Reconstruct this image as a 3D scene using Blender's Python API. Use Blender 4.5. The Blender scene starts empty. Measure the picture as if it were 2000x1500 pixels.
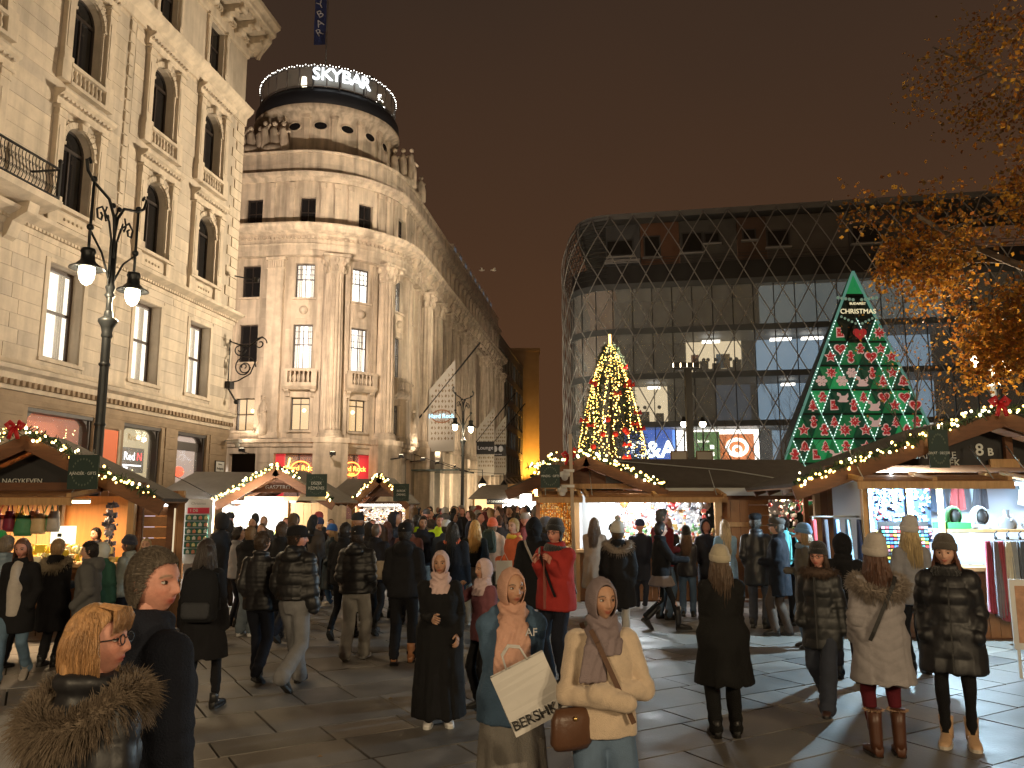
import bpy, bmesh, math, random
import numpy as np
from mathutils import Vector, Matrix
random.seed(7); np.random.seed(7)
RNG = np.random.RandomState(11)
PI = math.pi; R = math.radians
scene = bpy.context.scene
COL = scene.collection

# ------------------------------------------------------------------ camera
CAM_Z = 1.90; FPX = 1560.0; PITCH = math.atan(235/1560.0)
cam_d = bpy.data.cameras.new('camera'); cam = bpy.data.objects.new('camera', cam_d); COL.objects.link(cam)
cam.location = (0, 0, CAM_Z); cam.rotation_euler = (PI/2 + PITCH, 0, 0)
cam_d.sensor_width = 36.0; cam_d.lens = 36.0*FPX/2000.0; cam_d.clip_start = 0.05; cam_d.clip_end = 2000
scene.camera = cam
scene.render.resolution_x = 1024; scene.render.resolution_y = 768

# ------------------------------------------------------------------ world: night sky glowing brown over the city
world = bpy.data.worlds.new('World'); scene.world = world; world.use_nodes = True
nt = world.node_tree; nt.nodes.clear()
wo = nt.nodes.new('ShaderNodeOutputWorld'); wb = nt.nodes.new('ShaderNodeBackground')
tc = nt.nodes.new('ShaderNodeTexCoord'); sp = nt.nodes.new('ShaderNodeSeparateXYZ'); cr = nt.nodes.new('ShaderNodeValToRGB')
nz = nt.nodes.new('ShaderNodeTexNoise'); nz.inputs['Scale'].default_value = 2.2; nz.inputs['Detail'].default_value = 3
mx = nt.nodes.new('ShaderNodeMath'); mx.operation = 'MULTIPLY_ADD'; mx.inputs[1].default_value = 0.30
nt.links.new(tc.outputs['Generated'], sp.inputs[0]); nt.links.new(tc.outputs['Generated'], nz.inputs['Vector'])
nt.links.new(nz.outputs['Fac'], mx.inputs[0]); nt.links.new(sp.outputs['Z'], mx.inputs[2]); nt.links.new(mx.outputs[0], cr.inputs[0])
cr.color_ramp.elements[0].position = 0.02; cr.color_ramp.elements[0].color = (0.070, 0.030, 0.0125, 1)
cr.color_ramp.elements[1].position = 0.80; cr.color_ramp.elements[1].color = (0.026, 0.0160, 0.0108, 1)
nt.links.new(cr.outputs[0], wb.inputs['Color']); wb.inputs['Strength'].default_value = 1.45
nt.links.new(wb.outputs[0], wo.inputs['Surface'])

vs = scene.view_settings; vs.view_transform = 'Standard'; vs.look = 'None'; vs.exposure = 0; vs.gamma = 1; vs.use_curve_mapping = False
cy = scene.cycles
cy.use_denoising = True
try: cy.denoiser = 'OPENIMAGEDENOISE'
except Exception: pass
cy.max_bounces = 5; cy.diffuse_bounces = 3; cy.glossy_bounces = 3; cy.transmission_bounces = 4; cy.transparent_max_bounces = 8
cy.sample_clamp_indirect = 4.0; cy.sample_clamp_direct = 0; cy.caustics_reflective = False; cy.caustics_refractive = False
cy.use_light_tree = True

# ------------------------------------------------------------------ placing helpers (photograph measured in a 2000 x 1500 frame)
def zat(v, Y):            # height of a point seen at row v when it stands Y metres ahead
    return CAM_Z + Y*math.tan(PITCH + math.atan((750-v)/FPX))
def xat(u, Y, z=1.9):     # sideways place of a point seen at column u
    return (u-1000)/FPX*(Y*math.cos(PITCH) + (z-CAM_Z)*math.sin(PITCH))

# ------------------------------------------------------------------ node materials
MATS = {}
def mat(name, color, rough=0.8, metal=0.0, noise=0.0, nscale=8.0, bump=0.0, bscale=60.0, emit=None, estr=0.0, color2=None, sheen=0.0,
        stretch=None, coat=0.0, spec=0.5, objcol=False, alpha=1.0, trans=0.0, vcol=None, detail=4.0, orand=0.0, wpos=False, streak=0.0, rvar=0.0):
    if name in MATS: return MATS[name]
    m = bpy.data.materials.new(name); m.use_nodes = True; MATS[name] = m
    t = m.node_tree; b = t.nodes['Principled BSDF']
    b.inputs['Base Color'].default_value = (*color, 1); b.inputs['Roughness'].default_value = rough; b.inputs['Metallic'].default_value = metal
    b.inputs['Specular IOR Level'].default_value = spec
    if sheen: b.inputs['Sheen Weight'].default_value = sheen; b.inputs['Sheen Roughness'].default_value = 0.5
    if coat: b.inputs['Coat Weight'].default_value = coat
    if alpha < 1: b.inputs['Alpha'].default_value = alpha
    if trans: b.inputs['Transmission Weight'].default_value = trans
    src = None
    if objcol:
        oi = t.nodes.new('ShaderNodeObjectInfo'); src = oi.outputs['Color']
    if vcol:
        at = t.nodes.new('ShaderNodeVertexColor'); at.layer_name = vcol; src = at.outputs['Color']
    tcn = None
    def coords():
        nonlocal tcn
        if tcn is None:
            c = t.nodes.new('ShaderNodeTexCoord'); mp = t.nodes.new('ShaderNodeMapping')
            t.links.new(t.nodes.new('ShaderNodeNewGeometry').outputs['Position'] if wpos else c.outputs['Object'], mp.inputs['Vector'])
            if stretch: mp.inputs['Scale'].default_value = stretch
            tcn = mp.outputs[0]
        return tcn
    if noise or color2:
        n = t.nodes.new('ShaderNodeTexNoise'); n.inputs['Scale'].default_value = nscale; n.inputs['Detail'].default_value = detail; n.inputs['Roughness'].default_value = 0.65
        t.links.new(coords(), n.inputs['Vector'])
        if color2:
            r = t.nodes.new('ShaderNodeValToRGB'); r.color_ramp.elements[0].position = .35; r.color_ramp.elements[1].position = .68
            r.color_ramp.elements[0].color = (*color, 1); r.color_ramp.elements[1].color = (*color2, 1)
            t.links.new(n.outputs['Fac'], r.inputs[0]); src2 = r.outputs[0]
            if src is not None:
                mm = t.nodes.new('ShaderNodeMix'); mm.data_type = 'RGBA'; mm.blend_type = 'MULTIPLY'; mm.inputs[0].default_value = 1
                t.links.new(src, mm.inputs[6]); t.links.new(src2, mm.inputs[7]); src = mm.outputs[2]
            else: src = src2
        if noise:
            hv = t.nodes.new('ShaderNodeHueSaturation')
            ma = t.nodes.new('ShaderNodeMapRange'); ma.inputs['From Min'].default_value = .25; ma.inputs['From Max'].default_value = .75
            ma.inputs['To Min'].default_value = 1-noise; ma.inputs['To Max'].default_value = 1+noise
            t.links.new(n.outputs['Fac'], ma.inputs['Value']); t.links.new(ma.outputs[0], hv.inputs['Value'])
            if src is not None: t.links.new(src, hv.inputs['Color'])
            else: hv.inputs['Color'].default_value = (*color, 1)
            src = hv.outputs['Color']
    for amt, kind in ((orand, 0), (streak, 1)):                # piece to piece tone, rain streaks and soot
        if not amt: continue
        h2 = t.nodes.new('ShaderNodeHueSaturation'); m2 = t.nodes.new('ShaderNodeMapRange'); m2.inputs['To Min'].default_value = 1-amt; m2.inputs['To Max'].default_value = 1+amt*.6
        if kind == 0: t.links.new(t.nodes.new('ShaderNodeObjectInfo').outputs['Random'], m2.inputs['Value'])
        else:
            n3 = t.nodes.new('ShaderNodeTexNoise'); n3.inputs['Scale'].default_value = 1.6; n3.inputs['Detail'].default_value = 7; p3 = t.nodes.new('ShaderNodeMapping'); p3.inputs['Scale'].default_value = (1.5,1.5,.16); t.links.new(t.nodes.new('ShaderNodeNewGeometry').outputs['Position'], p3.inputs[0]); t.links.new(p3.outputs[0], n3.inputs['Vector']); m2.inputs['From Min'].default_value = .38; m2.inputs['From Max'].default_value = .58; t.links.new(n3.outputs['Fac'], m2.inputs['Value'])
        t.links.new(m2.outputs[0], h2.inputs['Value'])
        if src is not None: t.links.new(src, h2.inputs['Color'])
        else: h2.inputs['Color'].default_value = (*color, 1)
        src = h2.outputs['Color']
    if rvar:
        m4 = t.nodes.new('ShaderNodeMapRange'); m4.inputs['From Min'].default_value = .35; m4.inputs['From Max'].default_value = .65; m4.inputs['To Min'].default_value = rough-rvar; m4.inputs['To Max'].default_value = rough+rvar*.7; t.links.new(n.outputs['Fac'], m4.inputs['Value']); t.links.new(m4.outputs[0], b.inputs['Roughness'])
    if src is not None: t.links.new(src, b.inputs['Base Color'])
    if bump:
        n2 = t.nodes.new('ShaderNodeTexNoise'); n2.inputs['Scale'].default_value = bscale; n2.inputs['Detail'].default_value = 3
        t.links.new(coords(), n2.inputs['Vector'])
        bp = t.nodes.new('ShaderNodeBump'); bp.inputs['Strength'].default_value = bump; bp.inputs['Distance'].default_value = 0.02
        t.links.new(n2.outputs['Fac'], bp.inputs['Height']); t.links.new(bp.outputs[0], b.inputs['Normal'])
    if emit:
        b.inputs['Emission Color'].default_value = (*emit, 1); b.inputs['Emission Strength'].default_value = estr
    return m
def glow(name, color, strength, sample=True):
    if name in MATS: return MATS[name]
    m = mat(name, (0.02, 0.02, 0.02), rough=.5, emit=color, estr=strength)
    if not sample: m.cycles.emission_sampling = 'NONE'
    return m
def srgb(*c):
    return tuple(((x/255)/12.92 if x/255 <= .04045 else ((x/255+.055)/1.055)**2.4) for x in c)

# ------------------------------------------------------------------ mesh collecting
class MB:
    def __init__(s): s.v = []; s.f = []; s.m = []; s.sm = []
    def add(s, verts, faces, mi=0, smooth=False):
        o = len(s.v); s.v.extend([tuple(map(float, p)) for p in verts])
        for f in faces: s.f.append(tuple(i+o for i in f)); s.m.append(mi); s.sm.append(smooth)
        return s
    def box(s, x0, x1, y0, y1, z0, z1, mi=0):
        return s.add([(x0,y0,z0),(x1,y0,z0),(x1,y1,z0),(x0,y1,z0),(x0,y0,z1),(x1,y0,z1),(x1,y1,z1),(x0,y1,z1)],
                     [(0,3,2,1),(4,5,6,7),(0,1,5,4),(1,2,6,5),(2,3,7,6),(3,0,4,7)], mi)
    def obox(s, c, ax, ay, az, mi=0):  # box from a centre and three half vectors
        c, ax, ay, az = map(Vector, (c, ax, ay, az)); P = []
        for k in (-1, 1):
            for i, j in ((-1,-1),(1,-1),(1,1),(-1,1)): P.append(c + ax*i + ay*j + az*k)
        return s.add(P, [(0,3,2,1),(4,5,6,7),(0,1,5,4),(1,2,6,5),(2,3,7,6),(3,0,4,7)], mi)
    def bar(s, a, b, w, h, up=(0,0,1), mi=0):   # square bar from a to b
        a, b = Vector(a), Vector(b); d = b-a; L = d.length
        if L < 1e-6: return s
        d /= L; up = Vector(up)
        if abs(d.dot(up)) > .98: up = Vector((0,1,0)) if abs(d.y) < .9 else Vector((1,0,0))
        r = d.cross(up).normalized(); u = r.cross(d)
        return s.obox((a+b)/2, r*(w/2), u*(h/2), d*(L/2), mi)
    def tube(s, pts, rad, n=8, mi=0, cap=True, smooth=True):
        pts = [Vector(p) for p in pts]; k = len(pts)
        if not hasattr(rad, '__len__'): rad = [rad]*k
        V = []; F = []; ref = None
        for i, p in enumerate(pts):
            d = (pts[min(i+1,k-1)] - pts[max(i-1,0)])
            d = d.normalized() if d.length > 1e-9 else Vector((0,0,1))
            if ref is None: ref = Vector((1,0,0)) if abs(d.x) < .8 else Vector((0,1,0))
            a = (ref - d*ref.dot(d)).normalized(); ref = a; b = d.cross(a)
            for j in range(n):
                t = 2*PI*j/n; V.append(p + (a*math.cos(t) + b*math.sin(t))*rad[i])
        for i in range(k-1):
            for j in range(n):
                j2 = (j+1) % n; F.append((i*n+j, i*n+j2, (i+1)*n+j2, (i+1)*n+j))
        if cap: F.append(tuple(range(n-1,-1,-1))); F.append(tuple((k-1)*n+j for j in range(n)))
        return s.add(V, F, mi, smooth)
    def lathe(s, prof, c=(0,0,0), n=16, mi=0, a0=0, a1=2*PI, smooth=True, sx=1, sy=1):
        full = abs(a1-a0-2*PI) < 1e-6; m = n if full else n+1; V = []; F = []
        for r, z in prof:
            for j in range(m):
                t = a0 + (a1-a0)*j/n; V.append((c[0]+r*sx*math.cos(t), c[1]+r*sy*math.sin(t), c[2]+z))
        for i in range(len(prof)-1):
            for j in range(n):
                j2 = (j+1) % m if full else j+1; F.append((i*m+j, i*m+j2, (i+1)*m+j2, (i+1)*m+j))
        return s.add(V, F, mi, smooth)
    def ball(s, c, r, n=8, m=6, mi=0, sx=1, sy=1, sz=1):
        prof = [(max(r*math.sin(PI*i/m), 1e-5), -r*math.cos(PI*i/m)*sz) for i in range(m+1)]
        return s.lathe(prof, c, n, mi, sx=sx, sy=sy)
    def prism(s, poly, y0, y1, mi=0):           # polygon (x, z) extruded along y
        n = len(poly); V = [(x,y0,z) for x,z in poly] + [(x,y1,z) for x,z in poly]
        F = [tuple(range(n)), tuple(range(2*n-1, n-1, -1))] + [(i, i+n, (i+1)%n+n, (i+1)%n) for i in range(n)]
        return s.add(V, F, mi)
    def xform(s, M):
        M = M if isinstance(M, Matrix) else Matrix(M)
        s.v = [tuple(M @ Vector(p)) for p in s.v]; return s
    def mesh(s, name, mats):
        me = bpy.data.meshes.new(name); me.from_pydata(s.v, [], s.f)
        if not isinstance(mats, (list, tuple)): mats = [mats]
        for q in mats: me.materials.append(q)
        me.polygons.foreach_set('material_index', s.m); me.polygons.foreach_set('use_smooth', s.sm); me.update()
        return me
    def build(s, name, mats, parent=None):
        return link(name, s.mesh(name, mats), parent)
def link(name, me, parent=None, loc=None, rz=None):
    o = bpy.data.objects.new(name, me); COL.objects.link(o)
    if parent is not None: o.parent = parent
    if loc is not None: o.location = loc
    if rz is not None: o.rotation_euler = (0, 0, rz)
    return o
def tag(o, label=None, cat=None, group=None, kind=None):
    if label: o['label'] = label
    if cat: o['category'] = cat
    if group: o['group'] = group
    if kind: o['kind'] = kind
    return o
def thing(name, label, cat, loc=(0,0,0), rz=0.0, group=None):
    o = bpy.data.objects.new(name, None); COL.objects.link(o); o.location = loc; o.rotation_euler = (0,0,rz); o.empty_display_size = .2
    return tag(o, label, cat, group)
def copy_tree(o, parent=None):
    c = o.copy(); COL.objects.link(c)
    if parent is not None: c.parent = parent
    for ch in list(o.children): copy_tree(ch, c)
    return c
def lamp(name, kind, loc, power, color, parent=None, radius=.1, aim=None, size=None, angle=None, blend=.6):
    d = bpy.data.lights.new(name, kind); d.energy = power; d.color = color
    if kind in ('POINT', 'SPOT'): d.shadow_soft_size = radius
    if kind == 'SPOT':
        d.spot_size = angle or R(90); d.spot_blend = blend
    if kind == 'AREA':
        d.shape = 'RECTANGLE'; d.size, d.size_y = size
    o = bpy.data.objects.new(name, d); COL.objects.link(o); o.location = loc
    if aim is not None: o.rotation_euler = (Vector(aim) - Vector(loc)).to_track_quat('-Z', 'Y').to_euler()
    if parent is not None: o.parent = parent; o['kind'] = 'helper'
    else: o['kind'] = 'helper'
    return o
_txt = {}
TMP = bpy.data.scenes.new('workshop')   # meshes are evaluated here and then taken over; removed at the end
def text_mesh(s, size, depth=.004, align='CENTER', bold=0.0):
    key = (s, size, depth, align, bold)
    if key in _txt: return _txt[key]
    cu = bpy.data.curves.new('lettering', 'FONT'); cu.body = s; cu.size = size; cu.extrude = depth; cu.align_x = align; cu.align_y = 'CENTER'; cu.offset = bold
    cu.resolution_u = 3
    o = bpy.data.objects.new('tmp_text', cu); TMP.collection.objects.link(o)
    TMP.view_layers[0].update(); dg = TMP.view_layers[0].depsgraph; me = bpy.data.meshes.new_from_object(o.evaluated_get(dg))
    bpy.data.objects.remove(o); _txt[key] = me
    return me
def text(name, s, size, m, parent, loc, rot=(PI/2,0,0), depth=.004, align='CENTER', bold=0.0, sx=1.0):
    me = text_mesh(s, size, depth, align, bold).copy(); me.materials.clear(); me.materials.append(m)
    o = link(name, me, parent, loc); o.rotation_euler = rot; o.scale = (sx, 1, 1)
    return o
# ================================================================== THE SETTING
STONE = mat('limestone', (.53,.455,.365), .85, noise=.20, nscale=.9, detail=8, wpos=True, orand=.08, streak=.16, bump=.25, bscale=25)
STONE_L = mat('limestone_pale', (.59,.50,.39), .85, noise=.14, nscale=2.0, wpos=True, orand=.05, streak=.15, bump=.2, bscale=30)
STONE_T = mat('tower_stone', (.54,.45,.35), .85, noise=.2, nscale=.7, wpos=True, orand=.10, streak=.28, bump=.2, bscale=25)
STONE_T2 = mat('tower_stone_trim', (.56,.465,.36), .85, noise=.2, nscale=1.6, wpos=True, orand=.08, streak=.25, bump=.2, bscale=30)
STONE_B = mat('base_stone_brown', (.34,.25,.165), .85, noise=.22, nscale=2.2, bump=.35, bscale=18)
FRAME_D = mat('dark_window_frame', (.035,.025,.02), .5)
GLASS_D = mat('dark_window_glass', (.012,.012,.013), .08, spec=.6)
GLASS_S = mat('shop_glass', (.9,.92,.95), .02, alpha=.16, spec=.6)
IRON = mat('black_iron', (.018,.017,.017), .45, metal=.3)
ROOFM = mat('dark_roof_metal', (.03,.032,.036), .5)
WARMW = glow('lit_room_white', (1.0,.88,.70), 2.3)
WARMW2 = glow('lit_room_bright', (1.0,.93,.82), 2.7)
WARMA = glow('lit_room_amber', (1.0,.62,.26), 1.0)
CURT = mat('curtain', (.7,.66,.58), .9, noise=.25, nscale=9, stretch=(6,6,.2))

SD = Vector((.133, .991, 0)).normalized()       # along the street, away from the camera
SE = Vector((SD.y, -SD.x, 0))                   # across it, to the right

class Facade:
    """A wall that follows a plan path: s runs along it, z up, o outwards."""
    def __init__(f, pieces): f.p = pieces       # ('line', s0, s1, P, dir) / ('arc', s0, s1, centre, radius, ang0, sign)
    def at(f, s, z, o=0.0):
        for q in f.p:
            if s <= q[2] + 1e-6 or q is f.p[-1]:
                if q[0] == 'line':
                    d = q[4]; n = Vector((d.y, -d.x, 0)); P = q[3] + d*(s-q[1]) + n*o
                    return (P.x, P.y, z)
                c, r, a0 = q[3], q[4], q[5]; a = a0 + (s-q[1])/r
                return (c.x + (r+o)*math.cos(a), c.y + (r+o)*math.sin(a), z)
    def curved(f, s0, s1):
        return any(q[0] == 'arc' and s0 < q[2]-1e-4 and s1 > q[1]+1e-4 for q in f.p)
    def cuts(f, s0, s1, step=.45):
        c = {s0, s1}
        for q in f.p:
            for e in (q[1], q[2]):
                if s0 < e < s1: c.add(e)
            if q[0] == 'arc':
                a, b = max(s0, q[1]), min(s1, q[2])
                if b > a:
                    k = max(1, int((b-a)/step + .5))
                    for i in range(k+1): c.add(a + (b-a)*i/k)
        c = sorted(c); out = [c[0]]
        for x in c[1:]:
            if x-out[-1] > 1e-4: out.append(x)
        return out
    def box(f, mb, s0, s1, z0, z1, o0, o1, mi=0):
        c = f.cuts(s0, s1); V = []; F = []; n = len(c)
        for s in c: V += [f.at(s,z0,o0), f.at(s,z0,o1), f.at(s,z1,o1), f.at(s,z1,o0)]
        for i in range(n-1):
            for j in range(4): F.append((i*4+j, (i+1)*4+j, (i+1)*4+(j+1)%4, i*4+(j+1)%4))
        F.append((3,2,1,0)); F.append(tuple((n-1)*4+j for j in range(4)))
        mb.add(V, F, mi); return mb
    def sweep(f, mb, s0, s1, prof, mi=0, step=.45, closed=True):  # profile of (o, z) swept along
        c = f.cuts(s0, s1, step); V = []; F = []; n = len(c); k = len(prof)
        for s in c: V += [f.at(s, z, o) for o, z in prof]
        for i in range(n-1):
            for j in range(k if closed else k-1): F.append((i*k+j, (i+1)*k+j, (i+1)*k+(j+1)%k, i*k+(j+1)%k))
        if closed: F.append(tuple(range(k-1,-1,-1))); F.append(tuple((n-1)*k+j for j in range(k)))
        mb.add(V, F, mi); return mb
    def poly(f, mb, pts, o0, o1, mi=0):          # polygon (s, z) made into a slab
        n = len(pts); V = [f.at(s,z,o1) for s,z in pts] + [f.at(s,z,o0) for s,z in pts]
        F = [tuple(range(n)), tuple(range(2*n-1,n-1,-1))] + [(i, i+n, (i+1)%n+n, (i+1)%n) for i in range(n)]
        mb.add(V, F, mi); return mb
    def wall(f, mb, s0, s1, z0, z1, ops, thick=.5, mi=0):
        """front sheet with rectangular or arched openings (s0, s1, z0, z1, arched) and their reveals"""
        ss = sorted({s0, s1, *[x for o in ops for x in o[:2] if s0 < x < s1]}); zz = sorted({z0, z1, *[x for o in ops for x in o[2:4] if z0 < x < z1]})
        for a, b in zip(ss, ss[1:]):
            for c, d in zip(zz, zz[1:]):
                m, q = (a+b)/2, (c+d)/2
                if any(o[0] < m < o[1] and o[2] < q < o[3] for o in ops): continue
                cc = f.cuts(a, b)
                for e, g in zip(cc, cc[1:]): mb.add([f.at(e,c), f.at(g,c), f.at(g,d), f.at(e,d)], [(0,1,2,3)], mi)
        for o in ops:
            a, b, c, d = o[:4]; dp = o[5] if len(o) > 5 else thick
            if len(o) > 4 and o[4]:
                r = (b-a)/2; zc = d-r; m = (a+b)/2; A = [(m-r*math.cos(PI*i/12), zc+r*math.sin(PI*i/12)) for i in range(13)]
                left = [(a, zc)] + A[1:7] + [(a, d)]; right = A[6:12] + [(b, zc), (b, d)]
                f.poly(mb, left, -.06, 0, mi); f.poly(mb, right, -.06, 0, mi)
                out = [(a, c)] + [(a, zc)] + A[1:12] + [(b, zc), (b, c)]
            else: out = [(a,c), (a,d), (b,d), (b,c)]
            n = len(out)
            V = [f.at(s,z,0) for s,z in out] + [f.at(s,z,-dp) for s,z in out]
            mb.add(V, [(i, i+n, (i+1)%n+n, (i+1)%n) for i in range(n)], mi)
        return mb
_unit = None
def unit_box():
    global _unit
    if _unit is None: _unit = MB().box(-.5,.5,-.5,.5,-.5,.5)
    return _unit
_blockmesh = {}
def stone_blocks(f, parent, s0, s1, z0, z1, course, length, mats, holes, proud=.022, gap=.022, limit=300, seed=1, name='stone_block', inset=.1):
    """coursed stones, each an object; past the limit they are joined as one part"""
    rng = random.Random(seed); n = int(round((z1-z0)/course)); rest = MB(); cnt = 0
    for i in range(n):
        a, b = z0 + (z1-z0)*i/n, z0 + (z1-z0)*(i+1)/n
        free = [(s0, s1)]
        for h in holes:
            if h[2] < b-.02 and h[3] > a+.02:
                nf = []
                for p, q in free:
                    if h[1] <= p or h[0] >= q: nf.append((p, q)); continue
                    if h[0]-p > .12: nf.append((p, h[0]))
                    if q-h[1] > .12: nf.append((h[1], q))
                free = nf
        for p, q in free:
            k = max(1, int(round((q-p)/length))); e = [p] + [p + (q-p)*(j + (.25 if (i % 2) else -.15) + rng.uniform(-.12,.12))/k for j in range(1, k)] + [q]
            for c, d in zip(e, e[1:]):
                if d-c < .1: continue
                pr = proud + rng.uniform(-.004,.004)
                if f.curved(c, d): 
                    m = MB(); f.box(m, c+gap/2, d-gap/2, a+gap/2, b-gap/2, -inset, pr); o = m.build(name, rng.choice(mats), parent) if cnt < limit else None
                    if o is None: f.box(rest, c+gap/2, d-gap/2, a+gap/2, b-gap/2, -inset, pr)
                elif cnt < limit:
                    M = rng.choice(mats); key = ('blk', M.name)
                    if key not in _blockmesh: _blockmesh[key] = unit_box().mesh(name, M)
                    o = link(name, _blockmesh[key], parent); P = Vector(f.at((c+d)/2, (a+b)/2, (pr-inset)/2)); A = Vector(f.at(d, a)) - Vector(f.at(c, a))
                    o.location = P; o.rotation_euler = (0, 0, math.atan2(A.y, A.x)); o.scale = (d-c-gap, pr+inset, b-a-gap)
                else: f.box(rest, c+gap/2, d-gap/2, a+gap/2, b-gap/2, -inset, pr)
                cnt += 1
    if rest.v: tag(rest.build(name + '_course', mats[0], parent), kind='stuff')
    return cnt
def window(f, parent, s0, s1, z0, z1, o, mullions=1, transoms=(.62,), fw=.07, fm=None, pane=None, arched=False, small=None, name='window', curtain=False, room=None):
    """frame with each pane a child; o is how far the glass lies behind the wall"""
    fm = fm or FRAME_D; pane = pane or GLASS_D; m = MB()
    if arched:
        r = (s1-s0)/2; zc = z1-r; mid = (s0+s1)/2
        for i in range(12):
            a0, a1 = PI*i/12, PI*(i+1)/12; q = []
            for rr, t in ((r,a0),(r,a1),(r-fw,a1),(r-fw,a0)): q.append((mid-rr*math.cos(t), zc+rr*math.sin(t)))
            f.poly(m, q, -o-.08, -o)
        f.box(m, s0, s0+fw, z0, zc, -o-.08, -o); f.box(m, s1-fw, s1, z0, zc, -o-.08, -o); f.box(m, s0+fw, s1-fw, z0, z0+fw, -o-.08, -o)
        f.box(m, s0+fw, s1-fw, zc-fw*.7, zc+fw*.7, -o-.085, -o+.02)
        f.box(m, mid-fw*.45, mid+fw*.45, z0+fw, zc, -o-.075, -o+.005); zs = [z0+fw, zc]
    else:
        f.box(m, s0, s0+fw, z0, z1, -o-.08, -o); f.box(m, s1-fw, s1, z0, z1, -o-.08, -o)
        f.box(m, s0+fw, s1-fw, z0, z0+fw, -o-.08, -o); f.box(m, s0+fw, s1-fw, z1-fw, z1, -o-.08, -o)
        zs = [z0+fw] + [z0+(z1-z0)*t for t in transoms] + [z1-fw]
        for t in zs[1:-1]: f.box(m, s0+fw, s1-fw, t-fw*.45, t+fw*.45, -o-.085, -o+.012)
        for k in range(mullions):
            x = s0 + (s1-s0)*(k+1)/(mullions+1); f.box(m, x-fw*.4, x+fw*.4, z0+fw, z1-fw, -o-.07, -o+.005)
        if small:                                # fine glazing bars in the top lights
            nx, nz, t0 = small; za = z0 + (z1-z0)*t0
            for k in range(1, nx): x = s0 + (s1-s0)*k/nx; f.box(m, x-.012, x+.012, za, z1-fw, -o-.06, -o-.01)
            for k in range(1, nz): z = za + (z1-za)*k/nz; f.box(m, s0+fw, s1-fw, z-.012, z+.012, -o-.06, -o-.01)
    w = m.build(name, fm, parent)
    cols = [s0+fw] + [s0+(s1-s0)*(k+1)/(mullions+1) for k in range(mullions)] + [s1-fw]
    if arched:
        cols = [s0+fw, (s0+s1)/2, s1-fw]
        m = MB(); A = [(mid-(r-fw)*math.cos(PI*i/12), zc+(r-fw)*math.sin(PI*i/12)) for i in range(13)]; f.poly(m, A, -o-.05, -o-.04); m.build('pane', pane, w)
    for a, b in zip(cols, cols[1:]):
        for c, d in zip(zs, zs[1:]):
            m = MB(); f.box(m, a+.004, b-.004, c+.004, d-.004, -o-.05, -o-.04); m.build('pane', pane, w)
    if room is not None:                         # a shallow lit room behind clear glass
        m = MB(); f.box(m, s0-.2, s1+1.9, z0-.1, z1+.15, -o-.85, -o-.8); m.build('room_wall', room, w)
        if curtain:
            m = MB(); w0 = (s1-s0)*.2
            for a, b in ((s0, s0+w0), (s1-w0, s1)):
                for i in range(6):
                    x = a + (b-a)*i/6; f.box(m, x, x+(b-a)/6*.8, z0, z1, -o-.3-.05*(i%2), -o-.26-.05*(i%2))
            m.build('curtain', CURT, w)
    return w

# ------------------------------------------------------------------ ground and paving
GR = mat('ground_bed', (.05,.048,.044), .9, noise=.2, nscale=3)
m = MB(); m.add([(-400,-60,0),(400,-60,0),(400,700,0),(-400,700,0)], [(0,1,2,3)]); g = m.build('ground', GR); tag(g, kind='structure')
PAV = [mat('paving_stone_%d' % i, c, (.55,.6,.56,.62,.52)[i], noise=.42, nscale=1.7, detail=10, wpos=True, orand=.16, rvar=.16, bump=.15, bscale=50) for i, c in enumerate(((.185,.172,.155),(.215,.197,.175),(.16,.15,.138),(.245,.222,.195),(.13,.123,.117)))]
pav = bpy.data.objects.new('pavement', None); COL.objects.link(pav); tag(pav, kind='structure')
def paving():
    rng = random.Random(5); pr = Vector((.86,.51,0)).normalized(); qr = Vector((-pr.y, pr.x, 0)); slabs = []
    q = -14.0
    while q < 34:
        h = rng.choice((.45,.6,.6,.8)); p = -16.0 + rng.uniform(0,.8)
        while p < 34:
            w = rng.choice((.5,.7,.9,1.2,1.2)); c = pr*(p+w/2) + qr*(q+h/2)
            if -18 < c.x < 18 and -1.5 < c.y < 34: slabs.append((c, w, h))
            p += w
        q += h
    def vis(c): return c.y > 2.2 and abs(c.x) < .66*c.y + .5
    slabs.sort(key=lambda t: (0 if vis(t[0]) else 1, t[0].length))
    meshes = [unit_box().mesh('paving_slab', M) for M in PAV]; rest = [MB() for _ in PAV]
    for i, (c, w, h) in enumerate(slabs):
        k = rng.choices(range(5), (5,4,4,2,1))[0]; top = .03 + rng.uniform(-.0015,.0015); tilt = rng.uniform(-.002,.002)
        if i < 300:
            o = link('paving_slab', meshes[k], pav); o.location = (c.x, c.y, top/2-.02); o.rotation_euler = (tilt, rng.uniform(-.002,.002), math.atan2(pr.y, pr.x)); o.scale = (w-.02, h-.02, top+.04)
        else: rest[k].obox((c.x, c.y, top/2-.02), pr*((w-.02)/2), qr*((h-.02)/2), (0,0,top/2+.02))
    for k, r in enumerate(rest): tag(r.build('paving_slab_field', PAV[k], pav), kind='stuff')
paving()
m = MB(); m.box(-60,60,34,220,-.05,.026); tag(m.build('road', mat('far_paving', (.15,.135,.115), .6, noise=.2, nscale=2)), kind='structure')

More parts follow.
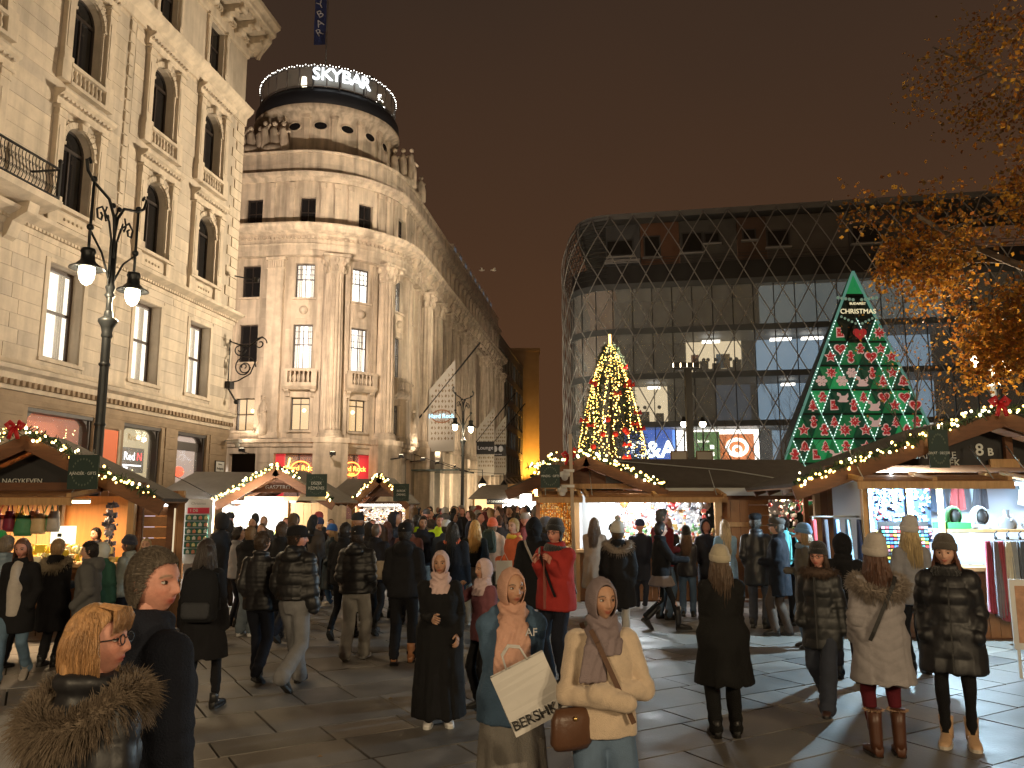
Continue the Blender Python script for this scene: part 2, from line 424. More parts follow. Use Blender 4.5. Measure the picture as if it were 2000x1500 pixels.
# ------------------------------------------------------------------ the palace on the left
def left_palace():
    P0 = Vector((xat(437, 35.2), 35.2, 0)); d = Vector((.147,1,0)).normalized(); f = Facade([('line', -20, 0, P0 - d*20, d), ('line', 0, 12, P0, Vector((-d.y, d.x, 0)))])
    root = thing('palace', 'cream stone palace with arched windows and a heavy bracketed cornice, nearest on the left', 'building', tuple(P0))
    root.location = (0,0,0)
    ax = [-10.75, -6.4, -2.75, -15.1]; W = MB(); ops = []; F1 = (6.35, 9.3); F2 = (11.25, 13.95); F3 = (15.9, 18.6); F4 = (20.45, 22.7); hw = .78
    for x in ax:
        ops += [(x-hw, x+hw, *F1, False, .42), (x-.68, x+.68, *F2, True, .34), (x-.68, x+.68, *F3, True, .34), (x-.6, x+.6, *F4, False, .3)]
    shop = [(-11.9,-8.9,.8,4.75), (-7.3,-5.0,.8,4.75), (-3.9,-1.7,.8,4.75), (-16,-13.6,.8,4.75)]
    for a, b, c, e in shop: ops.append((a, b, c, e, False, .5))
    f.wall(W, -20, 0, 0, 5.7, [o for o in ops if o[3] < 5.7]); wall0 = W.build('base_wall', STONE_B, root)
    W = MB(); f.wall(W, -20, 0, 5.7, 23.1, [o for o in ops if o[3] > 5.7]); f.box(W, 0, 9, 0, 23.1, -.3, 0); W.build('wall', STONE, root)
    m = MB(); f.box(m, -20, 0, 0, 23.0, -9, -8.5); m.build('back_wall', STONE, root)
    # stones
    sur = []
    for x in ax:
        sur += [(x-1.0, x+1.0, F1[0]-.1, F1[1]+.15), (x-1.25, x+1.25, 10.3, 14.75), (x-1.25, x+1.25, 14.75, 20.2), (x-1.05, x+1.05, 20.2, 23)]
    holes = sur + [(-8.75,-8.25,10.3,20.2)]
    stone_blocks(f, root, -14, -.05, 6.05, 10.0, .44, 1.5, [STONE, STONE_L], holes, seed=3, limit=120)
    stone_blocks(f, root, -14, -1.3, 10.55, 14.7, .46, 1.3, [STONE, STONE_L], holes, seed=4, limit=80, proud=.014)
    stone_blocks(f, root, -14, -1.3, 15.1, 19.7, .46, 1.3, [STONE, STONE_L], holes, seed=5, limit=80, proud=.014)
    stone_blocks(f, root, -14, -.05, .3, 4.9, .46, 1.1, [STONE_B], [(a-.2, b+.2, c, e+.25) for a, b, c, e in shop], seed=6, limit=60, proud=.04, gap=.04)
    # quoins at the corner
    qm = None
    for i in range(20):
        z = 10.6 + i*.46; w = .95 if i % 2 else .6
        m = MB(); f.box(m, -w, .02, z+.02, z+.44, -.05, .05); m.build('quoin', STONE_L, root)
    for i in range(22):                            # bead strip
        z = 10.5 + i*.44; m = MB(); f.box(m, -8.62, -8.38, z+.03, z+.41, -.02, .05 + .025*(i % 2)); m.build('bead_stone', STONE_L, root)
    # belts and cornices
    def belt(name, z, prof, mt=STONE_L, s1=.25):
        m = MB(); f.sweep(m, -20, s1, [(o, z+h) for o, h in prof]); return m.build(name, mt, root)
    belt('belt_course', 5.7, [(-.2,-.55),(.1,-.55),(.14,-.3),(.2,-.25),(.2,-.08),(.38,.0),(.42,.12),(.1,.22),(.04,.36),(-.2,.36)])
    belt('belt_course', 5.0, [(-.2,-.2),(.05,-.2),(.1,-.05),(.1,.12),(-.2,.12)], STONE_B)
    for i in range(60):
        s = -13.9 + i*.235; m = MB(); f.box(m, s, s+.12, 5.28, 5.44, .1, .25); m.build('dentil', STONE_B, root)
    belt('belt_course', 10.2, [(-.2,-.35),(.06,-.35),(.1,-.15),(.22,-.1),(.5,.02),(.55,.12),(.1,.3),(-.2,.3)])
    m = MB()
    for i in range(90):
        s = -13.9 + i*.157; f.box(m, s, s+.1, 10.0, 10.1, .1, .2)
    tag(m.build('egg_moulding', STONE_L, root), kind='stuff')
    belt('belt_course', 19.95, [(-.2,-.55),(.12,-.55),(.16,-.2),(.3,-.1),(.45,.05),(.48,.2),(.1,.38),(-.2,.38)])
    belt('frieze', 22.9, [(-.2,-.1),(.1,-.1),(.14,.0),(.14,.5),(.3,.62),(-.2,.62)])
    belt('cornice', 23.5, [(-.2,.25),(1.35,.25),(1.4,.3),(1.4,.5),(1.6,.62),(1.62,.8),(-.3,1.0)], STONE_L, 1.55)
    for i in range(12):                             # big scrolled brackets under the cornice
        s = -13.6 + i*1.22; m = MB(); f.box(m, s-.2, s+.2, 23.15, 23.74, .0, .35); f.box(m, s-.2, s+.2, 23.35, 23.74, .35, .8); f.box(m, s-.2, s+.2, 23.5, 23.74, .8, 1.2)
        m.tube([f.at(s-.22,23.3,.38), f.at(s+.22,23.3,.38)], .14, 10); m.tube([f.at(s-.22,23.5,1.1), f.at(s+.22,23.5,1.1)], .12, 10); m.build('bracket', STONE_L, root)
        m = MB(); f.box(m, s+.4, s+.85, 23.6, 23.72, .4, 1.15); m.build('coffer', STONE, root)
        m = MB()
        for k in range(4): f.box(m, s+.32+k*.16, s+.42+k*.16, 23.28, 23.44, .14, .3)
        m.build('dentil_row', STONE_L, root)
    m = MB(); f.sweep(m, -20, 1.0, [(.9,24.5),(-3,26.2),(-3,24.4)]); m.build('roof', ROOFM, root)
    # windows with their stone surrounds
    def pilaster(x, z0, z1, w=.17, o=.17):
        m = MB(); f.box(m, x-w-.05, x+w+.05, z0, z0+.22, 0, o+.05); f.box(m, x-w, x+w, z0+.22, z1-.3, 0, o); f.box(m, x-w*.6, x+w*.6, z0+.5, z1-.6, o, o+.02)
        f.box(m, x-w-.03, x+w+.03, z1-.3, z1-.24, 0, o+.03); f.box(m, x-w-.01, x+w+.01, z1-.24, z1-.06, 0, o+.02); f.box(m, x-w-.08, x+w+.08, z1-.06, z1+.03, 0, o+.09)
        return m.build('pilaster', STONE_L, root)
    for n, x in enumerate(ax):
        vis = n < 3
        # first floor
        w = window(f, root, x-hw, x+hw, *F1, .36, 0, (.52,), .1, fm=mat('brown_window_frame', (.05,.028,.018), .4), pane=GLASS_S, room=WARMW, curtain=True)
        m = MB(); f.box(m, x-.98, x-.8, F1[0]-.05, F1[1]+.12, 0, .045); f.box(m, x+.8, x+.98, F1[0]-.05, F1[1]+.12, 0, .045); f.box(m, x-.8, x+.8, F1[1]+.01, F1[1]+.14, 0, .05)
        f.box(m, x-1.02, x+1.02, F1[0]-.16, F1[0]-.05, 0, .1); m.build('window_surround', STONE_L, root)
        for (z0, z1), third in ((F2, False), (F3, True)):
            window(f, root, x-.68, x+.68, z0, z1, .28, arched=True)
            pilaster(x-1.0, z0-.1, z1+.28); pilaster(x+1.0, z0-.1, z1+.28)
            m = MB(); mid, r = x, .68; zc = z1-r        # archivolt
            for i in range(13):
                a0, a1 = PI*i/13+.012, PI*(i+1)/13-.012
                f.poly(m, [(mid-rr*math.cos(t), zc+rr*math.sin(t)) for rr, t in ((r+.2,a0),(r+.2,a1),(r+.02,a1),(r+.02,a0))], 0, .09)
            f.box(m, x-.86, x-.68, zc-.1, zc, 0, .12); f.box(m, x+.68, x+.86, zc-.1, zc, 0, .12); f.box(m, x-.82, x-.7, z0, zc-.1, 0, .06); f.box(m, x+.7, x+.82, z0, zc-.1, 0, .06)
            m.build('archivolt', STONE_L, root)
            m = MB(); f.poly(m, [(x-.1,z1-.03),(x+.1,z1-.03),(x+.15,z1+.3),(x-.15,z1+.3)], 0, .2); m.tube([f.at(x-.14,z1+.24,.2), f.at(x+.14,z1+.24,.2)], .07, 8); m.build('keystone', STONE_L, root)
            for sx in (-1, 1):                          # carved rosettes in the spandrels
                m = MB()
                for k in range(6):
                    t = k*PI/3; q = Vector(f.at(x+sx*.6+.07*math.cos(t), z1+.06+.07*math.sin(t), .03)); m.ball(q, .05, 6, 4)
                tag(m.build('rosette', STONE_L, root), kind='stuff')
            m = MB(); f.sweep(m, x-1.28, x+1.28, [(0,z1+.33),(.14,z1+.33),(.16,z1+.55),(.22,z1+.6),(.4,z1+.7),(.42,z1+.8),(0,z1+.86)]); m.build('window_hood', STONE_L, root)
            m = MB()
            for k in range(13): f.box(m, x-1.2+k*.19, x-1.1+k*.19, z1+.56, z1+.66, .14, .3)
            tag(m.build('dentil_row', STONE, root), kind='stuff')
            if third:
                m = MB(); f.box(m, x-1.25, x-.85, z0-.75, z0-.1, 0, .22); f.box(m, x+.85, x+1.25, z0-.75, z0-.1, 0, .22); f.box(m, x-.85, x+.85, z0-.16, z0-.04, 0, .24); f.box(m, x-.85, x+.85, z0-.78, z0-.66, 0, .24)
                m.build('parapet', STONE_L, root)
                for k in range(8):
                    s = x-.7+k*.2; m = MB(); P = f.at(s, z0-.66, .1); m.lathe([(.05,0),(.035,.06),(.07,.18),(.06,.25),(.03,.36),(.05,.44),(.05,.5)], P, 7); m.build('baluster', STONE_L, root)
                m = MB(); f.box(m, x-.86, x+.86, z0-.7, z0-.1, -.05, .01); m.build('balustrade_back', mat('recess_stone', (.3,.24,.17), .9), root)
            else:
                m = MB(); f.box(m, x-1.2, x+1.2, z0-.2, z0-.08, 0, .2); f.box(m, x-1.2, x-.8, z0-.75, z0-.2, 0, .12); f.box(m, x+.8, x+1.2, z0-.75, z0-.2, 0, .12); f.box(m, x-.72, x+.72, z0-.65, z0-.28, 0, .05)
                m.build('apron', STONE_L, root)
                m = MB()
                for k in range(5): m.ball(f.at(x-.4+.2*k, z0-.46, .06), .055, 6, 4)
                tag(m.build('apron_relief', STONE_L, root), kind='stuff')
        window(f, root, x-.6, x+.6, *F4, .24, 1, (.6,))
        pilaster(x-.78, F4[0]-.1, F4[1]+.1, .1, .1); pilaster(x+.78, F4[0]-.1, F4[1]+.1, .1, .1)
    # shop windows of the ground floor
    PO = mat('orange_poster', (.75,.16,.05), .6, emit=(.9,.2,.07), estr=.22); PW = glow('shop_back_cream', (1.0,.80,.45), .62); PR = glow('shop_back_pale', (1.0,.72,.58), .55)
    for n, (a, b, c, e) in enumerate(shop):
        m = MB(); f.box(m, a, b, e-.12, e, -.4, -.04); f.box(m, a, a+.12, c, e-.12, -.45, -.1); f.box(m, b-.12, b, c, e-.12, -.45, -.1)
        for sx, q in ((1,a+.12),(-1,b-.12)): f.poly(m, [(q,e-.12),(q,e-.5),(q+sx*.08,e-.28),(q+sx*.2,e-.17),(q+sx*.35,e-.12)], -.4, -.15)
        sw = m.build('shop_window', FRAME_D, root)
        m = MB(); f.box(m, a+.12, b-.12, c, e-.12, -.32, -.31); m.build('pane', GLASS_S, sw)
        m = MB(); f.box(m, a-.2, b+1.2, c-.2, e+.1, -.85, -.8); m.build('shop_back', [PO, PW, PR, PO][n], sw)
        if n == 1:
            m = MB(); f.box(m, a+.55, b-.35, 3.05, 3.95, -.5, -.45); bd = m.build('display_board', mat('board_black', (.01,.01,.012), .4), sw)
            me = text('lettering', 'Red', .42, glow('sign_white', (1,1,1), 3.0), bd, f.at(a+1.05, 3.62, -.43)); me.rotation_euler = (PI/2, 0, math.atan2(d.y, d.x))
            me = text('lettering', 'N', .42, glow('sign_red', (1,.04,.05), 3.0), bd, f.at(a+1.65, 3.62, -.43)); me.rotation_euler = (PI/2, 0, math.atan2(d.y, d.x))
            m = MB(); f.box(m, a+.7, b-.5, 3.28, 3.33, -.45, -.44); f.box(m, a+.7, a+1.0, 3.1, 3.24, -.45, -.44); m.build('board_line', glow('sign_white', (1,1,1), 3.0), bd)
            me = text('lettering', 'Red', .34, mat('gold_letter', (.5,.38,.2), .5), sw, f.at(a+.95, 4.3, -.3)); me.rotation_euler = (PI/2, 0, math.atan2(d.y, d.x))
        if n == 2:
            m = MB(); m.ball(f.at((a+b)/2, 3.2, -.55), .22, 14, 10); m.build('red_lantern', glow('red_lantern', (1,.09,.03), 2.2), sw)
            m = MB(); m.ball(f.at((a+b)/2, 3.2, -.45), .12, 8, 6); m.build('lantern_core', glow('lantern_core', (1,.65,.3), 8), sw)
            m = MB(); f.box(m, a+.15, b-.15, 4.05, 4.4, -.3, -.28); m.build('window_band', mat('band_brown', (.06,.045,.04), .5), sw)
        if n == 0:
            m = MB(); f.poly(m, [(a+1.0,3.3),(a+1.3,3.3),(a+1.7,4.0),(a+1.4,4.0)], -.79, -.77); f.poly(m, [(a+1.8,3.3),(a+2.1,3.3),(a+2.5,4.0),(a+2.2,4.0)], -.79, -.77); m.build('poster_mark', glow('poster_mark', (1,.95,.7), .8), sw)
        m = MB(); rng = random.Random(n)
        for k in range(70):
            if n == 1: s, z = (a+.2+rng.gauss(0,.05), rng.uniform(2.4,4.2)) if k < 30 else (a+1.25+rng.gauss(0,.18), 2.75+rng.gauss(0,.2))
            else: s, z = rng.choice((a+.3, a+.9, a+1.1, b-.4, b-.8))+rng.gauss(0,.04), rng.uniform(2.7,4.3)
            if n == 2: s = a+.2+rng.gauss(0,.03)
            m.ball(f.at(s, z, -.4), .018, 5, 3)
        tag(m.build('fairy_light', glow('fairy_bulb', (1,.72,.28), 7, False), sw), kind='stuff')
    m = MB(); f.box(m, -8.5, -7.75, 2.4, 4.4, .05, .1); b_ = m.build('orange_sign', PO, root); m = MB(); f.box(m, -7.72, -7.6, 2.7, 4.45, .05, .12); m.build('pale_strip', STONE_L, root)
    m = MB(); f.box(m, -1.05, -.3, 3.25, 3.75, .05, .09); b_ = m.build('street_sign', IRON, root); m = MB(); f.box(m, -1.01,-.34,3.29,3.71,.09,.1); m.build('sign_plate', mat('sign_plate', (.75,.75,.72), .5), b_)
    for z, s in ((3.6, .1), (3.42, .17)):
        t = text('lettering', 'Váci utca' if z > 3.5 else 'Budapest', s*.85, IRON, b_, f.at(-.68, z, .104)); t.rotation_euler = (PI/2, 0, math.atan2(d.y, d.x))
    # iron balcony at the far left
    m = MB(); f.sweep(m, -18, -12.5, [(0,10.35),(.7,10.5),(1.0,10.6),(1.05,10.78),(0,10.78)]); bal = m.build('balcony', STONE_L, root)
    m = MB(); f.box(m, -18, -12.6, 11.72, 11.77, .93, .99); f.box(m, -18,-12.6,10.84,10.88,.93,.99); f.box(m, -12.66,-12.6,11.72,11.77,0,.93); f.box(m, -12.66,-12.6,10.84,10.88,0,.93)
    f.box(m, -12.68,-12.6,10.78,11.95,.92,1.0); m.ball(f.at(-12.64,12.0,.96), .07)
    m.build('railing', IRON, bal)
    for i in range(22):
        s = -15.4 + i*.13; m = MB(); pts = []
        for k in range(9):
            t = k/8; pts.append(f.at(s + .05*math.sin(t*PI*2), 10.88+.84*t, .96 + .03*math.sin(t*PI)))
        m.tube(pts, .012, 5)
        for zc in (11.1, 11.45): m.tube([f.at(s+.05*math.cos(k*PI/4)*(1-k/14), zc+.07*math.sin(k*PI/4)*(1-k/14), .97) for k in range(12)], .009, 4)
        m.build('railing_scroll', IRON, bal)
    for s in (-13.3, -15.5):
        m = MB(); f.sweep(m, s-.2, s+.2, [(0,9.4),(.15,9.5),(.3,9.9),(.75,10.15),(.8,10.45),(0,10.4)]); m.build('console', STONE_L, bal)
    # wrought iron shop bracket, spot arms and camera on the corner
    m = MB(); f2 = lambda s, z, o: f.at(s, z, o)
    def spiral(c, r0, turns, o, n=26, w=.03):
        m.tube([f2(-.25, c[1]+r0*(1-k/n*.85)*math.sin(turns*2*PI*k/n), c[0]+r0*(1-k/n*.85)*math.cos(turns*2*PI*k/n)) for k in range(n)], w, 5)
    m.tube([f2(-.25,7.0,0), f2(-.25,9.2,0)], .05, 6); spiral((.75,7.9), .55, 1.6, 0); spiral((.75,7.9), .3, -1.2, 0); spiral((1.45,8.95), .32, 1.4, 0); spiral((.5,8.7), .3, -1.5, 0)
    m.tube([f2(-.25,9.1,0), f2(-.25,8.95,.4), f2(-.25,8.8,.9), f2(-.25,9.1,1.3), f2(-.25,9.25,1.55)], .035, 6); m.tube([f2(-.25,7.2,0), f2(-.25,7.3,.5), f2(-.25,7.6,1.05), f2(-.25,8.2,1.3)], .03, 6)
    br = m.build('sign_bracket', IRON, root)
    m = MB(); m.tube([f2(-.3,7.0,.05), f2(-.3,6.4,.45)], .04, 6); m.ball(f2(-.3,6.35,.48), .11); f.box(m, -.5,-.1,6.95,7.25,0,.25); m.build('spotlight', IRON, root)
    m = MB(); f.box(m, -.3,-.24,4.62,4.68,0,.5); f.box(m, -.4,-.1,4.55,4.7,.45,.75); m.ball(f2(-.25,4.46,.62), .12); m.build('security_camera', mat('camera_white', (.7,.7,.68), .4), root)
    return f
left_palace()
# ------------------------------------------------------------------ the round-cornered building with the roof bar
def fluted_column(f, root, s, z0, z1, r, o, name='column', nfl=16, half=True, cap=1.1, m2=None):
    mt = m2 or STONE_T2; m = MB(); c = Vector(f.at(s, 0, o)); V = []; nz = 2; n = nfl*4
    def rad(j): return 1.0 - .10*(1 if j % 4 in (0, 1) else 0)
    prof = [(z0+.45, 1.0), (z0+(z1-z0)*.4, .99), (z1-cap, .87)]
    for z, k in prof:
        for j in range(n): t = 2*PI*j/n; V.append((c.x + r*k*rad(j)*math.cos(t), c.y + r*k*rad(j)*math.sin(t), z))
    F = [(i*n+j, i*n+(j+1)%n, (i+1)*n+(j+1)%n, (i+1)*n+j) for i in range(len(prof)-1) for j in range(n)]
    m.add(V, F); col = m.build(name, mt, root)
    m = MB(); m.lathe([(r*1.3,0),(r*1.3,.12),(r*1.22,.14),(r*1.28,.22),(r*1.12,.3),(r*1.18,.38),(r*1.02,.46)], (c.x,c.y,z0), 20); m.build('column_base', mt, col)
    m = MB(); m.lathe([(r*.9,0),(r*.98,.05),(r*.9,.1),(r*.9,.3),(r*1.02,.55),(r*1.25,cap-.14)], (c.x,c.y,z1-cap), 20)
    a = Vector(f.at(s+.01,0,0)) - Vector(f.at(s-.01,0,0)); a.normalize(); b = Vector((a.y,-a.x,0)); q = r*1.38
    m.obox((c.x,c.y,z1-.07), a*q, b*q, (0,0,.07))
    for k in range(8):
        t = k*PI/4; dv = a*math.cos(t) + b*math.sin(t)
        m.ball(c + dv*r*1.0 + Vector((0,0,z1-cap+.3)), .13, 6, 4, sz=1.9); 
        if k % 2: m.ball(c + dv*r*1.42 + Vector((0,0,z1-.28)), .2, 8, 6); m.tube([c+dv*r*1.0+Vector((0,0,z1-.6)), c+dv*r*1.4+Vector((0,0,z1-.3))], .09, 6)
        else: m.ball(c + dv*r*1.2 + Vector((0,0,z1-.35)), .15, 6, 4, sz=1.4)
    m.build('capital', mt, col)
    return col
def balcony(f, root, s, z, w=.95, o=.0):
    m = MB(); f.sweep(m, s-w, s+w, [(o,z-.3),(o+.4,z-.3),(o+.62,z-.12),(o+.66,z),(o,z)]); b = m.build('balcony', STONE_T2, root)
    m = MB(); f.box(m, s-w, s+w, z+.78, z+.93, o+.45, o+.66); f.box(m, s-w, s-w+.3, z, z+.78, o+.02, o+.62); f.box(m, s+w-.3, s+w, z, z+.78, o+.02, o+.62); f.box(m, s-w+.3, s+w-.3, z, z+.1, o+.47, o+.62); m.build('balcony_rail', STONE_T2, b)
    k = 5
    for i in range(k):
        x = s-w+.46 + (2*w-.92)*i/(k-1); m = MB(); m.lathe([(.06,0),(.04,.06),(.095,.2),(.08,.32),(.04,.48),(.06,.58),(.06,.68)], f.at(x, z+.1, o+.55), 8); m.build('baluster', STONE_T2, b)
    for x in (s-w+.2, s+w-.2):
        m = MB(); f.sweep(m, x-.13, x+.13, [(o,z-.75),(o+.12,z-.7),(o+.2,z-.5),(o+.42,z-.4),(o+.44,z-.3),(o,z-.3)]); m.build('console', STONE_T2, b)
    return b
def tower_building():
    RA = 6.0; P1 = Vector((xat(541, 48.3), 48.3, 0)); C = P1 + SD*RA; a0 = math.atan2(-SD.y, -SD.x); AL = RA*PI/2
    f = Facade([('line', -16, 0, P1 - SE*16, SE), ('arc', 0, AL, C, RA, a0, 1), ('line', AL, AL+46, C + SE*RA, SD)])
    root = thing('corner_building', 'stone building with a rounded colonnaded corner, drum tower and roof bar sign', 'building')
    S2 = AL; END = AL+42
    rows = [(6.35,8.35), (10.15,12.9), (14.6,16.8), (19.25,21.15)]
    ops = []; wins = []
    def op(s, hw, z, dep=.3, **k): ops.append((s-hw, s+hw, z[0], z[1], False, dep)); wins.append((s, hw, z, dep, k))
    for s in (-2.35, -6.0):
        op(s, .62, rows[0], room=WARMA if s > -3 else None); op(s, .62, (10.6,12.95)); op(s, .62, (14.7,16.75)); op(s, .55, rows[3])
    ARC = (1.15, 4.72, 8.2)
    for i, s in enumerate(ARC):
        op(s, .58, rows[0], room=WARMA, arc=True, trans=(.8,)); op(s, .6, rows[1], room=WARMW2, small=True, arc=True); op(s, .6, rows[2], room=WARMW2, small=True, arc=True)
    for s in (1.15, 4.9, 8.4): op(s, .5, rows[3])
    for s in (S2+1.5, S2+25.2):
        for z in ((6.2,8.6), (10.2,13.2), (14.5,17.0), rows[3]): op(s, .5, z)
    cols = [S2+k for k in (4.0, 7.3, 10.7, 14.1, 17.9, 21.6, 29.5, 33.1, 36.8, 40.5)]
    for a, b in zip(cols, cols[1:]):
        if b-a > 5: continue
        s = (a+b)/2; op(s, .75, (6.2,9.0)); op(s, .75, (10.2,13.2)); op(s, .75, (14.3,16.9))
    for k in range(22): op(S2+3.6+k*1.75, .32, (19.5,21.2), .25)
    for s, hw in ((-2.35,.85), (1.15,1.5), (4.72,1.15), (8.2,.9), (S2+1.6,.8)): ops.append((s-hw, s+hw, 1.0, 4.95, False, .4))
    for k in range(11): ops.append((S2+4.2+k*3.5, S2+6.4+k*3.5, .2, 5.0, False, .5))
    W = MB(); f.wall(W, -16, END, 0, 19.1, [o for o in ops if o[3] < 19], .4); W.build('wall', STONE_T, root)
    W = MB(); f.wall(W, -16, END, 19.1, 22.7, [o for o in ops if o[3] > 19], .4); f.sweep(W, -16, END, [(0,22.5),(0,24.2),(-.35,24.2),(-.35,22.5)]); W.build('attic_wall', STONE_T, root)
    m = MB(); f.box(m, S2+41.6, END, 0, 24, -10, -.4); f.sweep(m, -16, END, [(-2.2,0),(-2.2,24),(-2.4,24),(-2.4,0)]); m.build('inner_wall', mat('dark_interior', (.03,.026,.022), .9), root)
    for s, hw, z, dep, k in wins:
        big = k.get('small'); lit = k.get('room')
        window(f, root, s-hw, s+hw, z[0], z[1], dep-.06, 1, k.get('trans', (.55,) if big else (.5,)), .06, pane=GLASS_S if lit else GLASS_D, small=(4,3,.55) if big else None, room=lit)
        m = MB(); f.box(m, s-hw-.12, s+hw+.12, z[0]-.14, z[0]-.02, 0, .16); m.build('window_sill', STONE_T2, root)
        if lit is WARMW2 and not (s == ARC[1] and z is rows[2]):
            m = MB(); w0 = hw*.55
            for a in (s-hw, s+hw-w0):
                for i in range(5): f.box(m, a+w0*i/5, a+w0*(i+.75)/5, z[0], z[1], -dep-.3-.04*(i%2), -dep-.27-.04*(i%2))
            m.build('curtain', CURT, root)
        if lit is WARMA:
            rng = random.Random(int(s*10)); m = MB()
            for i in range(7): f.box(m, s-hw+rng.random()*hw*1.6, s-hw+rng.random()*hw*1.6+.3, z[0], z[0]+rng.uniform(.3,1.2), -dep-.9, -dep-.85)
            m.build('room_furniture', mat('room_wood', (.12,.05,.02), .6), root)
            m = MB(); m.ball(f.at(s+.1, z[0]+1.3, -dep-.6), .13); m.build('room_lamp', glow('room_lamp', (1,.7,.3), 6), root)
    # stones of the flat front and the arc
    H = [(o[0]-.18, o[1]+.18, o[2]-.2, o[3]+.12) for o in ops]
    stone_blocks(f, root, -6.8, -1.15, 5.9, 17.1, .62, 1.7, [STONE_T, STONE_T2], H + [(-1.2,0,0,30)], seed=8, limit=110, proud=.012, gap=.02)
    stone_blocks(f, root, -6.8, -.05, .4, 5.5, .55, 1.2, [STONE_T2], H, seed=9, limit=60, proud=.03, gap=.025)
    stone_blocks(f, root, .05, AL, 5.9, 17.1, 1.1, 1.5, [STONE_T, STONE_T2], H + [(2.2,3.75,5,18),(5.7,7.2,5,18)], seed=10, limit=60, proud=.012, gap=.02)
    stone_blocks(f, root, -6.8, AL, 22.75, 24.1, .68, 1.5, [STONE_T, STONE_T2], [], seed=12, limit=60, proud=.02, gap=.025)
    # giant order
    def pil(s, w, z0=5.85, z1=17.15, o=.3):
        m = MB(); f.box(m, s-w-.08, s+w+.08, z0, z0+.35, 0, o+.07); f.box(m, s-w, s+w, z0+.35, z1-.75, 0, o); f.box(m, s-w-.04, s+w+.04, z1-.75, z1-.68, 0, o+.04)
        k = 7
        for i in range(k): a = s-w+2*w*i/k; f.box(m, a+.02, a+2*w/k-.02, z1-.68, z1-.16, 0, o+.03)
        f.box(m, s-w-.1, s+w+.1, z1-.16, z1, 0, o+.1); return m.build('pilaster', STONE_T2, root)
    pil(-.62, .52); pil(-4.2, .5); pil(AL-.05, .5, o=.35); pil(S2+2.7, .4)
    for s in (2.95, 6.5):
        m = MB(); f.box(m, s-.9, s+.9, 0, 5.85, 0, .95); f.box(m, s-.96, s+.96, 5.55, 5.87, 0, 1.02); f.box(m, s-.5, s+.5, 2.5, 4.4, .95, .985); m.build('pedestal', STONE_T2, root)
        fluted_column(f, root, s, 5.87, 17.2, .62, .28)
        for dx in (-.82, .82):
            m = MB(); f.box(m, s+dx-.16, s+dx+.16, 5.87, 17.1, 0, .14); m.build('pilaster_strip', STONE_T2, root)
    for s in cols:
        m = MB(); f.box(m, s-.75, s+.75, 0, 5.85, 0, 1.1); m.build('pedestal', STONE_T2, root)
        fluted_column(f, root, s, 5.87, 17.2, .56, .5, nfl=12)
    for i, s in enumerate(ARC): balcony(f, root, s, 9.1)
    # reliefs between windows
    m = MB(); 
    for i, s in enumerate(ARC):
        m = MB(); f.box(m, s-.5, s+.5, 13.25, 14.35, 0, .035); m.build('relief_panel', STONE_T2, root)
        m = MB(); P = f.at(s, 13.8, .03); m.ball(P, .28, 12, 8); m.build('relief_medallion', STONE_T2, root)
    for s in (-1.0+.0, S2+.45, S2+2.3):            # draped figure reliefs
        m = MB(); z0 = 6.1; k = 0 if s < 0 else .02; o = .32 if s < 0 else .1
        m.tube([f.at(s,z0,o), f.at(s+.03,z0+.7,o), f.at(s-.02,z0+1.4,o), f.at(s+.02,z0+1.8,o), f.at(s,z0+2.0,o), f.at(s,z0+2.15,o)], [.34,.27,.24,.22,.1,.08], 10)
        m.ball(f.at(s-.02,z0+2.26,o+.04), .14, 10, 8); m.tube([f.at(s+.18,z0+1.75,o+.05), f.at(s+.28,z0+1.4,o+.14), f.at(s-.02,z0+1.3,o+.22)], .07, 6); m.tube([f.at(s-.18,z0+1.75,o+.05), f.at(s-.28,z0+1.35,o+.12), f.at(s-.05,z0+1.15,o+.22)], .07, 6)
        for q in range(5): m.tube([f.at(s-.2+.1*q,z0,o+.2), f.at(s-.12+.06*q,z0+1.2,o+.2)], .03, 5)
        m.build('relief_figure', STONE_T2, root)
    # mouldings
    def belt(name, z, prof, s0=-16, s1=END, mt=STONE_T2):
        m = MB(); f.sweep(m, s0, s1, [(o, z+h) for o, h in prof]); return m.build(name, mt, root)
    belt('base_course', 5.6, [(-.1,-.25),(.12,-.25),(.16,-.05),(.28,.0),(.3,.22),(-.1,.28)])
    belt('architrave', 17.2, [(-.2,0),(.55,0),(.55,.3),(.6,.3),(.6,.62),(.7,.7),(.56,.75),(.56,1.15),(-.2,1.15)])
    belt('cornice', 18.35, [(-.2,0),(.6,0),(.64,.15),(.8,.2),(1.1,.3),(1.15,.5),(1.28,.62),(1.28,.72),(-.2,.9)])
    belt('attic_cornice', 22.2, [(-.2,0),(.12,0),(.2,.2),(.45,.3),(.5,.5),(-.1,.62)])
    belt('parapet_coping', 24.1, [(-.45,0),(.1,0),(.14,.15),(.05,.22),(-.45,.22)])
    m = MB(); n = 0; s = -6.5
    while s < END-1:
        f.box(m, s, s+.14, 18.2, 18.36, .55, .74); s += .26
    tag(m.build('dentil', STONE_T2, root), kind='stuff')
    for s in [-4.6,-3.6, -.1+AL] + [S2+.6+k*1.7 for k in range(24)]:
        m = MB(); f.sweep(m, s-.2, s+.2, [(.54,17.55),(.72,17.6),(.78,17.95),(1.02,18.3),(1.03,18.6),(.54,18.6)]); m.ball(f.at(s,17.75,.78), .19, 8, 6); m.build('modillion', STONE_T2, root)
    for s in (-3.9, 2.95, 6.6, -1.1, .15, 2.1, 3.8, 5.9, 7.4, 9.0):           # attic pilaster strips
        m = MB(); f.box(m, s-.14, s+.14, 19.1, 22.1, 0, .1); f.box(m, s-.18, s+.18, 21.8, 22.1, 0, .16); m.build('attic_strip', STONE_T2, root)
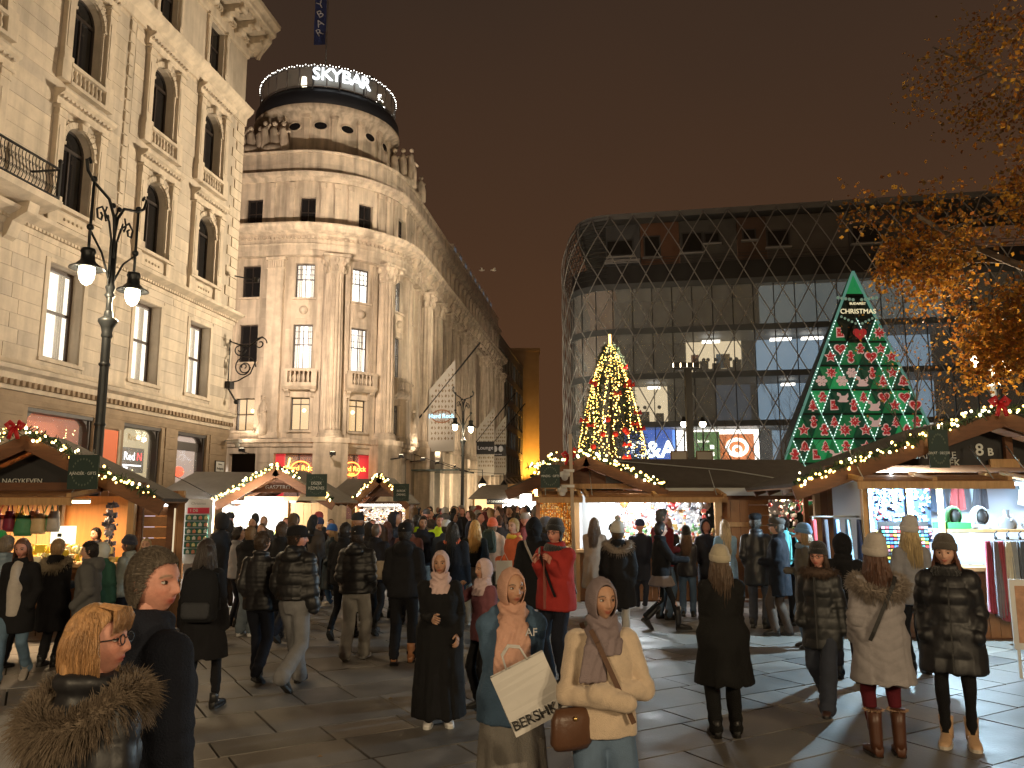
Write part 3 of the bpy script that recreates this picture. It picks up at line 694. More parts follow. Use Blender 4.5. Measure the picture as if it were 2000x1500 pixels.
    for k in range(23):
        s = S2+2.75+k*1.75; m = MB(); f.box(m, s-.22, s+.22, 19.1, 21.6, 0, .22); m.ball(f.at(s,21.75,.15), .22, 8, 6, sz=1.3); m.build('attic_herm', STONE_T2, root)
    # drum
    c = C; m = MB(); m.lathe([(4.55,24.0),(4.55,24.6),(4.45,24.65),(4.4,24.75),(4.4,27.3),(4.5,27.4),(4.62,27.6),(5.0,27.75),(5.1,27.9),(5.1,28.0)], (c.x,c.y,0), 64); dr = m.build('drum', STONE_T, root)
    aa = a0 + .06
    for k in range(-3, 9):
        a = aa + k*.40; ca, sa = math.cos(a), math.sin(a); P = Vector((c.x,c.y,0)); dv = Vector((ca,sa,0)); tv = Vector((-sa,ca,0))
        m = MB(); m.obox(P+dv*4.42+Vector((0,0,25.95)), tv*.17, dv*.1, (0,0,1.3)); m.obox(P+dv*4.45+Vector((0,0,27.35)), tv*.25, dv*.16, (0,0,.12)); m.obox(P+dv*4.44+Vector((0,0,24.7)), tv*.22, dv*.14, (0,0,.1)); m.build('drum_pilaster', STONE_T2, dr)
        a += .2; ca, sa = math.cos(a), math.sin(a); dv = Vector((ca,sa,0)); tv = Vector((-sa,ca,0)); o = P+dv*4.405+Vector((0,0,26.75))
        m = MB(); n = 20; V = [o + tv*.42*math.cos(2*PI*j/n) + Vector((0,0,.27*math.sin(2*PI*j/n))) + dv*.02 for j in range(n)]; m.add(V, [tuple(range(n))]); ov = m.build('oval_window', GLASS_D, dr)
        m = MB(); m.tube([o + tv*.46*math.cos(2*PI*j/n) + Vector((0,0,.3*math.sin(2*PI*j/n))) for j in range(n+1)], .055, 6, cap=False); m.build('window_frame', STONE_T2, ov)
    DK = mat('dark_fascia', (.018,.021,.028), .45)
    m = MB(); m.lathe([(4.2,27.95),(5.0,28.0),(5.05,28.05),(5.02,28.85),(4.85,29.15),(4.7,29.2),(4.7,29.35),(2,29.35)], (c.x,c.y,0), 64); m.build('roof_fascia', DK, root)
    # roof terrace: rail, glass, lights, sign
    m = MB()
    for z in (29.4, 30.75): m.tube([(c.x+4.75*math.cos(2*PI*j/64), c.y+4.75*math.sin(2*PI*j/64), z) for j in range(65)], .045, 6, cap=False)
    rail = m.build('terrace_rail', mat('rail_metal', (.25,.25,.25), .4, metal=.6), root)
    for j in range(32):
        a = 2*PI*j/32; m = MB(); P = Vector((c.x+4.75*math.cos(a), c.y+4.75*math.sin(a), 0)); m.tube([P+Vector((0,0,29.3)), P+Vector((0,0,30.75))], .025, 5); m.build('rail_post', mat('rail_metal', (.25,.25,.25), .4), rail)
        m = MB(); a1 = a+2*PI/32; m.add([(c.x+4.72*math.cos(t), c.y+4.72*math.sin(t), z) for t, z in ((a+.01,29.42),(a1-.01,29.42),(a1-.01,30.7),(a+.01,30.7))], [(0,1,2,3)]); m.build('glass_panel', mat('terrace_glass', (.55,.58,.55), .35, alpha=.45), rail)
    m = MB()
    for j in range(150):
        a = 2*PI*j/150; m.ball((c.x+4.8*math.cos(a), c.y+4.8*math.sin(a), 30.84+.05*math.sin(j*2.3)), .034, 5, 3)
    tag(m.build('string_light', glow('cool_bulb', (1,.95,.86), 7, False), root), kind='stuff')
    SG = glow('skybar_white', (.93,.97,1.0), 2.4); sg = MB()
    for a in (a0+.15, a0+.5, a0+.85): sg.tube([(c.x+4.9*math.cos(a), c.y+4.9*math.sin(a), 29.1), (c.x+4.9*math.cos(a), c.y+4.9*math.sin(a), 30.7)], .05, 6)
    sgo = sg.build('roof_sign', DK, root); ang = a0+.13
    for ch, w in zip('SKYBAR', (.128,.132,.124,.136,.136,.132)):
        a = ang + w/2; o = text('letter', ch, 1.2, SG, sgo, (c.x+5.0*math.cos(a), c.y+5.0*math.sin(a), 30.08), depth=.06, bold=.012); o.rotation_euler = (PI/2, 0, a+PI/2); ang += w*1.02
    m = MB(); m.lathe([(.02,2.2),(.28,1.5),(.2,1.5),(.45,.8),(.3,.8),(.6,0)], (c.x+3.6*math.cos(a0+1.85), c.y+3.6*math.sin(a0+1.85), 29.35), 10); tr = m.build('terrace_tree', mat('terrace_fir', (.02,.035,.02), .8), root)
    m = MB(); rng = random.Random(2)
    for j in range(60):
        h = rng.uniform(.1,2.3); r = .62*(1-h/2.4)+.05; a = rng.uniform(0,2*PI); m.ball((c.x+3.6*math.cos(a0+1.85)+r*math.cos(a), c.y+3.6*math.sin(a0+1.85)+r*math.sin(a), 29.35+h), .045, 5, 3)
    tag(m.build('tree_light', glow('cool_bulb', (1,.95,.86), 7, False), tr), kind='stuff')
    m = MB(); m.lathe([(.0,.75),(.16,.7),(.2,.1),(.1,0)], (c.x+4.4*math.cos(a0-.02), c.y+4.4*math.sin(a0-.02), 29.5), 10); m.build('terrace_lamp', glow('terrace_lamp', (1,.86,.6), 6), root)
    # flag pole with the blue banner
    px = xat(637, 53, 34); m = MB(); m.tube([(px,53,29.3),(px,53,46)], [.06,.04], 8); fp = m.build('flag_pole', mat('rail_metal', (.25,.25,.25), .4), root)
    m = MB(); n = 14; V = []
    for j in range(n+1):
        z = 39.5 - 5.0*j/n
        for x, k in ((-.07,0),(-.5,1),(-.92,2)): V.append((px+x, 53+.06*math.sin(j*.9+k), z))
    m.add(V, [(j*3+i, j*3+i+1, j*3+i+4, j*3+i+3) for j in range(n) for i in range(2)]); fl = m.build('banner', mat('banner_blue', (.035,.05,.16), .8, noise=.2, nscale=2), fp)
    for j, ch in enumerate('SKYBAR'):
        o = text('letter', ch, .8, mat('banner_white', (.6,.62,.7), .8), fl, (px-.5, 52.9, 38.95-j*.72)); o.rotation_euler = (PI/2, -.5, 0)
    for u, h in ((565,2.6), (725,2.0), (651,1.2)):
        x = xat(u, 53, 31); m = MB(); m.tube([(x,53,29.3),(x,53,30.9+h*.4)], .03, 5); m.box(x-.1,x+.1,52.9,53.1,30.9+h*.4,31.2+h*.4); m.build('roof_mast', IRON, root)
    # statues at the drum's sides
    def statue(P, h, seed):
        rng = random.Random(seed); m = MB(); x, y, z = P
        for k in range(3):
            ox = (k-1)*.6; m.tube([(x+ox,y,z),(x+ox+.05,y,z+h*.4),(x+ox-.05,y-.1,z+h*.7),(x+ox,y-.1,z+h*.82)], [.36,.32,.27,.1], 8); m.ball((x+ox,y-.12,z+h*.9), .17, 8, 6)
            m.tube([(x+ox,y,z+h*.7),(x+ox+rng.uniform(.3,.6),y-.2,z+h*rng.uniform(.45,.95))], .09, 6)
        m.ball((x,y-.2,z+.3), .5, 8, 6, sx=1.6); m.build('statue', STONE_T2, root)
    q = f.at(-1.6,24.3,-.8); statue(q, 2.5, 1); q = f.at(-3.2,24.3,-.8); statue(q, 2.2, 2); q = f.at(S2+.8,24.3,-.6); statue(q, 3.0, 3); q = f.at(S2+3.6,24.3,-.6); statue(q, 2.0, 4)
    m = MB(); f.sweep(m, -16, -1, [(-.5,24.2),(-3.5,27.2),(-3.5,24.2)]); f.sweep(m, S2+1.5, END, [(-.4,24.2),(-2.0,25.9),(-5,26.2),(-5,24.2)]); m.build('mansard_roof', ROOFM, root)
    for k in range(9):
        s = S2+18+k*2.6; m = MB(); f.box(m, s-.7, s+.7, 24.35, 25.6, -1.2, -.35); dm = m.build('dormer', STONE_T2, root); m = MB(); f.box(m, s-.5,s+.5,24.5,25.4,-.35,-.33); m.build('pane', mat('dormer_glass', (.05,.06,.07), .15, emit=(.5,.6,.7), estr=.12), dm)
    # cafe windows with neon on the ground floor of the arc
    REDW = mat('red_wall', (.62,.05,.06), .6, emit=(1,.06,.08), estr=.35)
    for i, (s, hw) in enumerate(((1.15,1.5), (4.72,1.15), (8.2,.9))):
        m = MB(); f.box(m, s-hw, s+hw, 1, 4.95, -1.6, -1.55); cw = m.build('cafe_window', mat('cafe_dark', (.10,.045,.05), .5, emit=(.7,.15,.15), estr=.12), root)
        for a, b in (((s-hw, s-hw+.55),) if i != 1 else ((s+hw-.75, s+hw),)):
            m = MB(); f.box(m, a, b, 1, 4.93, -.55, -.3); m.build('red_panel', REDW, cw)
        m = MB(); f.box(m, s-.04, s+.04, 1, 4.9, -.4, -.32); m.build('window_bar', FRAME_D, cw); m = MB(); f.box(m, s-hw, s+hw, 1, 4.9, -.36, -.35); m.build('pane', GLASS_S, cw)
        if i < 2:
            P = Vector(f.at(s+.15 if i == 0 else s-.2, 4.05, -.2)); A = Vector(f.at(s+.1,0)) - Vector(f.at(s-.1,0)); rz = math.atan2(A.y, A.x); A.normalize(); up = Vector((0,0,1)); m = MB(); n = 20
            m.tube([P + A*.55*math.cos(2*PI*j/n) + up*.42*math.sin(2*PI*j/n) for j in range(n+1)], .035, 6, cap=False); ng = m.build('neon_ring', glow('neon_orange', (1,.22,.04), 6), cw)
            o = text('neon_lettering', 'Hard Rock', .42, glow('neon_amber', (1,.35,.05), 7), ng, tuple(P + Vector((0,0,.03))), depth=.01); o.rotation_euler = (PI/2, 0, rz); o.location = P + Vector((SE*0))-Vector((A.y*-.04, A.x*.04,0))
            o = text('neon_lettering', 'CAFE', .17, glow('neon_amber', (1,.35,.05), 7), ng, tuple(P - up*.3), depth=.01); o.rotation_euler = (PI/2, 0, rz)
            m = MB(); Q = P - A*.75 + up*.12; m.tube([Q, Q+up*.5+A*.1], .05, 6); m.tube([Q+A*.1*math.cos(t)-up*.15+up*.16*math.sin(t) for t in [k*PI/5 for k in range(11)]], .04, 6); m.build('neon_guitar', glow('neon_yellow', (1,.6,.12), 7), ng)
    m = MB(); f.box(m, -5.9, -3.3, 2.9, 4.1, .15, .22); m.build('light_box', glow('lightbox_white', (1,1,.97), 2.5), root)
    # wall floodlights on arms
    FL = glow('flood_face', (1,.82,.55), 10)
    for s, z in ((-4.9,5.2), (-1.9,5.25), (2.95,5.0), (6.5,5.0), (S2+1.6,5.1), (S2+6,5.1), (S2+12,5.1), (S2+18,5.1), (S2+25,5.1), (S2+32,5.1)):
        oo = .95 if s in (2.95, 6.5) else .1
        m = MB(); m.tube([f.at(s,z-.3,oo), f.at(s,z-.25,oo+.8)], .035, 6); P = Vector(f.at(s,z-.15,oo+.9)); m.obox(P, (.16,0,0), (0,.13,0), (0,0,.1)); fl = m.build('floodlight', IRON, root)
        m = MB(); m.obox(P+Vector((0,0,.105)), (.12,0,0), (0,.1,0), (0,0,.004)); m.build('flood_glass', FL, fl)
        lamp('flood_beam', 'SPOT', tuple(P+Vector((0,0,.2))), 130 if s in (2.95, 6.5) else 380, (1,.80,.58), fl, .25, aim=f.at(s, z+12, oo+.15 if s < S2 else oo+.3), angle=R(150), blend=1)
    # canopy and arched portal on the street side
    m = MB(); f.box(m, S2+2.3, S2+8, 4.2, 4.3, 0, 3.4); cn = m.build('canopy', mat('canopy_glass', (.10,.14,.14), .2), root)
    for k in (2.6,7.6): m = MB(); m.bar(f.at(S2+k,5.4,0), f.at(S2+k,4.3,3.2), .05, .05); m.build('canopy_stay', IRON, cn)
    LS = glow('lit_shop_cool', (.82,.95,.86), .75); LS2 = glow('lit_shop_warm', (1,.74,.4), .9)
    for k in range(11):
        s = S2+5.3+k*3.5; sw = MB(); f.box(sw, s-1.1, s+1.1, .2, 5.0, -.45, -.4); w = sw.build('shop_window', LS if k < 3 else LS2, root)
        m = MB(); f.box(m, s-.05, s+.05, .2, 5, -.3, -.22); f.box(m, s-1.1, s+1.1, 3.4, 3.5, -.3, -.22); m.build('window_frame', FRAME_D, w)
        m = MB(); f.box(m, s-1.05, s+1.05, .3, 4.9, -.3, -.29); m.build('pane', GLASS_S, w)
    # street side banners hanging from slanted poles
    LACE = mat('banner_lace', (.42,.39,.34), .8); LACED = mat('banner_hole', (.2,.15,.1), .9)
    for s, zt, zb, w, logo in ((S2+3.5, 12.2, 5.6, 1.9, 1), (S2+23, 11.2, 4.6, 1.7, 2), (S2+31, 11.2, 4.9, 1.7, 3)):
        m = MB(); m.tube([f.at(s,zt-4.2,.2), f.at(s,zt+1.2,4.6)], .06, 6); pl = m.build('banner_pole', IRON, root)
        m = MB(); V = [f.at(s,zb,.9), f.at(s,zb,.9+w), f.at(s,zt,.9+w), f.at(s,zt-2.2,.9)]; off = SD*.04; V = [Vector(v) for v in V]; m.add([v-off for v in V]+[v+off for v in V], [(0,1,2,3),(7,6,5,4),(0,4,5,1),(1,5,6,2),(2,6,7,3),(3,7,4,0)]); bn = m.build('street_banner', LACE, pl)
        m = MB(); dz = .34
        for j in range(7):
            for i in range(16):
                x = 1.05 + j*(w-.2)/7; z = zb+.9+i*.38
                if z > zt-2.6+ (x-.9)/w*2.2: continue
                A = Vector(f.at(s,z,x)) - SD*.05; nv = SE; up = Vector((0,0,1)); m.add([A+nv*.16, A+up*.15+nv*.02, A+nv*.06-up*.02, A-up*.13+nv*.05] if (i+j) % 2 else [A+nv*.2+up*.05, A+up*.16+nv*.12, A+nv*.02, A-up*.1+nv*.14], [(0,1,2,3)])
        tag(m.build('lace_cutout', LACED, bn), kind='stuff')
        up = Vector((0,0,1)); P = Vector(f.at(s, (zb+zt)/2-.8 if logo == 1 else zb+2.6, .9+w/2)) - SD*.08; rz = math.atan2(SE.y, SE.x)
        if logo == 1:
            m = MB(); m.tube([P+SE*.7*math.cos(2*PI*j/20)+up*.45*math.sin(2*PI*j/20) for j in range(21)], .04, 6, cap=False); q = m.build('banner_emblem', mat('emblem_brown', (.25,.1,.04), .6), bn)
            o = text('lettering', 'Hard Rock', .42, glow('neon_blue', (.35,.75,1.0), 3.5), q, tuple(P-SD*.05)); o.rotation_euler = (PI/2,0,rz); o = text('lettering', 'CAFE', .25, mat('emblem_brown', (.25,.1,.04), .6), q, tuple(P-up*.32-SD*.05)); o.rotation_euler = (PI/2,0,rz)
        else:
            m = MB(); m.obox(P, SE*.85, SD*.03, up*.6); q = m.build('banner_emblem', mat('board_black', (.01,.01,.012), .4), bn)
            if logo == 2: o = text('lettering', 'Lounge', .52, mat('banner_white', (.6,.62,.7), .8), q, tuple(P-SD*.05)); o.rotation_euler = (PI/2,0,rz)
            else:
                m = MB()
                for sx in (-1,1): m.ball(P+SE*.3*sx+up*.15-SD*.06, .32, 8, 6, sy=.15, sx=.8)
                m.build('emblem_wings', mat('banner_white', (.6,.62,.7), .8), q); o = text('lettering', '•••••', .45, mat('banner_white', (.6,.62,.7), .8), q, tuple(P-up*.45-SD*.05)); o.rotation_euler = (PI/2,0,rz)
    return f
TF = tower_building()

# ------------------------------------------------------------------ buildings down the street
def far_street():
    A = Vector(TF.at(6.0*PI/2+43, 0, -.6)); f = Facade([('line', 0, 30, A, SD)])
    GREY = mat('grey_render', (.27,.25,.215), .8, noise=.1, nscale=1); b = thing('office_block', 'grey five-storey block with rows of dark windows down the street', 'building')
    ops = []
    for r in range(5):
        for k in range(10): ops.append((1.2+k*2.85, 3.2+k*2.85, 6.2+r*3.35, 8.6+r*3.35, False, .2))
    m = MB(); f.wall(m, 0, 30, 0, 23.4, ops, .2); f.box(m, 0, .3, 0, 23.4, -12, -.2); f.box(m, 29.7, 30, 0, 23.4, -12, -.2); f.sweep(m, 0, 30, [(.1,23.2),(.1,23.5),(-12,23.5),(-12,23.2)]); m.build('wall', GREY, b)
    rng = random.Random(4); GL = mat('office_glass', (.05,.06,.065), .15); GL2 = mat('office_glass_pale', (.09,.11,.115), .2, emit=(.4,.5,.5), estr=.06)
    for o in ops:
        m = MB(); f.box(m, o[0], o[1], o[2], o[3], -.25, -.2); w = m.build('window', FRAME_D, b); m = MB(); f.box(m, o[0]+.08, o[1]-.08, o[2]+.08, o[3]-.08, -.2, -.185); m.build('pane', rng.choice((GL, GL, GL2)), w)
    for k in range(9):
        m = MB(); s = 2+k*3; f.sweep(m, s, s+1.5, [(0,5.6),(1.6,4.2),(1.6,4.1),(0,5.4)]); m.build('awning', mat('awning_stripe_%d' % (k % 2), ((.35,.3,.24),(.1,.08,.07))[k % 2], .8), b)
    for k in range(8):
        m = MB(); s = 1.5+k*3.4; f.box(m, s, s+2.4, .3, 4, -.3, .02); m.build('shop_front', glow('lit_shop_warm', (1,.74,.4), .9), b)
    x0, x1, y = -3.0, xat(1054, 126), 126.0
    t = thing('tower_block', 'tall plain block washed in amber light at the end of the street', 'building'); m = MB(); m.box(x0, x1, y, y+16, 0, 26.2); m.box(x0-.2, x1+.2, y-.2, y+16.2, 26.2, 26.7); m.build('wall', mat('amber_render', (.5,.36,.2), .85, noise=.12, nscale=.6), t)
    m = MB(); m.box(x1-2.6, x1-2.1, y-.5, y, 0, 24.5); m.build('wall_rib', mat('amber_render', (.5,.36,.2), .85), t)
    lm = MB(); lm.box(x1-1.6, x1-.9, y-3.2, y-2.6, 6, 6.4); fl = lm.build('floodlight', IRON, t); lamp('amber_beam', 'SPOT', (x1-1.2, y-2.8, 4.6), 9000, (1,.47,.07), fl, .3, aim=(x1-1.6, y, 17), angle=R(110), blend=1)
    # low pale block right of the street end
    l = thing('low_block', 'low dim block beyond the street end', 'building'); m = MB(); m.box(4.8, 11, 118, 128, 0, 6); m.box(4.6,11.2,117.8,128,6,6.4); m.build('wall', mat('low_wall', (.3,.24,.18), .85), l)
    # hanging street lamps over the lane
    for i, (u, v, Y) in enumerate(((942,950,62), (984,953,72), (1014,957,84))):
        z = zat(v, Y); x = xat(u, Y); t = thing('hanging_lamp', ('nearest','middle','farthest')[i] + ' of the three glowing lamps hung over the street', 'street lamp', (x,Y,z), 0, 'lamps hung over the street')
        m = MB(); m.lathe([(.02,.75),(.1,.6),(.28,.35),(.34,.2),(.3,.16)], (0,0,0), 12); m.tube([(0,0,.7),(0,0,1.3)], .03, 6); m.tube([(0,0,1.25),(-6,-.2,1.6)], .02, 4); m.build('lamp_hood', IRON, t)
        m = MB(); m.ball((0,0,.05), .26, 10, 8); m.build('globe', glow('globe_warm', (1,.85,.6), 14), t); lamp('lamp_light', 'POINT', (0,0,-.25), 1100, (1,.78,.5), t, .25)
far_street()
# ------------------------------------------------------------------ glass department store with its steel net
def store():
    H = 25.6; e = Vector((1,-.18,0)).normalized(); RC = 4.0; P = Vector((xat(1190,62,25), 62, 0)); nrm = Vector((e.y,-e.x,0))   # outward, toward the camera
    C = P - nrm*RC; a0 = math.atan2(nrm.y, nrm.x) - PI/2; AL = RC*PI/2; back = Vector((nrm.x, nrm.y, 0))
    L = Facade([('line', -14, 0, C + Vector((math.cos(a0), math.sin(a0),0))*RC - nrm*-1*0 - nrm*14, nrm), ('arc', 0, AL, C, RC, a0, 1), ('line', AL, AL+46, P, e)]); f = L; S = AL
    root = thing('department_store', 'dark glass department store wrapped in a steel lattice net, lit shop floor', 'building')
    lv = [0, 4.6, 8.15, 11.95, 15.6, 19.3, 25.0]
    DKG = mat('store_dark_glass', (.02,.022,.022), .12, spec=.5); SLAB = mat('store_slab', (.11,.125,.135), .6); MUL = mat('store_mullion', (.05,.052,.052), .5)
    def su(u, Y=60): return S + (xat(u, Y) - P.x)/e.x
    for i in range(1, 6):
        m = MB(); f.sweep(m, -14, S+46, [(-.55,lv[i]-.35),(-.35,lv[i]-.35),(-.3,lv[i]+.1),(-.55,lv[i]+.1)]); f.box(m, S+.3, S+45.5, lv[i]-.3, lv[i]-.02, -5, -.6); m.build('floor_slab', SLAB, root)
    m = MB(); f.sweep(m, -14, S+46, [(-.5,19.3),(-.5,20.9),(-.9,20.9),(-.9,19.3)]); m.build('dark_band', mat('store_band', (.03,.031,.032), .5), root)
    # back wall of the floors: dark inside
    m = MB(); f.sweep(m, -14, S+46, [(-5.2,0),(-5.2,19.2),(-5.4,19.2),(-5.4,0)]); m.build('inner_wall', mat('store_inside', (.028,.034,.04), .8), root)
    WHT = glow('store_room_warm', (1,.80,.5), 1.2); BLU = glow('store_room_cool', (.5,.76,1.0), .48); WH2 = glow('store_room_shop', (1,.93,.82), 5.0); BL2 = glow('store_room_blue', (.12,.33,1.0), 2.2); PALE = glow('store_pale_panel', (.68,.86,.88), .16)
    def bay(u0, u1, i, mtl, depth=4.5, name='lit_bay'):
        m = MB(); f.box(m, su(u0), su(u1), lv[i]+.1, lv[i+1]-.36, -depth-.06, -depth); return m.build(name, mtl, root)
    b1 = bay(1360, 1475, 3, WHT); bay(1238, 1318, 2, WHT); bay(1420, 1490, 2, mat('store_blue_dim', (.05,.08,.11), .6, emit=(.4,.65,1), estr=.07)); bay(1505, 1850, 4, PALE, 1.2); bay(1505, 1850, 3, BLU); bay(1505, 1850, 2, BLU); bay(1240, 1330, 1, BL2, 2.5); bay(1334, 1500, 1, WH2, 3.0); bay(1530, 1900, 1, BLU); bay(1640, 2000, 1, WH2, 2.8)
    for u, i, w in ((1410,3,.7), (1550,3,.8), (1612,3,.8), (1560,2,.5), (1290,2,.5), (1700,3,1.2)):
        m = MB(); s = su(u); f.box(m, s-w, s+w, lv[i+1]-.75, lv[i+1]-.6, -3.2, -2.6); m.build('ceiling_light', glow('store_tube', (1,.95,.85) if u < 1500 else (.85,.95,1), 5), root)
    rng = random.Random(8); FURN = mat('store_furniture', (.03,.025,.02), .7)
    for u in (1380,1395,1404,1420,1436,1450,1462, 1255, 1270, 1300):
        i = 3 if u > 1350 else 2; m = MB(); s = su(u); f.box(m, s-.3, s+.35, lv[i]+.1, lv[i]+rng.uniform(.7,1.5), -3.8, -3.2); m.ball(f.at(s, lv[i]+1.6, -3.5), .16, 8, 6); m.build('shop_fitting', FURN, root)
    for u, c in ((1378,(.5,.18,.1)), (1443,(.4,.25,.1)), (1430,(.1,.2,.3))):
        m = MB(); s = su(u); f.box(m, s-.3,s+.3,lv[3]+1.0,lv[3]+2.2,-4.4,-4.35); m.build('wall_picture', mat('picture_%d' % u, c, .6), root)
    # glazing with mullions
    for i in range(1, 5):
        s = .2; 
        while s < S+45:
            w = 1.55; m = MB(); f.box(m, s+.03, s+w-.03, lv[i]+.12, lv[i+1]-.36, -.46, -.44); m.build('glass_panel', mat('store_glass', (.75,.8,.8), .03, alpha=.28, spec=.7), root)
            m = MB(); f.box(m, s-.03, s+.03, lv[i]+.1, lv[i+1]-.34, -.52, -.38); m.build('mullion', MUL, root); s += w
    # shop signs on the lit floor
    m = MB(); s0 = su(1262); f.box(m, s0-1.3, s0+2.4, lv[1]+.2, lv[2]-.5, -.7, -.6); bp = m.build('blue_sign_panel', glow('sign_blue', (.05,.2,.85), .9), root); rz = math.atan2(e.y, e.x)
    o = text('sign_lettering', 'C&A', 1.75, glow('sign_white_blue', (.75,.88,1), 7), bp, f.at(su(1285), lv[1]+1.45, -.5), depth=.05, bold=.03); o.rotation_euler = (PI/2,0,rz)
    m = MB(); s0 = su(1385); f.box(m, s0-.7, s0+1.3, lv[1]+.2, lv[2]-.6, -2.2, -2.1); gp = m.build('green_poster', mat('green_poster', (.10,.22,.07), .6, emit=(.2,.42,.13), estr=.55), root)
    for k in range(3): m = MB(); f.box(m, s0+.55, s0+.85, lv[1]+.5+k*.55, lv[1]+.8+k*.55, -2.09, -2.07); m.build('poster_mark', WH2, gp)
    o = text('poster_lettering', 'October', .3, WH2, gp, f.at(s0, lv[1]+2.2, -2.05)); o.rotation_euler = (PI/2,0,rz)
    s0 = su(1455); m = MB(); f.box(m, s0-1.4, s0+1.2, lv[1]+.5, lv[2]-.8, -2.3, -2.2); rp = m.build('orange_poster', mat('poster_orange', (.8,.25,.08), .6, emit=(1,.3,.1), estr=.9), root)
    m = MB(); m.tube([f.at(s0-.1+.75*math.cos(2*PI*j/24), lv[1]+1.7+.62*math.sin(2*PI*j/24), -2.15) for j in range(25)], .14, 6, cap=False); m.tube([f.at(s0-.1+.3*math.cos(2*PI*j/24), lv[1]+1.5+.3*math.sin(2*PI*j/24), -2.15) for j in range(25)], .1, 6, cap=False); m.build('poster_drawing', WH2, rp)
    # recessed top storey with coloured panels and windows
    cols = [((.10,.105,.11),1185,1270), ((.17,.085,.05),1270,1352), ((.11,.11,.105),1352,1470), ((.12,.075,.055),1470,1530), ((.13,.12,.11),1530,1690), ((.08,.08,.08),1690,1850)]
    for k, (c, u0, u1) in enumerate(cols):
        m = MB(); f.box(m, su(u0), su(u1)-.05, 20.9, 24.9, -2.2, -2.0); m.build('wall_panel', mat('store_panel_%d' % k, c, .7, noise=.12, nscale=1), root)
    for u0, u1, z0, z1 in ((1190,1255,22.2,23.6), (1276,1312,22.0,23.8), (1355,1400,22.2,23.9), (1402,1435,22.9,23.8), (1480,1508,23.0,23.9), (1528,1575,22.3,23.7), (1695,1750,22.2,23.7)):
        m = MB(); f.box(m, su(u0), su(u1), z0, z1, -2.0, -1.9); w = m.build('window', MUL, root); m = MB(); f.box(m, su(u0)+.12, su(u1)-.12, z0+.12, z1-.12, -1.9, -1.885); m.build('pane', DKG, w)
        m = MB(); f.box(m, su(u0)-.1, su(u1)+.1, z0-.18, z0-.04, -2.0, -1.7); m.build('window_ledge', mat('ledge_grey', (.4,.4,.4), .6), w)
    m = MB(); f.box(m, su(1185), su(1268), 21.5, 21.85, -1.7, -1.6); m.build('balcony_beam', mat('ledge_grey', (.4,.4,.4), .6), root)
    m = MB(); f.sweep(m, -14, S+46, [(-1.3,25.0),(-.9,25.0),(-.85,25.45),(-1.3,25.6)]); f.sweep(m, -14, S+46, [(-1.3,25.2),(-9,25.3),(-9,25.5),(-1.3,25.4)]); m.build('roof_edge', mat('roof_edge_grey', (.16,.165,.165), .5), root)
    for k in range(3):
        m = MB()
        for z in (20.95+k*.25,): m.tube([f.at(S+.2+j*1.5, z, -.3) for j in range(31)], .025, 5)
        m.build('guard_cable', MUL, root)
    # rails seen on the curved corner
    for k in range(16):
        m = MB(); z = 19.8+k*.36; pull = 0 if z < 21.5 else -((z-21.5)/4.0)**2*1.0
        m.tube([f.at(-8+j*.7, z, .05+pull) for j in range(21)], .03, 5); m.build('louvre', MUL, root)
    # the net: every rod an object
    ROD = mat('net_steel', (.42,.42,.41), .45, metal=.4)
    pitch = 1.87; rise = 3.5
    def netpt(s, z):
        o = .35 if z < 21.5 else .35 - ((z-21.5)/4.0)**2*1.3
        return f.at(s, z, o)
    k = -18
    while k < 36:
        for sg in (1, -1):
            pts = []; z = 4.2
            while z <= 25.3:
                s = S + k*pitch + sg*(z-4.2)/rise*pitch + (0 if sg > 0 else pitch*6)
                if -13 < s < S+45: pts.append(netpt(s, z))
                z += .55 if z < 21 else .3
            if len(pts) > 2: m = MB(); m.tube(pts, .045, 5); m.build('net_rod', ROD, root)
        k += 1
    # lean street mast in front, black
    x = xat(1352, 38); t = thing('lamp_mast', 'plain black mast with a small two-panel board near its foot, before the store', 'mast', (x,38,0))
    m = MB(); m.box(-.2,.2,-.2,.2,0,4.1); m.box(-.15,.15,-.15,.15,4.1,zat(722,38)); m.build('pole', IRON, t)
    m = MB(); m.box(-1.0,-.2,-.25,-.2,3.1,4.4); m.box(.2,1.0,-.25,-.2,3.1,4.4); m.build('board', mat('board_frame', (.12,.07,.04), .7), t); m = MB(); m.box(-.94,-.26,-.27,-.25,3.16,4.34); m.box(.26,.94,-.27,-.25,3.16,4.34); m.build('board_face', mat('board_face', (.3,.28,.26), .7), t)
    for i, u in enumerate((1341, 1378)):
        Y = 46; x = xat(u, Y); t = thing('street_lamp', ('left' if i == 0 else 'right') + ' of two small lit lamps in front of the lit shop floor', 'street lamp', (x,Y,0), 0, 'small lamps by the store'); z = zat(828, Y)
        m = MB(); m.tube([(0,0,0),(0,0,z-.1)], .05, 6); m.lathe([(.03,.45),(.1,.35),(.2,.15),(.22,.1)], (0,0,z), 10); m.build('pole', IRON, t); m = MB(); m.ball((0,0,z), .2, 10, 8); m.build('globe', glow('globe_warm', (1,.85,.6), 14), t)
store()

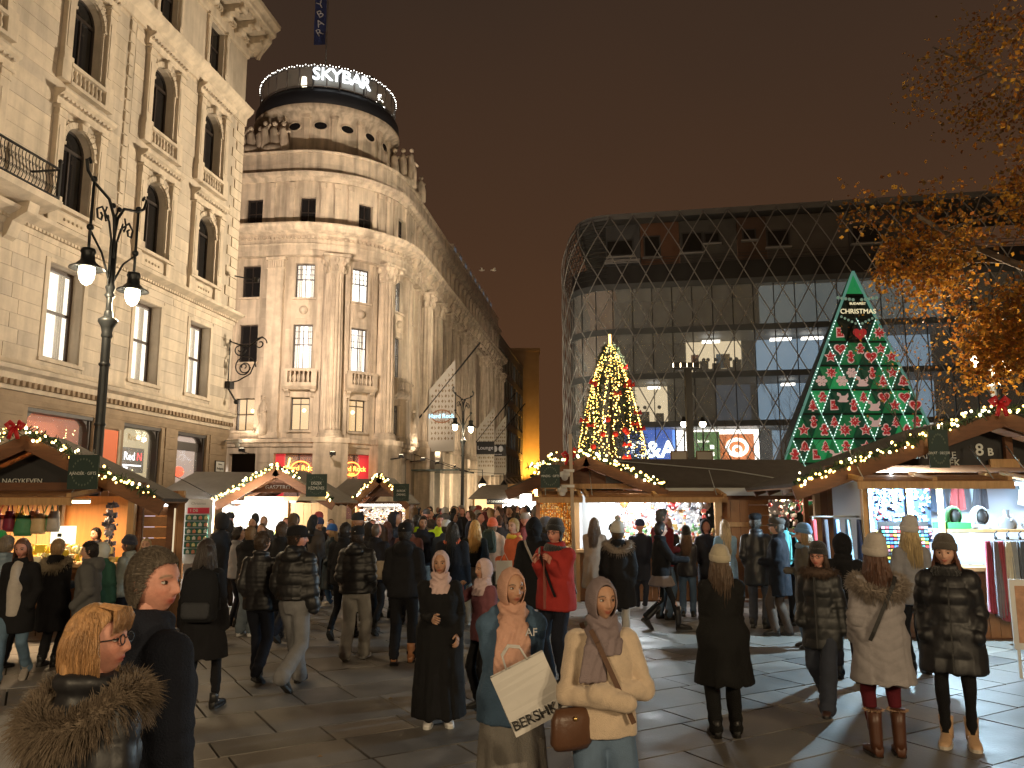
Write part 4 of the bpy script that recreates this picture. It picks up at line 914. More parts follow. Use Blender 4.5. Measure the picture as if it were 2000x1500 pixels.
# ------------------------------------------------------------------ pyramid tree of green triangles
def advent_tree():
    Y = 46.0; cx = xat(1672, Y, 12); top = zat(531, Y); zb = zat(893, Y); hw = (155/FPX)*Y; H = top; half = hw*H/(top-zb)
    t = thing('advent_tree', 'tall green triangular light tree covered in red gingerbread shapes', 'light tree', (cx, Y, 0), 0)
    GRN = [mat('tree_green_%d' % i, c, .6, emit=em, estr=s) for i, (c, em, s) in enumerate((((.02,.12,.05),(.02,.30,.09),.22), ((.03,.2,.08),(.03,.5,.15),.30), ((.015,.06,.035),(.015,.14,.07),.13)))]
    BLK = mat('tree_board_black', (.01,.018,.014), .6); LINE = glow('tree_edge_light', (.55,1,.8), .55, False); DOT = glow('tree_dot', (.75,1,.85), 2.4, False)
    rh = (top-zb)/7.75; rows = int(H/rh); ang = math.atan2(half*.35, H)
    def pt(x, z): return Vector((x, -((H-z)/H)*half*.0 , z))
    def hwz(z): return half*(H-z)/H
    m = MB(); m.add([(-half,.3,0),(half,.3,0),(half*.8,half,0),(-half*.8,half,0),(0,.3,H)], [(1,2,4),(2,3,4),(3,0,4),(0,1,4)]); m.build('frame_body', BLK, t)
    rng = random.Random(3); shapes = []
    for r in range(rows):
        z1 = H - r*rh; z0 = z1 - rh; n = r+1; w = 2*hwz(z0)/n
        for k in range(2*n-1):
            up = k % 2 == 0; c = -hwz(z0) + w*(k/2 + .5)
            tri = [(c-w/2,z0),(c+w/2,z0),(c,z1)] if up else [(c-w/2,z1),(c,z0),(c+w/2,z1)]
            cx_, cz_ = sum(p[0] for p in tri)/3, sum(p[1] for p in tri)/3
            tri = [(cx_+(x-cx_)*.955, cz_+(z-cz_)*.955) for x, z in tri]
            dep = rng.uniform(.02,.1); m = MB(); apex = (cx_, -dep*3-.1, cz_)
            V = [(x,.25,z) for x,z in tri] + [(x,-.02,z) for x,z in tri] + [apex]
            m.add(V, [(0,3,4,1),(1,4,5,2),(2,5,3,0),(3,6,4),(4,6,5),(5,6,3)])
            q = BLK if r in (1,2) and abs(cx_) < w*.8 and r < 3 else (GRN[1] if r == 0 else GRN[rng.choice((0,0,1,2,2))])
            m.build('green_panel', q, t)
            if r >= 2 and not (r == 2 and abs(cx_) < .2) and not (r == 2 and not up): shapes.append((cx_, cz_, w, up))
            if r >= 3 and not up and False: pass
        if r >= 2:
            m = MB()
            for k in range(n+1):
                for sg in (-1, 1):
                    xb = -hwz(z0) + w*k
                    xt = xb + sg*w/2
                    if abs(xt) > hwz(z1)+.01: continue
                    if (k+r) % 2 == 0: m.bar((xb,-.12,z0),(xt,-.12,z1), .04, .03)
            if m.v: tag(m.build('edge_light', LINE, t), kind='stuff')
            m = MB()
            for k in range(n+1):
                for sg in (-1, 1):
                    xb = -hwz(z0) + w*k; xt = xb + sg*w/2
                    if abs(xt) > hwz(z1)+.01 or (k+r) % 2: continue
                    for j in range(1, 8): m.ball((xb+(xt-xb)*j/8,-.16,z0+(z1-z0)*j/8), .035, 5, 3)
            if m.v: tag(m.build('dot_light', DOT, t), kind='stuff')
        m = MB(); m.box(-hwz(z0)-.02, hwz(z0)+.02, -.1, .2, z0-.05, z0+.05); m.build('tier_bar', BLK, t)
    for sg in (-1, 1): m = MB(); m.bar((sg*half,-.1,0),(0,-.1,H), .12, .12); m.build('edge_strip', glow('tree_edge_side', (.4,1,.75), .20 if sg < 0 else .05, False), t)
    # gingerbread shapes
    RED = mat('gingerbread_red', (.62,.05,.05), .6, emit=(.9,.06,.07), estr=.16); PINK = mat('icing_pink', (.8,.55,.5), .6, emit=(1,.7,.65), estr=.26)
    def heart(k=1): return [(k*.5*math.sin(a)**3*1.0, k*(.42*math.cos(a)-.16*math.cos(2*a)-.06*math.cos(3*a)-.03*math.cos(4*a))) for a in [2*PI*j/28 for j in range(28)]]
    def star(k=1, n=5, q=.5): return [(k*(.5 if j % 2 == 0 else .5*q)*math.sin(PI*j/n), k*(.5 if j % 2 == 0 else .5*q)*math.cos(PI*j/n)) for j in range(2*n)]
    def blobs(k, parts): return [[(k*(x+r*math.cos(2*PI*j/14)), k*(z+r*math.sin(2*PI*j/14))) for j in range(14)] for x, z, r in parts]
    man = [(0,.3,.2),(0,.0,.2),(-.25,.08,.12),(.25,.08,.12),(-.15,-.3,.15),(.15,-.3,.15)]; snow = [(0,.35,.16),(0,.08,.2),(0,-.27,.26),(.24,.12,.08),(-.24,.12,.08)]; flake = [(0,0,.16)]+[(.3*math.cos(j*PI/3),.3*math.sin(j*PI/3),.14) for j in range(6)]; rock = [(-.45,.4),(-.2,.3),(-.12,.1),(.2,.12),(.42,.35),(.45,.05),(.3,-.2),(.48,-.32),(.3,-.42),(-.3,-.42),(-.48,-.32),(-.3,-.2),(-.25,.05),(-.48,.15)]
    bell = [(-.4,-.35),(-.42,-.25),(-.28,-.1),(-.24,.2),(-.12,.38),(0,.48),(.12,.38),(.24,.2),(.28,-.1),(.42,-.25),(.4,-.35),(.1,-.36),(0,-.45),(-.1,-.36)]; boot = [(-.2,.42),(.15,.42),(.13,.0),(.35,-.12),(.4,-.35),(-.22,-.38),(-.2,0)]; fir = [(0,.5),(.2,.2),(.12,.2),(.32,-.1),(.18,-.1),(.4,-.35),(.08,-.35),(.08,-.48),(-.08,-.48),(-.08,-.35),(-.4,-.35),(-.18,-.1),(-.32,-.1),(-.12,.2),(-.2,.2)]
    kinds = [lambda k: [heart(k)], lambda k: [star(k)], lambda k: blobs(k, man), lambda k: [[(x*k,z*k) for x,z in bell]], lambda k: blobs(k, snow), lambda k: blobs(k, flake), lambda k: [star(k,8,.6)], lambda k: [[(x*k,z*k) for x,z in boot]], lambda k: [[(x*k,z*k) for x,z in rock]], lambda k: [[(x*k,z*k) for x,z in fir]]]
    names = ['heart', 'star', 'gingerbread_man', 'bell', 'snowman', 'snowflake', 'star', 'boot', 'rocking_horse', 'fir']
    for i, (x, z, w, up) in enumerate(shapes):
        j = rng.randrange(10); pale = j in (5, 8); k = w*(.56 if up else .52); m = MB()
        for p in kinds[j](k*1.14): m.prism([(x+a,z+b) for a,b in p], -.42, -.38)
        o = m.build(names[j] + '_ornament', PINK, t)
        if not pale:
            m = MB()
            for p in kinds[j](k*.9): m.prism([(x+a,z+b) for a,b in p], -.46, -.425)
            m.build('red_icing', RED, o); m = MB()
            for q in range(5): m.ball((x+rng.uniform(-.2,.2)*k, -.46, z+rng.uniform(-.2,.2)*k), .05*k, 5, 3)
            tag(m.build('icing_dot', PINK, o), kind='stuff')
    zt = H-2.45*rh; GOLD = glow('tree_gold', (1,.85,.5), .9)
    text('lettering', 'CHRISTMAS', .40, GOLD, t, (0,-.45,H-1.78*rh), depth=.02); text('lettering', 'BUDAPEST', .2, GOLD, t, (0,-.45,H-1.45*rh), depth=.02)
    m = MB()
    for sg in (-1,1):
        for k in range(5): m.ball((sg*(.25+.22*k), -.45, H-1.28*rh+.03*k), .1, 6, 4); m.ball((sg*(.2+.2*k), -.45, H-2.28*rh+.1*k), .08, 6, 4)
    tag(m.build('leaf_wreath', mat('wreath_pale', (.2,.3,.22), .7, emit=(.5,.8,.6), estr=.2), t), kind='stuff')
    m = MB()
    for p in (heart(.8),): m.prism([(a, b+H-2.72*rh) for a, b in p], -.5, -.46)
    m.build('heart_ornament', RED, t)
advent_tree()
# ================================================================== PEOPLE
JOBS = []
def job(mb, voxel, smooth, done): JOBS.append((mb, voxel, smooth, done))
def run_jobs():
    obs = []
    for mb, voxel, smooth, done in JOBS:
        me = bpy.data.meshes.new('tmp'); me.from_pydata(mb.v, [], mb.f); o = bpy.data.objects.new('tmp', me); TMP.collection.objects.link(o)
        r = o.modifiers.new('r', 'REMESH'); r.mode = 'VOXEL'; r.voxel_size = voxel; r.adaptivity = 0
        if smooth: s = o.modifiers.new('s', 'SMOOTH'); s.factor = .5; s.iterations = smooth
        obs.append(o)
    TMP.view_layers[0].update(); dg = TMP.view_layers[0].depsgraph
    for o, (mb, voxel, smooth, done) in zip(obs, JOBS):
        me = bpy.data.meshes.new_from_object(o.evaluated_get(dg)); n = len(me.vertices); co = np.empty(n*3); me.vertices.foreach_get('co', co); no = np.empty(n*3)
        me.vertices.foreach_get('normal', no); done(me, co.reshape(-1,3), no.reshape(-1,3))
    for o in obs:
        d = o.data; bpy.data.objects.remove(o); bpy.data.meshes.remove(d)
    JOBS.clear()
def loft(mb, rings, n=22, mi=0, smooth=True, power=1.0):
    """rings: (centre, half axis a, half axis b)"""
    V = []; F = []; k = len(rings)
    for c, a, b in rings:
        c, a, b = Vector(c), Vector(a), Vector(b)
        for j in range(n):
            t = 2*PI*j/n; cs, sn = math.cos(t), math.sin(t)
            if power != 1: cs = math.copysign(abs(cs)**power, cs); sn = math.copysign(abs(sn)**power, sn)
            V.append(c + a*cs + b*sn)
    for i in range(k-1):
        for j in range(n): F.append((i*n+j, i*n+(j+1)%n, (i+1)*n+(j+1)%n, (i+1)*n+j))
    F.append(tuple(range(n-1,-1,-1))); F.append(tuple((k-1)*n+j for j in range(n)))
    mb.add(V, F, mi, smooth)
def zring(z, rx, ry, cx=0, cy=0): return ((cx,cy,z), (rx,0,0), (0,ry,0))
def limb(mb, pts, rad, n=12):
    mb.tube(pts, rad, n); mb.ball(pts[0], rad[0], n, 8); mb.ball(pts[-1], rad[-1], n, 8)
    for p, r in list(zip(pts, rad))[1:-1]: mb.ball(p, r, n, 8)
def ik(a, c, l1, l2, pole):
    a, c, pole = Vector(a), Vector(c), Vector(pole); d = c-a; L = min(d.length, (l1+l2)*.998); d.normalize(); c = a+d*L; x = (l1*l1-l2*l2+L*L)/(2*L); h = math.sqrt(max(0, l1*l1-x*x)); p = pole-d*pole.dot(d); p.normalize(); return a+d*x+p*h, c
def seg_param(P, a, b):
    a, b = np.array(a), np.array(b); d = b-a; L2 = d@d; t = np.clip(((P-a)@d)/L2, 0, 1); return t, np.linalg.norm(P-(a+t[:,None]*d), axis=1)
def wob(P, seed, freq, amp):
    r = np.random.RandomState(seed); s = np.zeros(len(P))
    for i in range(5): k = r.normal(0,1,3); k = k/np.linalg.norm(k)*freq*r.uniform(.6,1.7); s += np.sin(P@k + r.uniform(0,6.3) + 1.3*np.sin(P@(k[[1,2,0]]*.5)))
    return s/5*amp
SKIN = mat('skin', (.6,.4,.3), .5, vcol='Col', spec=.35, bump=.12, bscale=160, noise=.13, nscale=38)
SKINT = {'fair': (.56,.33,.24), 'rosy': (.56,.27,.20), 'tan': (.42,.24,.155), 'olive': (.36,.205,.125), 'brown': (.30,.165,.10)}
def head_mesh(skin, brow=(.04,.025,.02), male=False, smile=0.0, lips=None, detail=1, look=0.0):
    """head centred on the eye line axis, front at -y; returns verts, faces, colours"""
    na, nb = ((76,56) if detail == 2 else (44,34) if detail == 1 else (20,14)); u = np.linspace(0,2*PI,na,endpoint=False); lon = u - .42*np.sin(u)*(1 if detail else .3)   # finer at the front
    lat = np.linspace(-PI/2, PI/2, nb); LO, LA = np.meshgrid(lon, lat); x = np.cos(LA)*np.sin(LO); y = -np.cos(LA)*np.cos(LO); z = np.sin(LA)
    P = np.stack([x*.0765, y*.098, z*.118], -1).reshape(-1,3); X, Y, Z = P[:,0].copy(), P[:,1].copy(), P[:,2].copy(); g = lambda a, s: np.exp(-(a/s)**2)
    fr = np.clip(-Y/.098, 0, 1); sm = lambda a, lo, hi: np.clip((a-lo)/(hi-lo), 0, 1)**2*(3-2*np.clip((a-lo)/(hi-lo), 0, 1))
    low = sm(-Z, .015, .115); X *= 1 - (.30 if male else .40)*low*1.0; Y += .012*sm(-Z,.0,.1)*np.clip(Y/.098,0,1)*-3.0     # jaw and nape
    Y = np.where(Y < 0, Y - .012*low*fr, Y); Y -= .004*fr*g(Z-.06,.03)
    Y += .004*fr*g(np.abs(X)-.05,.02)*g(Z-.0,.03)
    n1 = g(X,.0105)*np.where(Z > -.034, g(Z+.034,.036), g(Z+.034,.0085))*fr; Y -= (.027 if male else .022)*n1          # nose
    Y -= .006*g(np.abs(X)-.0135,.006)*g(Z+.033,.008)*fr
    Y += .0115*g(np.abs(X)-.0325,.0155)*g(Z-.004,.0105)*fr                                                               # sockets
    Y -= (.006 if male else .0035)*g(Z-.027,.009)*g(np.abs(X)-.03,.03)*fr                                                # brow ridge
    mz = -.065 + smile*.010*(X/.025)**2*(np.abs(X) < .04); ml = g(X,.0225+.004*smile)
    Y -= .0062*g(Z-(mz+.0052),.0047)*ml*fr; Y -= .0072*g(Z-(mz-.0062),.0055)*ml*fr; Y += .0045*g(Z-mz,.0022)*ml*fr; Y -= .006*g(X,.022)*g(Z+.103,.014)*fr; Y += .004*g(Z+.084,.007)*ml*fr
    Y -= .003*g(np.abs(X)-.043,.016)*g(Z+.028,.018)*fr*(1+smile)
    V = np.stack([X,Y,Z],-1); col = np.tile(np.array(skin), (len(V),1)); lc = np.array(lips or (skin[0]*.72, skin[1]*.36, skin[2]*.38))
    def paint(mask, c): 
        nonlocal col; mask = np.clip(mask,0,1)[:,None]; col = col*(1-mask)+np.array(c)*mask
    paint(1.5*g(Z-mz,.0105)*g(X,.022)*(fr > .5), lc); paint(g(Z-mz,.0020)*g(X,.022)*(fr > .5), (lc[0]*.3,lc[1]*.25,lc[2]*.25)); paint(.30*g(np.abs(X)-.042,.018)*g(Z+.03,.02)*(fr > .3), (skin[0]*1.05,skin[1]*.68,skin[2]*.62)); paint(.3*g(X,.012)*g(Z+.034,.012), (skin[0],skin[1]*.72,skin[2]*.66))
    bz = .0285 - .0045*((np.abs(X)-.034)/.018)**2; paint(1.3*g(Z-bz,.0040 if male else .0032)*((np.abs(X) > .015) & (np.abs(X) < .053))*(fr > .4), brow); paint(.55*g(np.abs(X)-.0325,.016)*g(Z-.006,.010)*(fr > .4), (skin[0]*.6,skin[1]*.5,skin[2]*.48))
    F = []
    for i in range(nb-1):
        for j in range(na): F.append((i*na+j, i*na+(j+1)%na, (i+1)*na+(j+1)%na, (i+1)*na+j))
    Vs = [V]; Fs = [F]; Cs = [col]; off = len(V)
    def island(v, f, c):
        nonlocal off; Vs.append(np.array(v)); Fs.append([tuple(i+off for i in q) for q in f]); Cs.append(np.array(c)); off += len(v)
    for sg in (-1, 1):                                     # ears
        m = MB(); m.ball((0,0,0), .03, 10, 8, sx=.36, sy=.62, sz=1.0); island([(p[0]+sg*.0765, p[1]+.012+.25*p[2], p[2]-.008) for p in m.v], m.f, [skin]*len(m.v))
    if detail:
        for sg in (-1, 1):                                 # eyes with iris and lids
            m = MB(); n, k = (16, 12) if detail == 2 else (10, 8); m.ball((0,0,0), .0128, n, k); v = np.array(m.v); v = v[:,[0,2,1]]*np.array([1,1,-1]); ang = v/np.linalg.norm(v,axis=1)[:,None]; dirv = np.array([math.sin(look),-math.cos(look),0]); dt = ang@dirv
            c = np.where((dt > .80)[:,None], (.035,.02,.012), np.where((np.abs(v[:,2]) > .0046)[:,None], (skin[0]*.72,skin[1]*.6,skin[2]*.56), (.50,.46,.42))); c = np.where((np.abs(v[:,2]-.0050) < .0014)[:,None] & (v[:,1] < 0)[:,None], (.02,.013,.01), c)
            island(v*np.array([1.25,1,1])+np.array([sg*.0320,-.0722,.005]), m.f, c)
    return np.concatenate(Vs), [f for q in Fs for f in q], np.concatenate(Cs)
def shell(mb, R3, psi0, c=(0,0,0), na=40, nb=16, th=.006, wave=None, back=PI, mi=0):
    """hood-like skin round the head, open to the face; psi0(a) is the opening angle"""
    V = []; F = []; rx, ry, rz = R3
    for layer in (0, 1):
        for j in range(na):
            a = 2*PI*j/na; p0 = psi0(a)
            for i in range(nb+1):
                f = i/nb; ps = p0 + (back-p0)*f; k = 1 - (th/rx if layer else 0) - (.02*(1-f)**6 if not layer else 0); w = wave(a, ps) if wave and not layer else 0; k += w
                V.append((c[0]+rx*k*math.sin(ps)*math.cos(a), c[1]-ry*k*math.cos(ps), c[2]+rz*k*math.sin(ps)*math.sin(a)))
    M = nb+1; K = na*M
    for j in range(na):
        j2 = (j+1) % na
        for i in range(nb): F.append((j*M+i, j2*M+i, j2*M+i+1, j*M+i+1)); F.append((K+j*M+i+1, K+j2*M+i+1, K+j2*M+i, K+j*M+i))
        F.append((j*M, K+j*M, K+j2*M, j2*M))
    mb.add(V, F, mi, True)
def opening(top, side, bottom):
    def f(a):
        s = math.sin(a); return R(side + (top-side)*max(0,s)**1.5 + (bottom-side)*max(0,-s)**1.5)
    return f
def strands(name, mt, parent, pts, r, M):
    """fine tapered hairs: pts is (n, k, 3)"""
    n, k = pts.shape[:2]; M = np.array(M); p = pts@M[:3,:3].T + M[:3,3]; d = p[:,-1]-p[:,0]; a = np.cross(d, [.31,.77,.55]); a /= np.linalg.norm(a,axis=1)[:,None]+1e-9; b = np.cross(d,a); b /= np.linalg.norm(b,axis=1)[:,None]+1e-9; V = []
    tp = np.linspace(1,.15,k)
    for j in range(3): t = 2*PI*j/3; V.append(p + (a*math.cos(t)+b*math.sin(t))[:,None,:]*(r*tp)[None,:,None])
    V = np.stack(V,2).reshape(-1,3); base = np.arange(n)[:,None]*k*3; F = []
    for i in range(k-1):
        for j in range(3): F.append(np.concatenate([base+i*3+j, base+i*3+(j+1)%3, base+(i+1)*3+(j+1)%3, base+(i+1)*3+j],1))
    F = np.concatenate(F); me = bpy.data.meshes.new(name); me.vertices.add(len(V)); me.vertices.foreach_set('co', V.ravel()); me.loops.add(F.size); me.loops.foreach_set('vertex_index', F.ravel().astype(np.int32)); me.polygons.add(len(F)); me.polygons.foreach_set('loop_start', np.arange(0,F.size,4,dtype=np.int32)); me.polygons.foreach_set('use_smooth', np.ones(len(F),bool)); me.update(calc_edges=True); me.materials.append(mt); return tag(link(name, me, parent), kind='stuff')
CL = {}
def cloth(col, kind='cloth'):
    key = (tuple(round(c,3) for c in col), kind)
    if key not in CL:
        nm = 'garment_%s_%d' % (kind, len(CL))
        if kind == 'shiny': CL[key] = mat(nm, col, .5, noise=.06, nscale=6, bump=.08, bscale=40, spec=.55)
        elif kind == 'denim': CL[key] = mat(nm, col, .85, noise=.28, nscale=5, bump=.2, bscale=160)
        elif kind == 'leather': CL[key] = mat(nm, col, .42, noise=.15, nscale=9, bump=.1, bscale=60)
        elif kind == 'hair': CL[key] = mat(nm, col, .42, noise=.45, nscale=26, bump=.5, bscale=60, stretch=(3,3,.22), spec=.4)
        elif kind == 'knit': CL[key] = mat(nm, col, .95, noise=.10, nscale=30, bump=.6, bscale=240, sheen=.3)
        else: CL[key] = mat(nm, col, .88, noise=.14, nscale=9, bump=.45, bscale=150, spec=.25)
    return CL[key]
ARMS = {'down': (.235,-.03,.84), 'fwd': (.25,-.22,.92), 'back': (.26,.17,.88), 'pocket': (.19,-.12,.92), 'hold': (.07,-.27,1.10), 'belly': (.03,-.23,1.02), 'phone': (.07,-.27,1.22), 'chest': (.10,-.20,1.30), 'strap': (.13,-.17,1.35), 'reach': (.22,-.40,1.15), 'out': (.38,-.12,.95), 'up': (.14,-.26,1.42)}
def P(name, label, pos, h, rz, top, bottom, shoes=((.02,.02,.02),'shoe'), hair=None, hat=None, arms=('down','down'), legs='stand', skin='fair', head=0.0, nod=0.0, female=False, detail=0, hijab=None, scarf=None, glasses=False, fur=None, hood=None, collar=True, smile=0.0, gloves=None, hands=False, group=None, brow=(.045,.03,.022), tilt=0.0, vox=None, seed=None, look=0.0, build=1.0, strap=None, bend=0.0):
    seed = seed if seed is not None else int(abs(pos[0]*131+pos[1]*977)*10) % 9999; h = h if h > 0 else (zat(-h,pos[1])-.031)/(1.045 if hat and hat[0] == 'pompom' else 1.035 if hat else 1.018 if hijab else 1.025 if hood else 1.01); S = h/1.75; rng = random.Random(seed); MX = Matrix.Scale(S,4)
    dist = math.hypot(*pos); vox = vox or max(.0125, .0016*dist); w = build; pz = .031
    sh = (.148 if female else .170)*w; A = {}
    for sg, nm in ((-1, arms[0]), (1, arms[1])):
        t = ARMS[nm] if isinstance(nm, str) else nm; s0 = Vector((sg*sh, .005, 1.385)); tgt = Vector((sg*t[0], t[1], t[2])); e, wv = ik(s0, tgt, .285, .255, (sg*.22,.9,-.3)) if len(t) == 3 else (Vector((sg*t[3],t[4],t[5])), tgt); A[sg] = (s0, e, wv)
    LG = {}
    if legs == 'stand': an = {-1: (-.095,.0,.085), 1: (.10,.02,.085)}; lift = {-1: 0, 1: 0}
    elif legs == 'wide': an = {-1: (-.15,-.03,.085), 1: (.15,.04,.085)}; lift = {-1: 0, 1: 0}
    else:
        k = legs[1]; sd = legs[2] if len(legs) > 2 else 1; an = {sd: (sd*.09,-.27*k,.09), -sd: (-sd*.08,.30*k,.16*k+.03)}; lift = {sd: -.10*k, -sd: .75*k}
    for sg in (-1, 1):
        hp = Vector((sg*.09,.0,.90)); kn, ak = ik(hp, an[sg], .425, .42, (sg*.1,-1,.1)); LG[sg] = (hp, kn, ak)
    # --- skin: body, head and hands in one mesh
    b = MB(); loft(b, [zring(.84,.11*w,.08*w), zring(.98,.12*w,.085*w), zring(1.10,.11*w,.075*w), zring(1.28,.13*w,.08*w), zring(1.40,.11*w,.06*w), zring(1.46,.05,.05)], 14); limb(b, [(0,.012,1.40),(0,.0,1.56)], [.052,.05], 10)
    for sg in (-1, 1): limb(b, A[sg], [.045,.036,.027], 8); limb(b, LG[sg], [.07,.05,.035], 8)
    hm = Matrix.Translation((0,-.012,1.632)) @ Matrix.Rotation(R(head),4,'Z') @ Matrix.Rotation(R(-nod),4,'X') @ Matrix.Rotation(R(tilt),4,'Y')
    BM = (Matrix.Rotation(R(bend),4,'X') if False else Matrix.Identity(4))
    o = bpy.data.objects.new(name, None) if False else None
    tone = SKINT[skin]; hv, hf, hc = head_mesh(tone, brow, not female, smile, None, detail, look); hv = np.array([tuple(hm @ Vector(p)) for p in hv]); hd = MB()
    if hands:
        for sg in (-1, 1): hand(hd, A[sg], sg)
    body = bpy.data.objects.new(name, bpy.data.meshes.new(name)); COL.objects.link(body); body.location = (pos[0], pos[1], pz); body.rotation_euler = (0,0,R(rz)); tag(body, label, 'person', group or 'people at the market')
    def done(me, co, no):
        V = np.concatenate([co, hv] + ([np.array(hd.v)] if hd.v else []))*S; F = [tuple(p.vertices) for p in me.polygons]; k = len(co); F += [tuple(i+k for i in f) for f in hf]; k += len(hv); F += [tuple(i+k for i in f) for f in hd.f]; bpy.data.meshes.remove(me)
        m2 = body.data; m2.from_pydata(V.tolist(), [], F); m2.materials.append(SKIN); m2.polygons.foreach_set('use_smooth', [True]*len(F)); c = np.concatenate([np.tile(tone,(len(co),1)), hc] + ([np.tile(tone,(len(hd.v),1))] if hd.v else [])); c = np.concatenate([c, np.ones((len(c),1))],1)
        at = m2.color_attributes.new('Col','FLOAT_COLOR','POINT'); at.data.foreach_set('color', c.ravel()); m2.update()
    job(b, .03, 2, done)
    def garment(gname, mb, material, vx, smooth, fn=None):
        ob = bpy.data.objects.new(gname, bpy.data.meshes.new(gname)); COL.objects.link(ob); ob.parent = body
        def dn(me, co, no):
            if fn is not None: co = co + no*fn(co, no)[:,None]
            me.vertices.foreach_set('co', (co*S).ravel()); me.materials.clear(); me.materials.append(material); me.polygons.foreach_set('use_smooth', [True]*len(me.polygons)); me.polygons.foreach_set('material_index', [0]*len(me.polygons)); me.update(); old = ob.data; ob.data = me; bpy.data.meshes.remove(old); me.name = gname
        job(mb, vx, smooth, dn); return ob
    def direct(gname, mb, material, M=None):
        if M is not None: mb.xform(M)
        mb.xform(MX); return mb.build(gname, material, body)
    # --- legs
    bc, bk = bottom[0], bottom[1]; lm = cloth(bc, bottom[2] if len(bottom) > 2 else 'cloth'); m = MB()
    if bk in ('skirt', 'long_skirt'):
        hem = .12 if bk == 'long_skirt' else bottom[3]; loft(m, [zring(1.06,.15*w,.11*w), zring(.92,.19*w,.14*w), zring((hem+.92)/2,.215*w,.19*w), zring(hem,.25*w if bk == 'long_skirt' else .26*w,.23*w), zring(hem-.01,.22*w,.2*w)], 26)
        garment('skirt', m, lm, vox*1.1, 4, lambda co, no: (np.sin(np.arctan2(co[:,1],co[:,0])*9+seed+co[:,2]*2)*.012*np.clip((1.0-co[:,2])/.6,0,1) + wob(co,seed,12,.006)))
        m = MB()
    if bk != 'long_skirt':
        kk = {'slim': (.082,.058,.044), 'straight': (.092,.074,.066), 'wide': (.10,.088,.086), 'leg': (.07,.05,.036), 'skirt': (.065,.05,.04)}[bk]; ank = .03 if bk in ('slim','leg','skirt') else -.005
        loft(m, [zring(.80,.12*w,.09*w), zring(.88,.17*w,.12*w), zring(.97,.165*w,.118*w), zring(1.04,.15*w,.105*w)], 18)
        for sg in (-1, 1):
            hp, kn, ak = LG[sg]; limb(m, [hp, kn, ak+(ak-kn).normalized()*-ank], [kk[0]*w, kk[1]*w, kk[2]*w], 12)
        def ff(co, no):
            d = wob(co, seed+5, 16, .010) + wob(co*np.array([1,1,.4]), seed+6, 60, .003); 
            for sg in (-1,1):
                t, _ = seg_param(co, LG[sg][1], LG[sg][2]); d += np.where(np.sign(co[:,0]) == sg, .006*np.sin(t*26+seed)*np.clip(t,0,1)**2, 0)
            return d
        garment('tights' if bk == 'skirt' else 'trousers', m, lm if bk != 'skirt' else cloth(bottom[4]), vox*1.05, 3, ff)
    # --- feet
    sc_, sk = shoes[0], shoes[1]
    for sg in (-1, 1):
        hp, kn, ak = LG[sg]; m = MB(); up = sk in ('boot','high','heel'); ht = {'shoe': .0, 'boot': .10, 'high': .24, 'heel': .06}[sk]
        prof = [(-.062,.026,.045),(-.055,.034,.075),(-.02,.038,.098),(.035,.041,.085),(.085,.045,.062),(.135,.043,.048),(.165,.034,.036),(.178,.018,.022)]; q = 1.12 if sk in ('boot','high') else 1.0
        V = []; n = 14
        for y, ww, hh in prof:
            for j in range(n):
                a = 2*PI*j/n; s_ = math.sin(a); V.append((ww*q*math.copysign(abs(math.cos(a))**.7, math.cos(a)), -y*q, max(-.004, hh*q*(.5+.5*s_)**(.8) if s_ > -.5 else 0)))
        F = [(i*n+(j+1)%n, i*n+j, (i+1)*n+j, (i+1)*n+(j+1)%n) for i in range(len(prof)-1) for j in range(n)] + [tuple(range(n)), tuple((len(prof)-1)*n+j for j in range(n-1,-1,-1))]; m.add(V, F, 0, True)
        m.tube([(0,.02,.05),(0,.012,.11),(0,.005,.13+ht*.5),(0,.0,.13+ht)], [.046*q,.046*q,.05*q,.055*q if up else .03], 12)
        M = Matrix.Translation((ak.x, ak.y, max(ak.z-.085, 0))) @ Matrix.Rotation(sg*R(8),4,'Z') @ Matrix.Rotation(lift[sg],4,'X'); so = MB(); V2 = []
        sole = (.5,.45,.38) if sk == 'boot' and sc_[0] > .3 else (.55,.55,.53) if sc_[0] > .4 else (.015,.014,.013)
        ol = [(.0,.068),(.034*q,.05),(.042*q,-.0),(.046*q,-.07*q),(.045*q,-.13*q),(.028*q,-.175*q),(0,-.186*q)]; ol = ol + [(-x,y) for x,y in ol[-2:0:-1]]; k = len(ol); so.add([(x,y,-.008) for x,y in ol]+[(x,y,.018) for x,y in ol], [tuple(range(k)), tuple(range(2*k-1,k-1,-1))]+[(i,i+k,(i+1)%k+k,(i+1)%k) for i in range(k)])
        so.xform(Matrix.Translation((0,0,.008))); m.xform(Matrix.Translation((0,0,.010))); s_o = direct('boot' if up else 'shoe', m, cloth(sc_,'leather'), M); so.xform(MX @ M); so.build('sole', cloth(sole,'leather'), s_o)
        if fur and fur.get('boots'):
            f2 = MB()
            for i in range(60): a = rng.uniform(0,2*PI); d = Vector((math.cos(a),math.sin(a),rng.uniform(-.3,.5))); c = Vector((0,0,.13+ht))+Vector((math.cos(a),math.sin(a),0))*.058; f2.tube([c, c+d*.03], [.008,.001], 4)
            f2.xform(MX @ M); tag(f2.build('fur_trim', cloth((.45,.3,.2)), s_o), kind='stuff')
    # --- upper garment
    tc, tk = top['col'], top.get('kind','cloth'); bulk = top.get('bulk',.02); hem = top.get('hem',.86); fl = top.get('flare',0.0); m = MB(); sw = (.92 if female else 1.0)*w; wa = (.90 if female else 1.0)
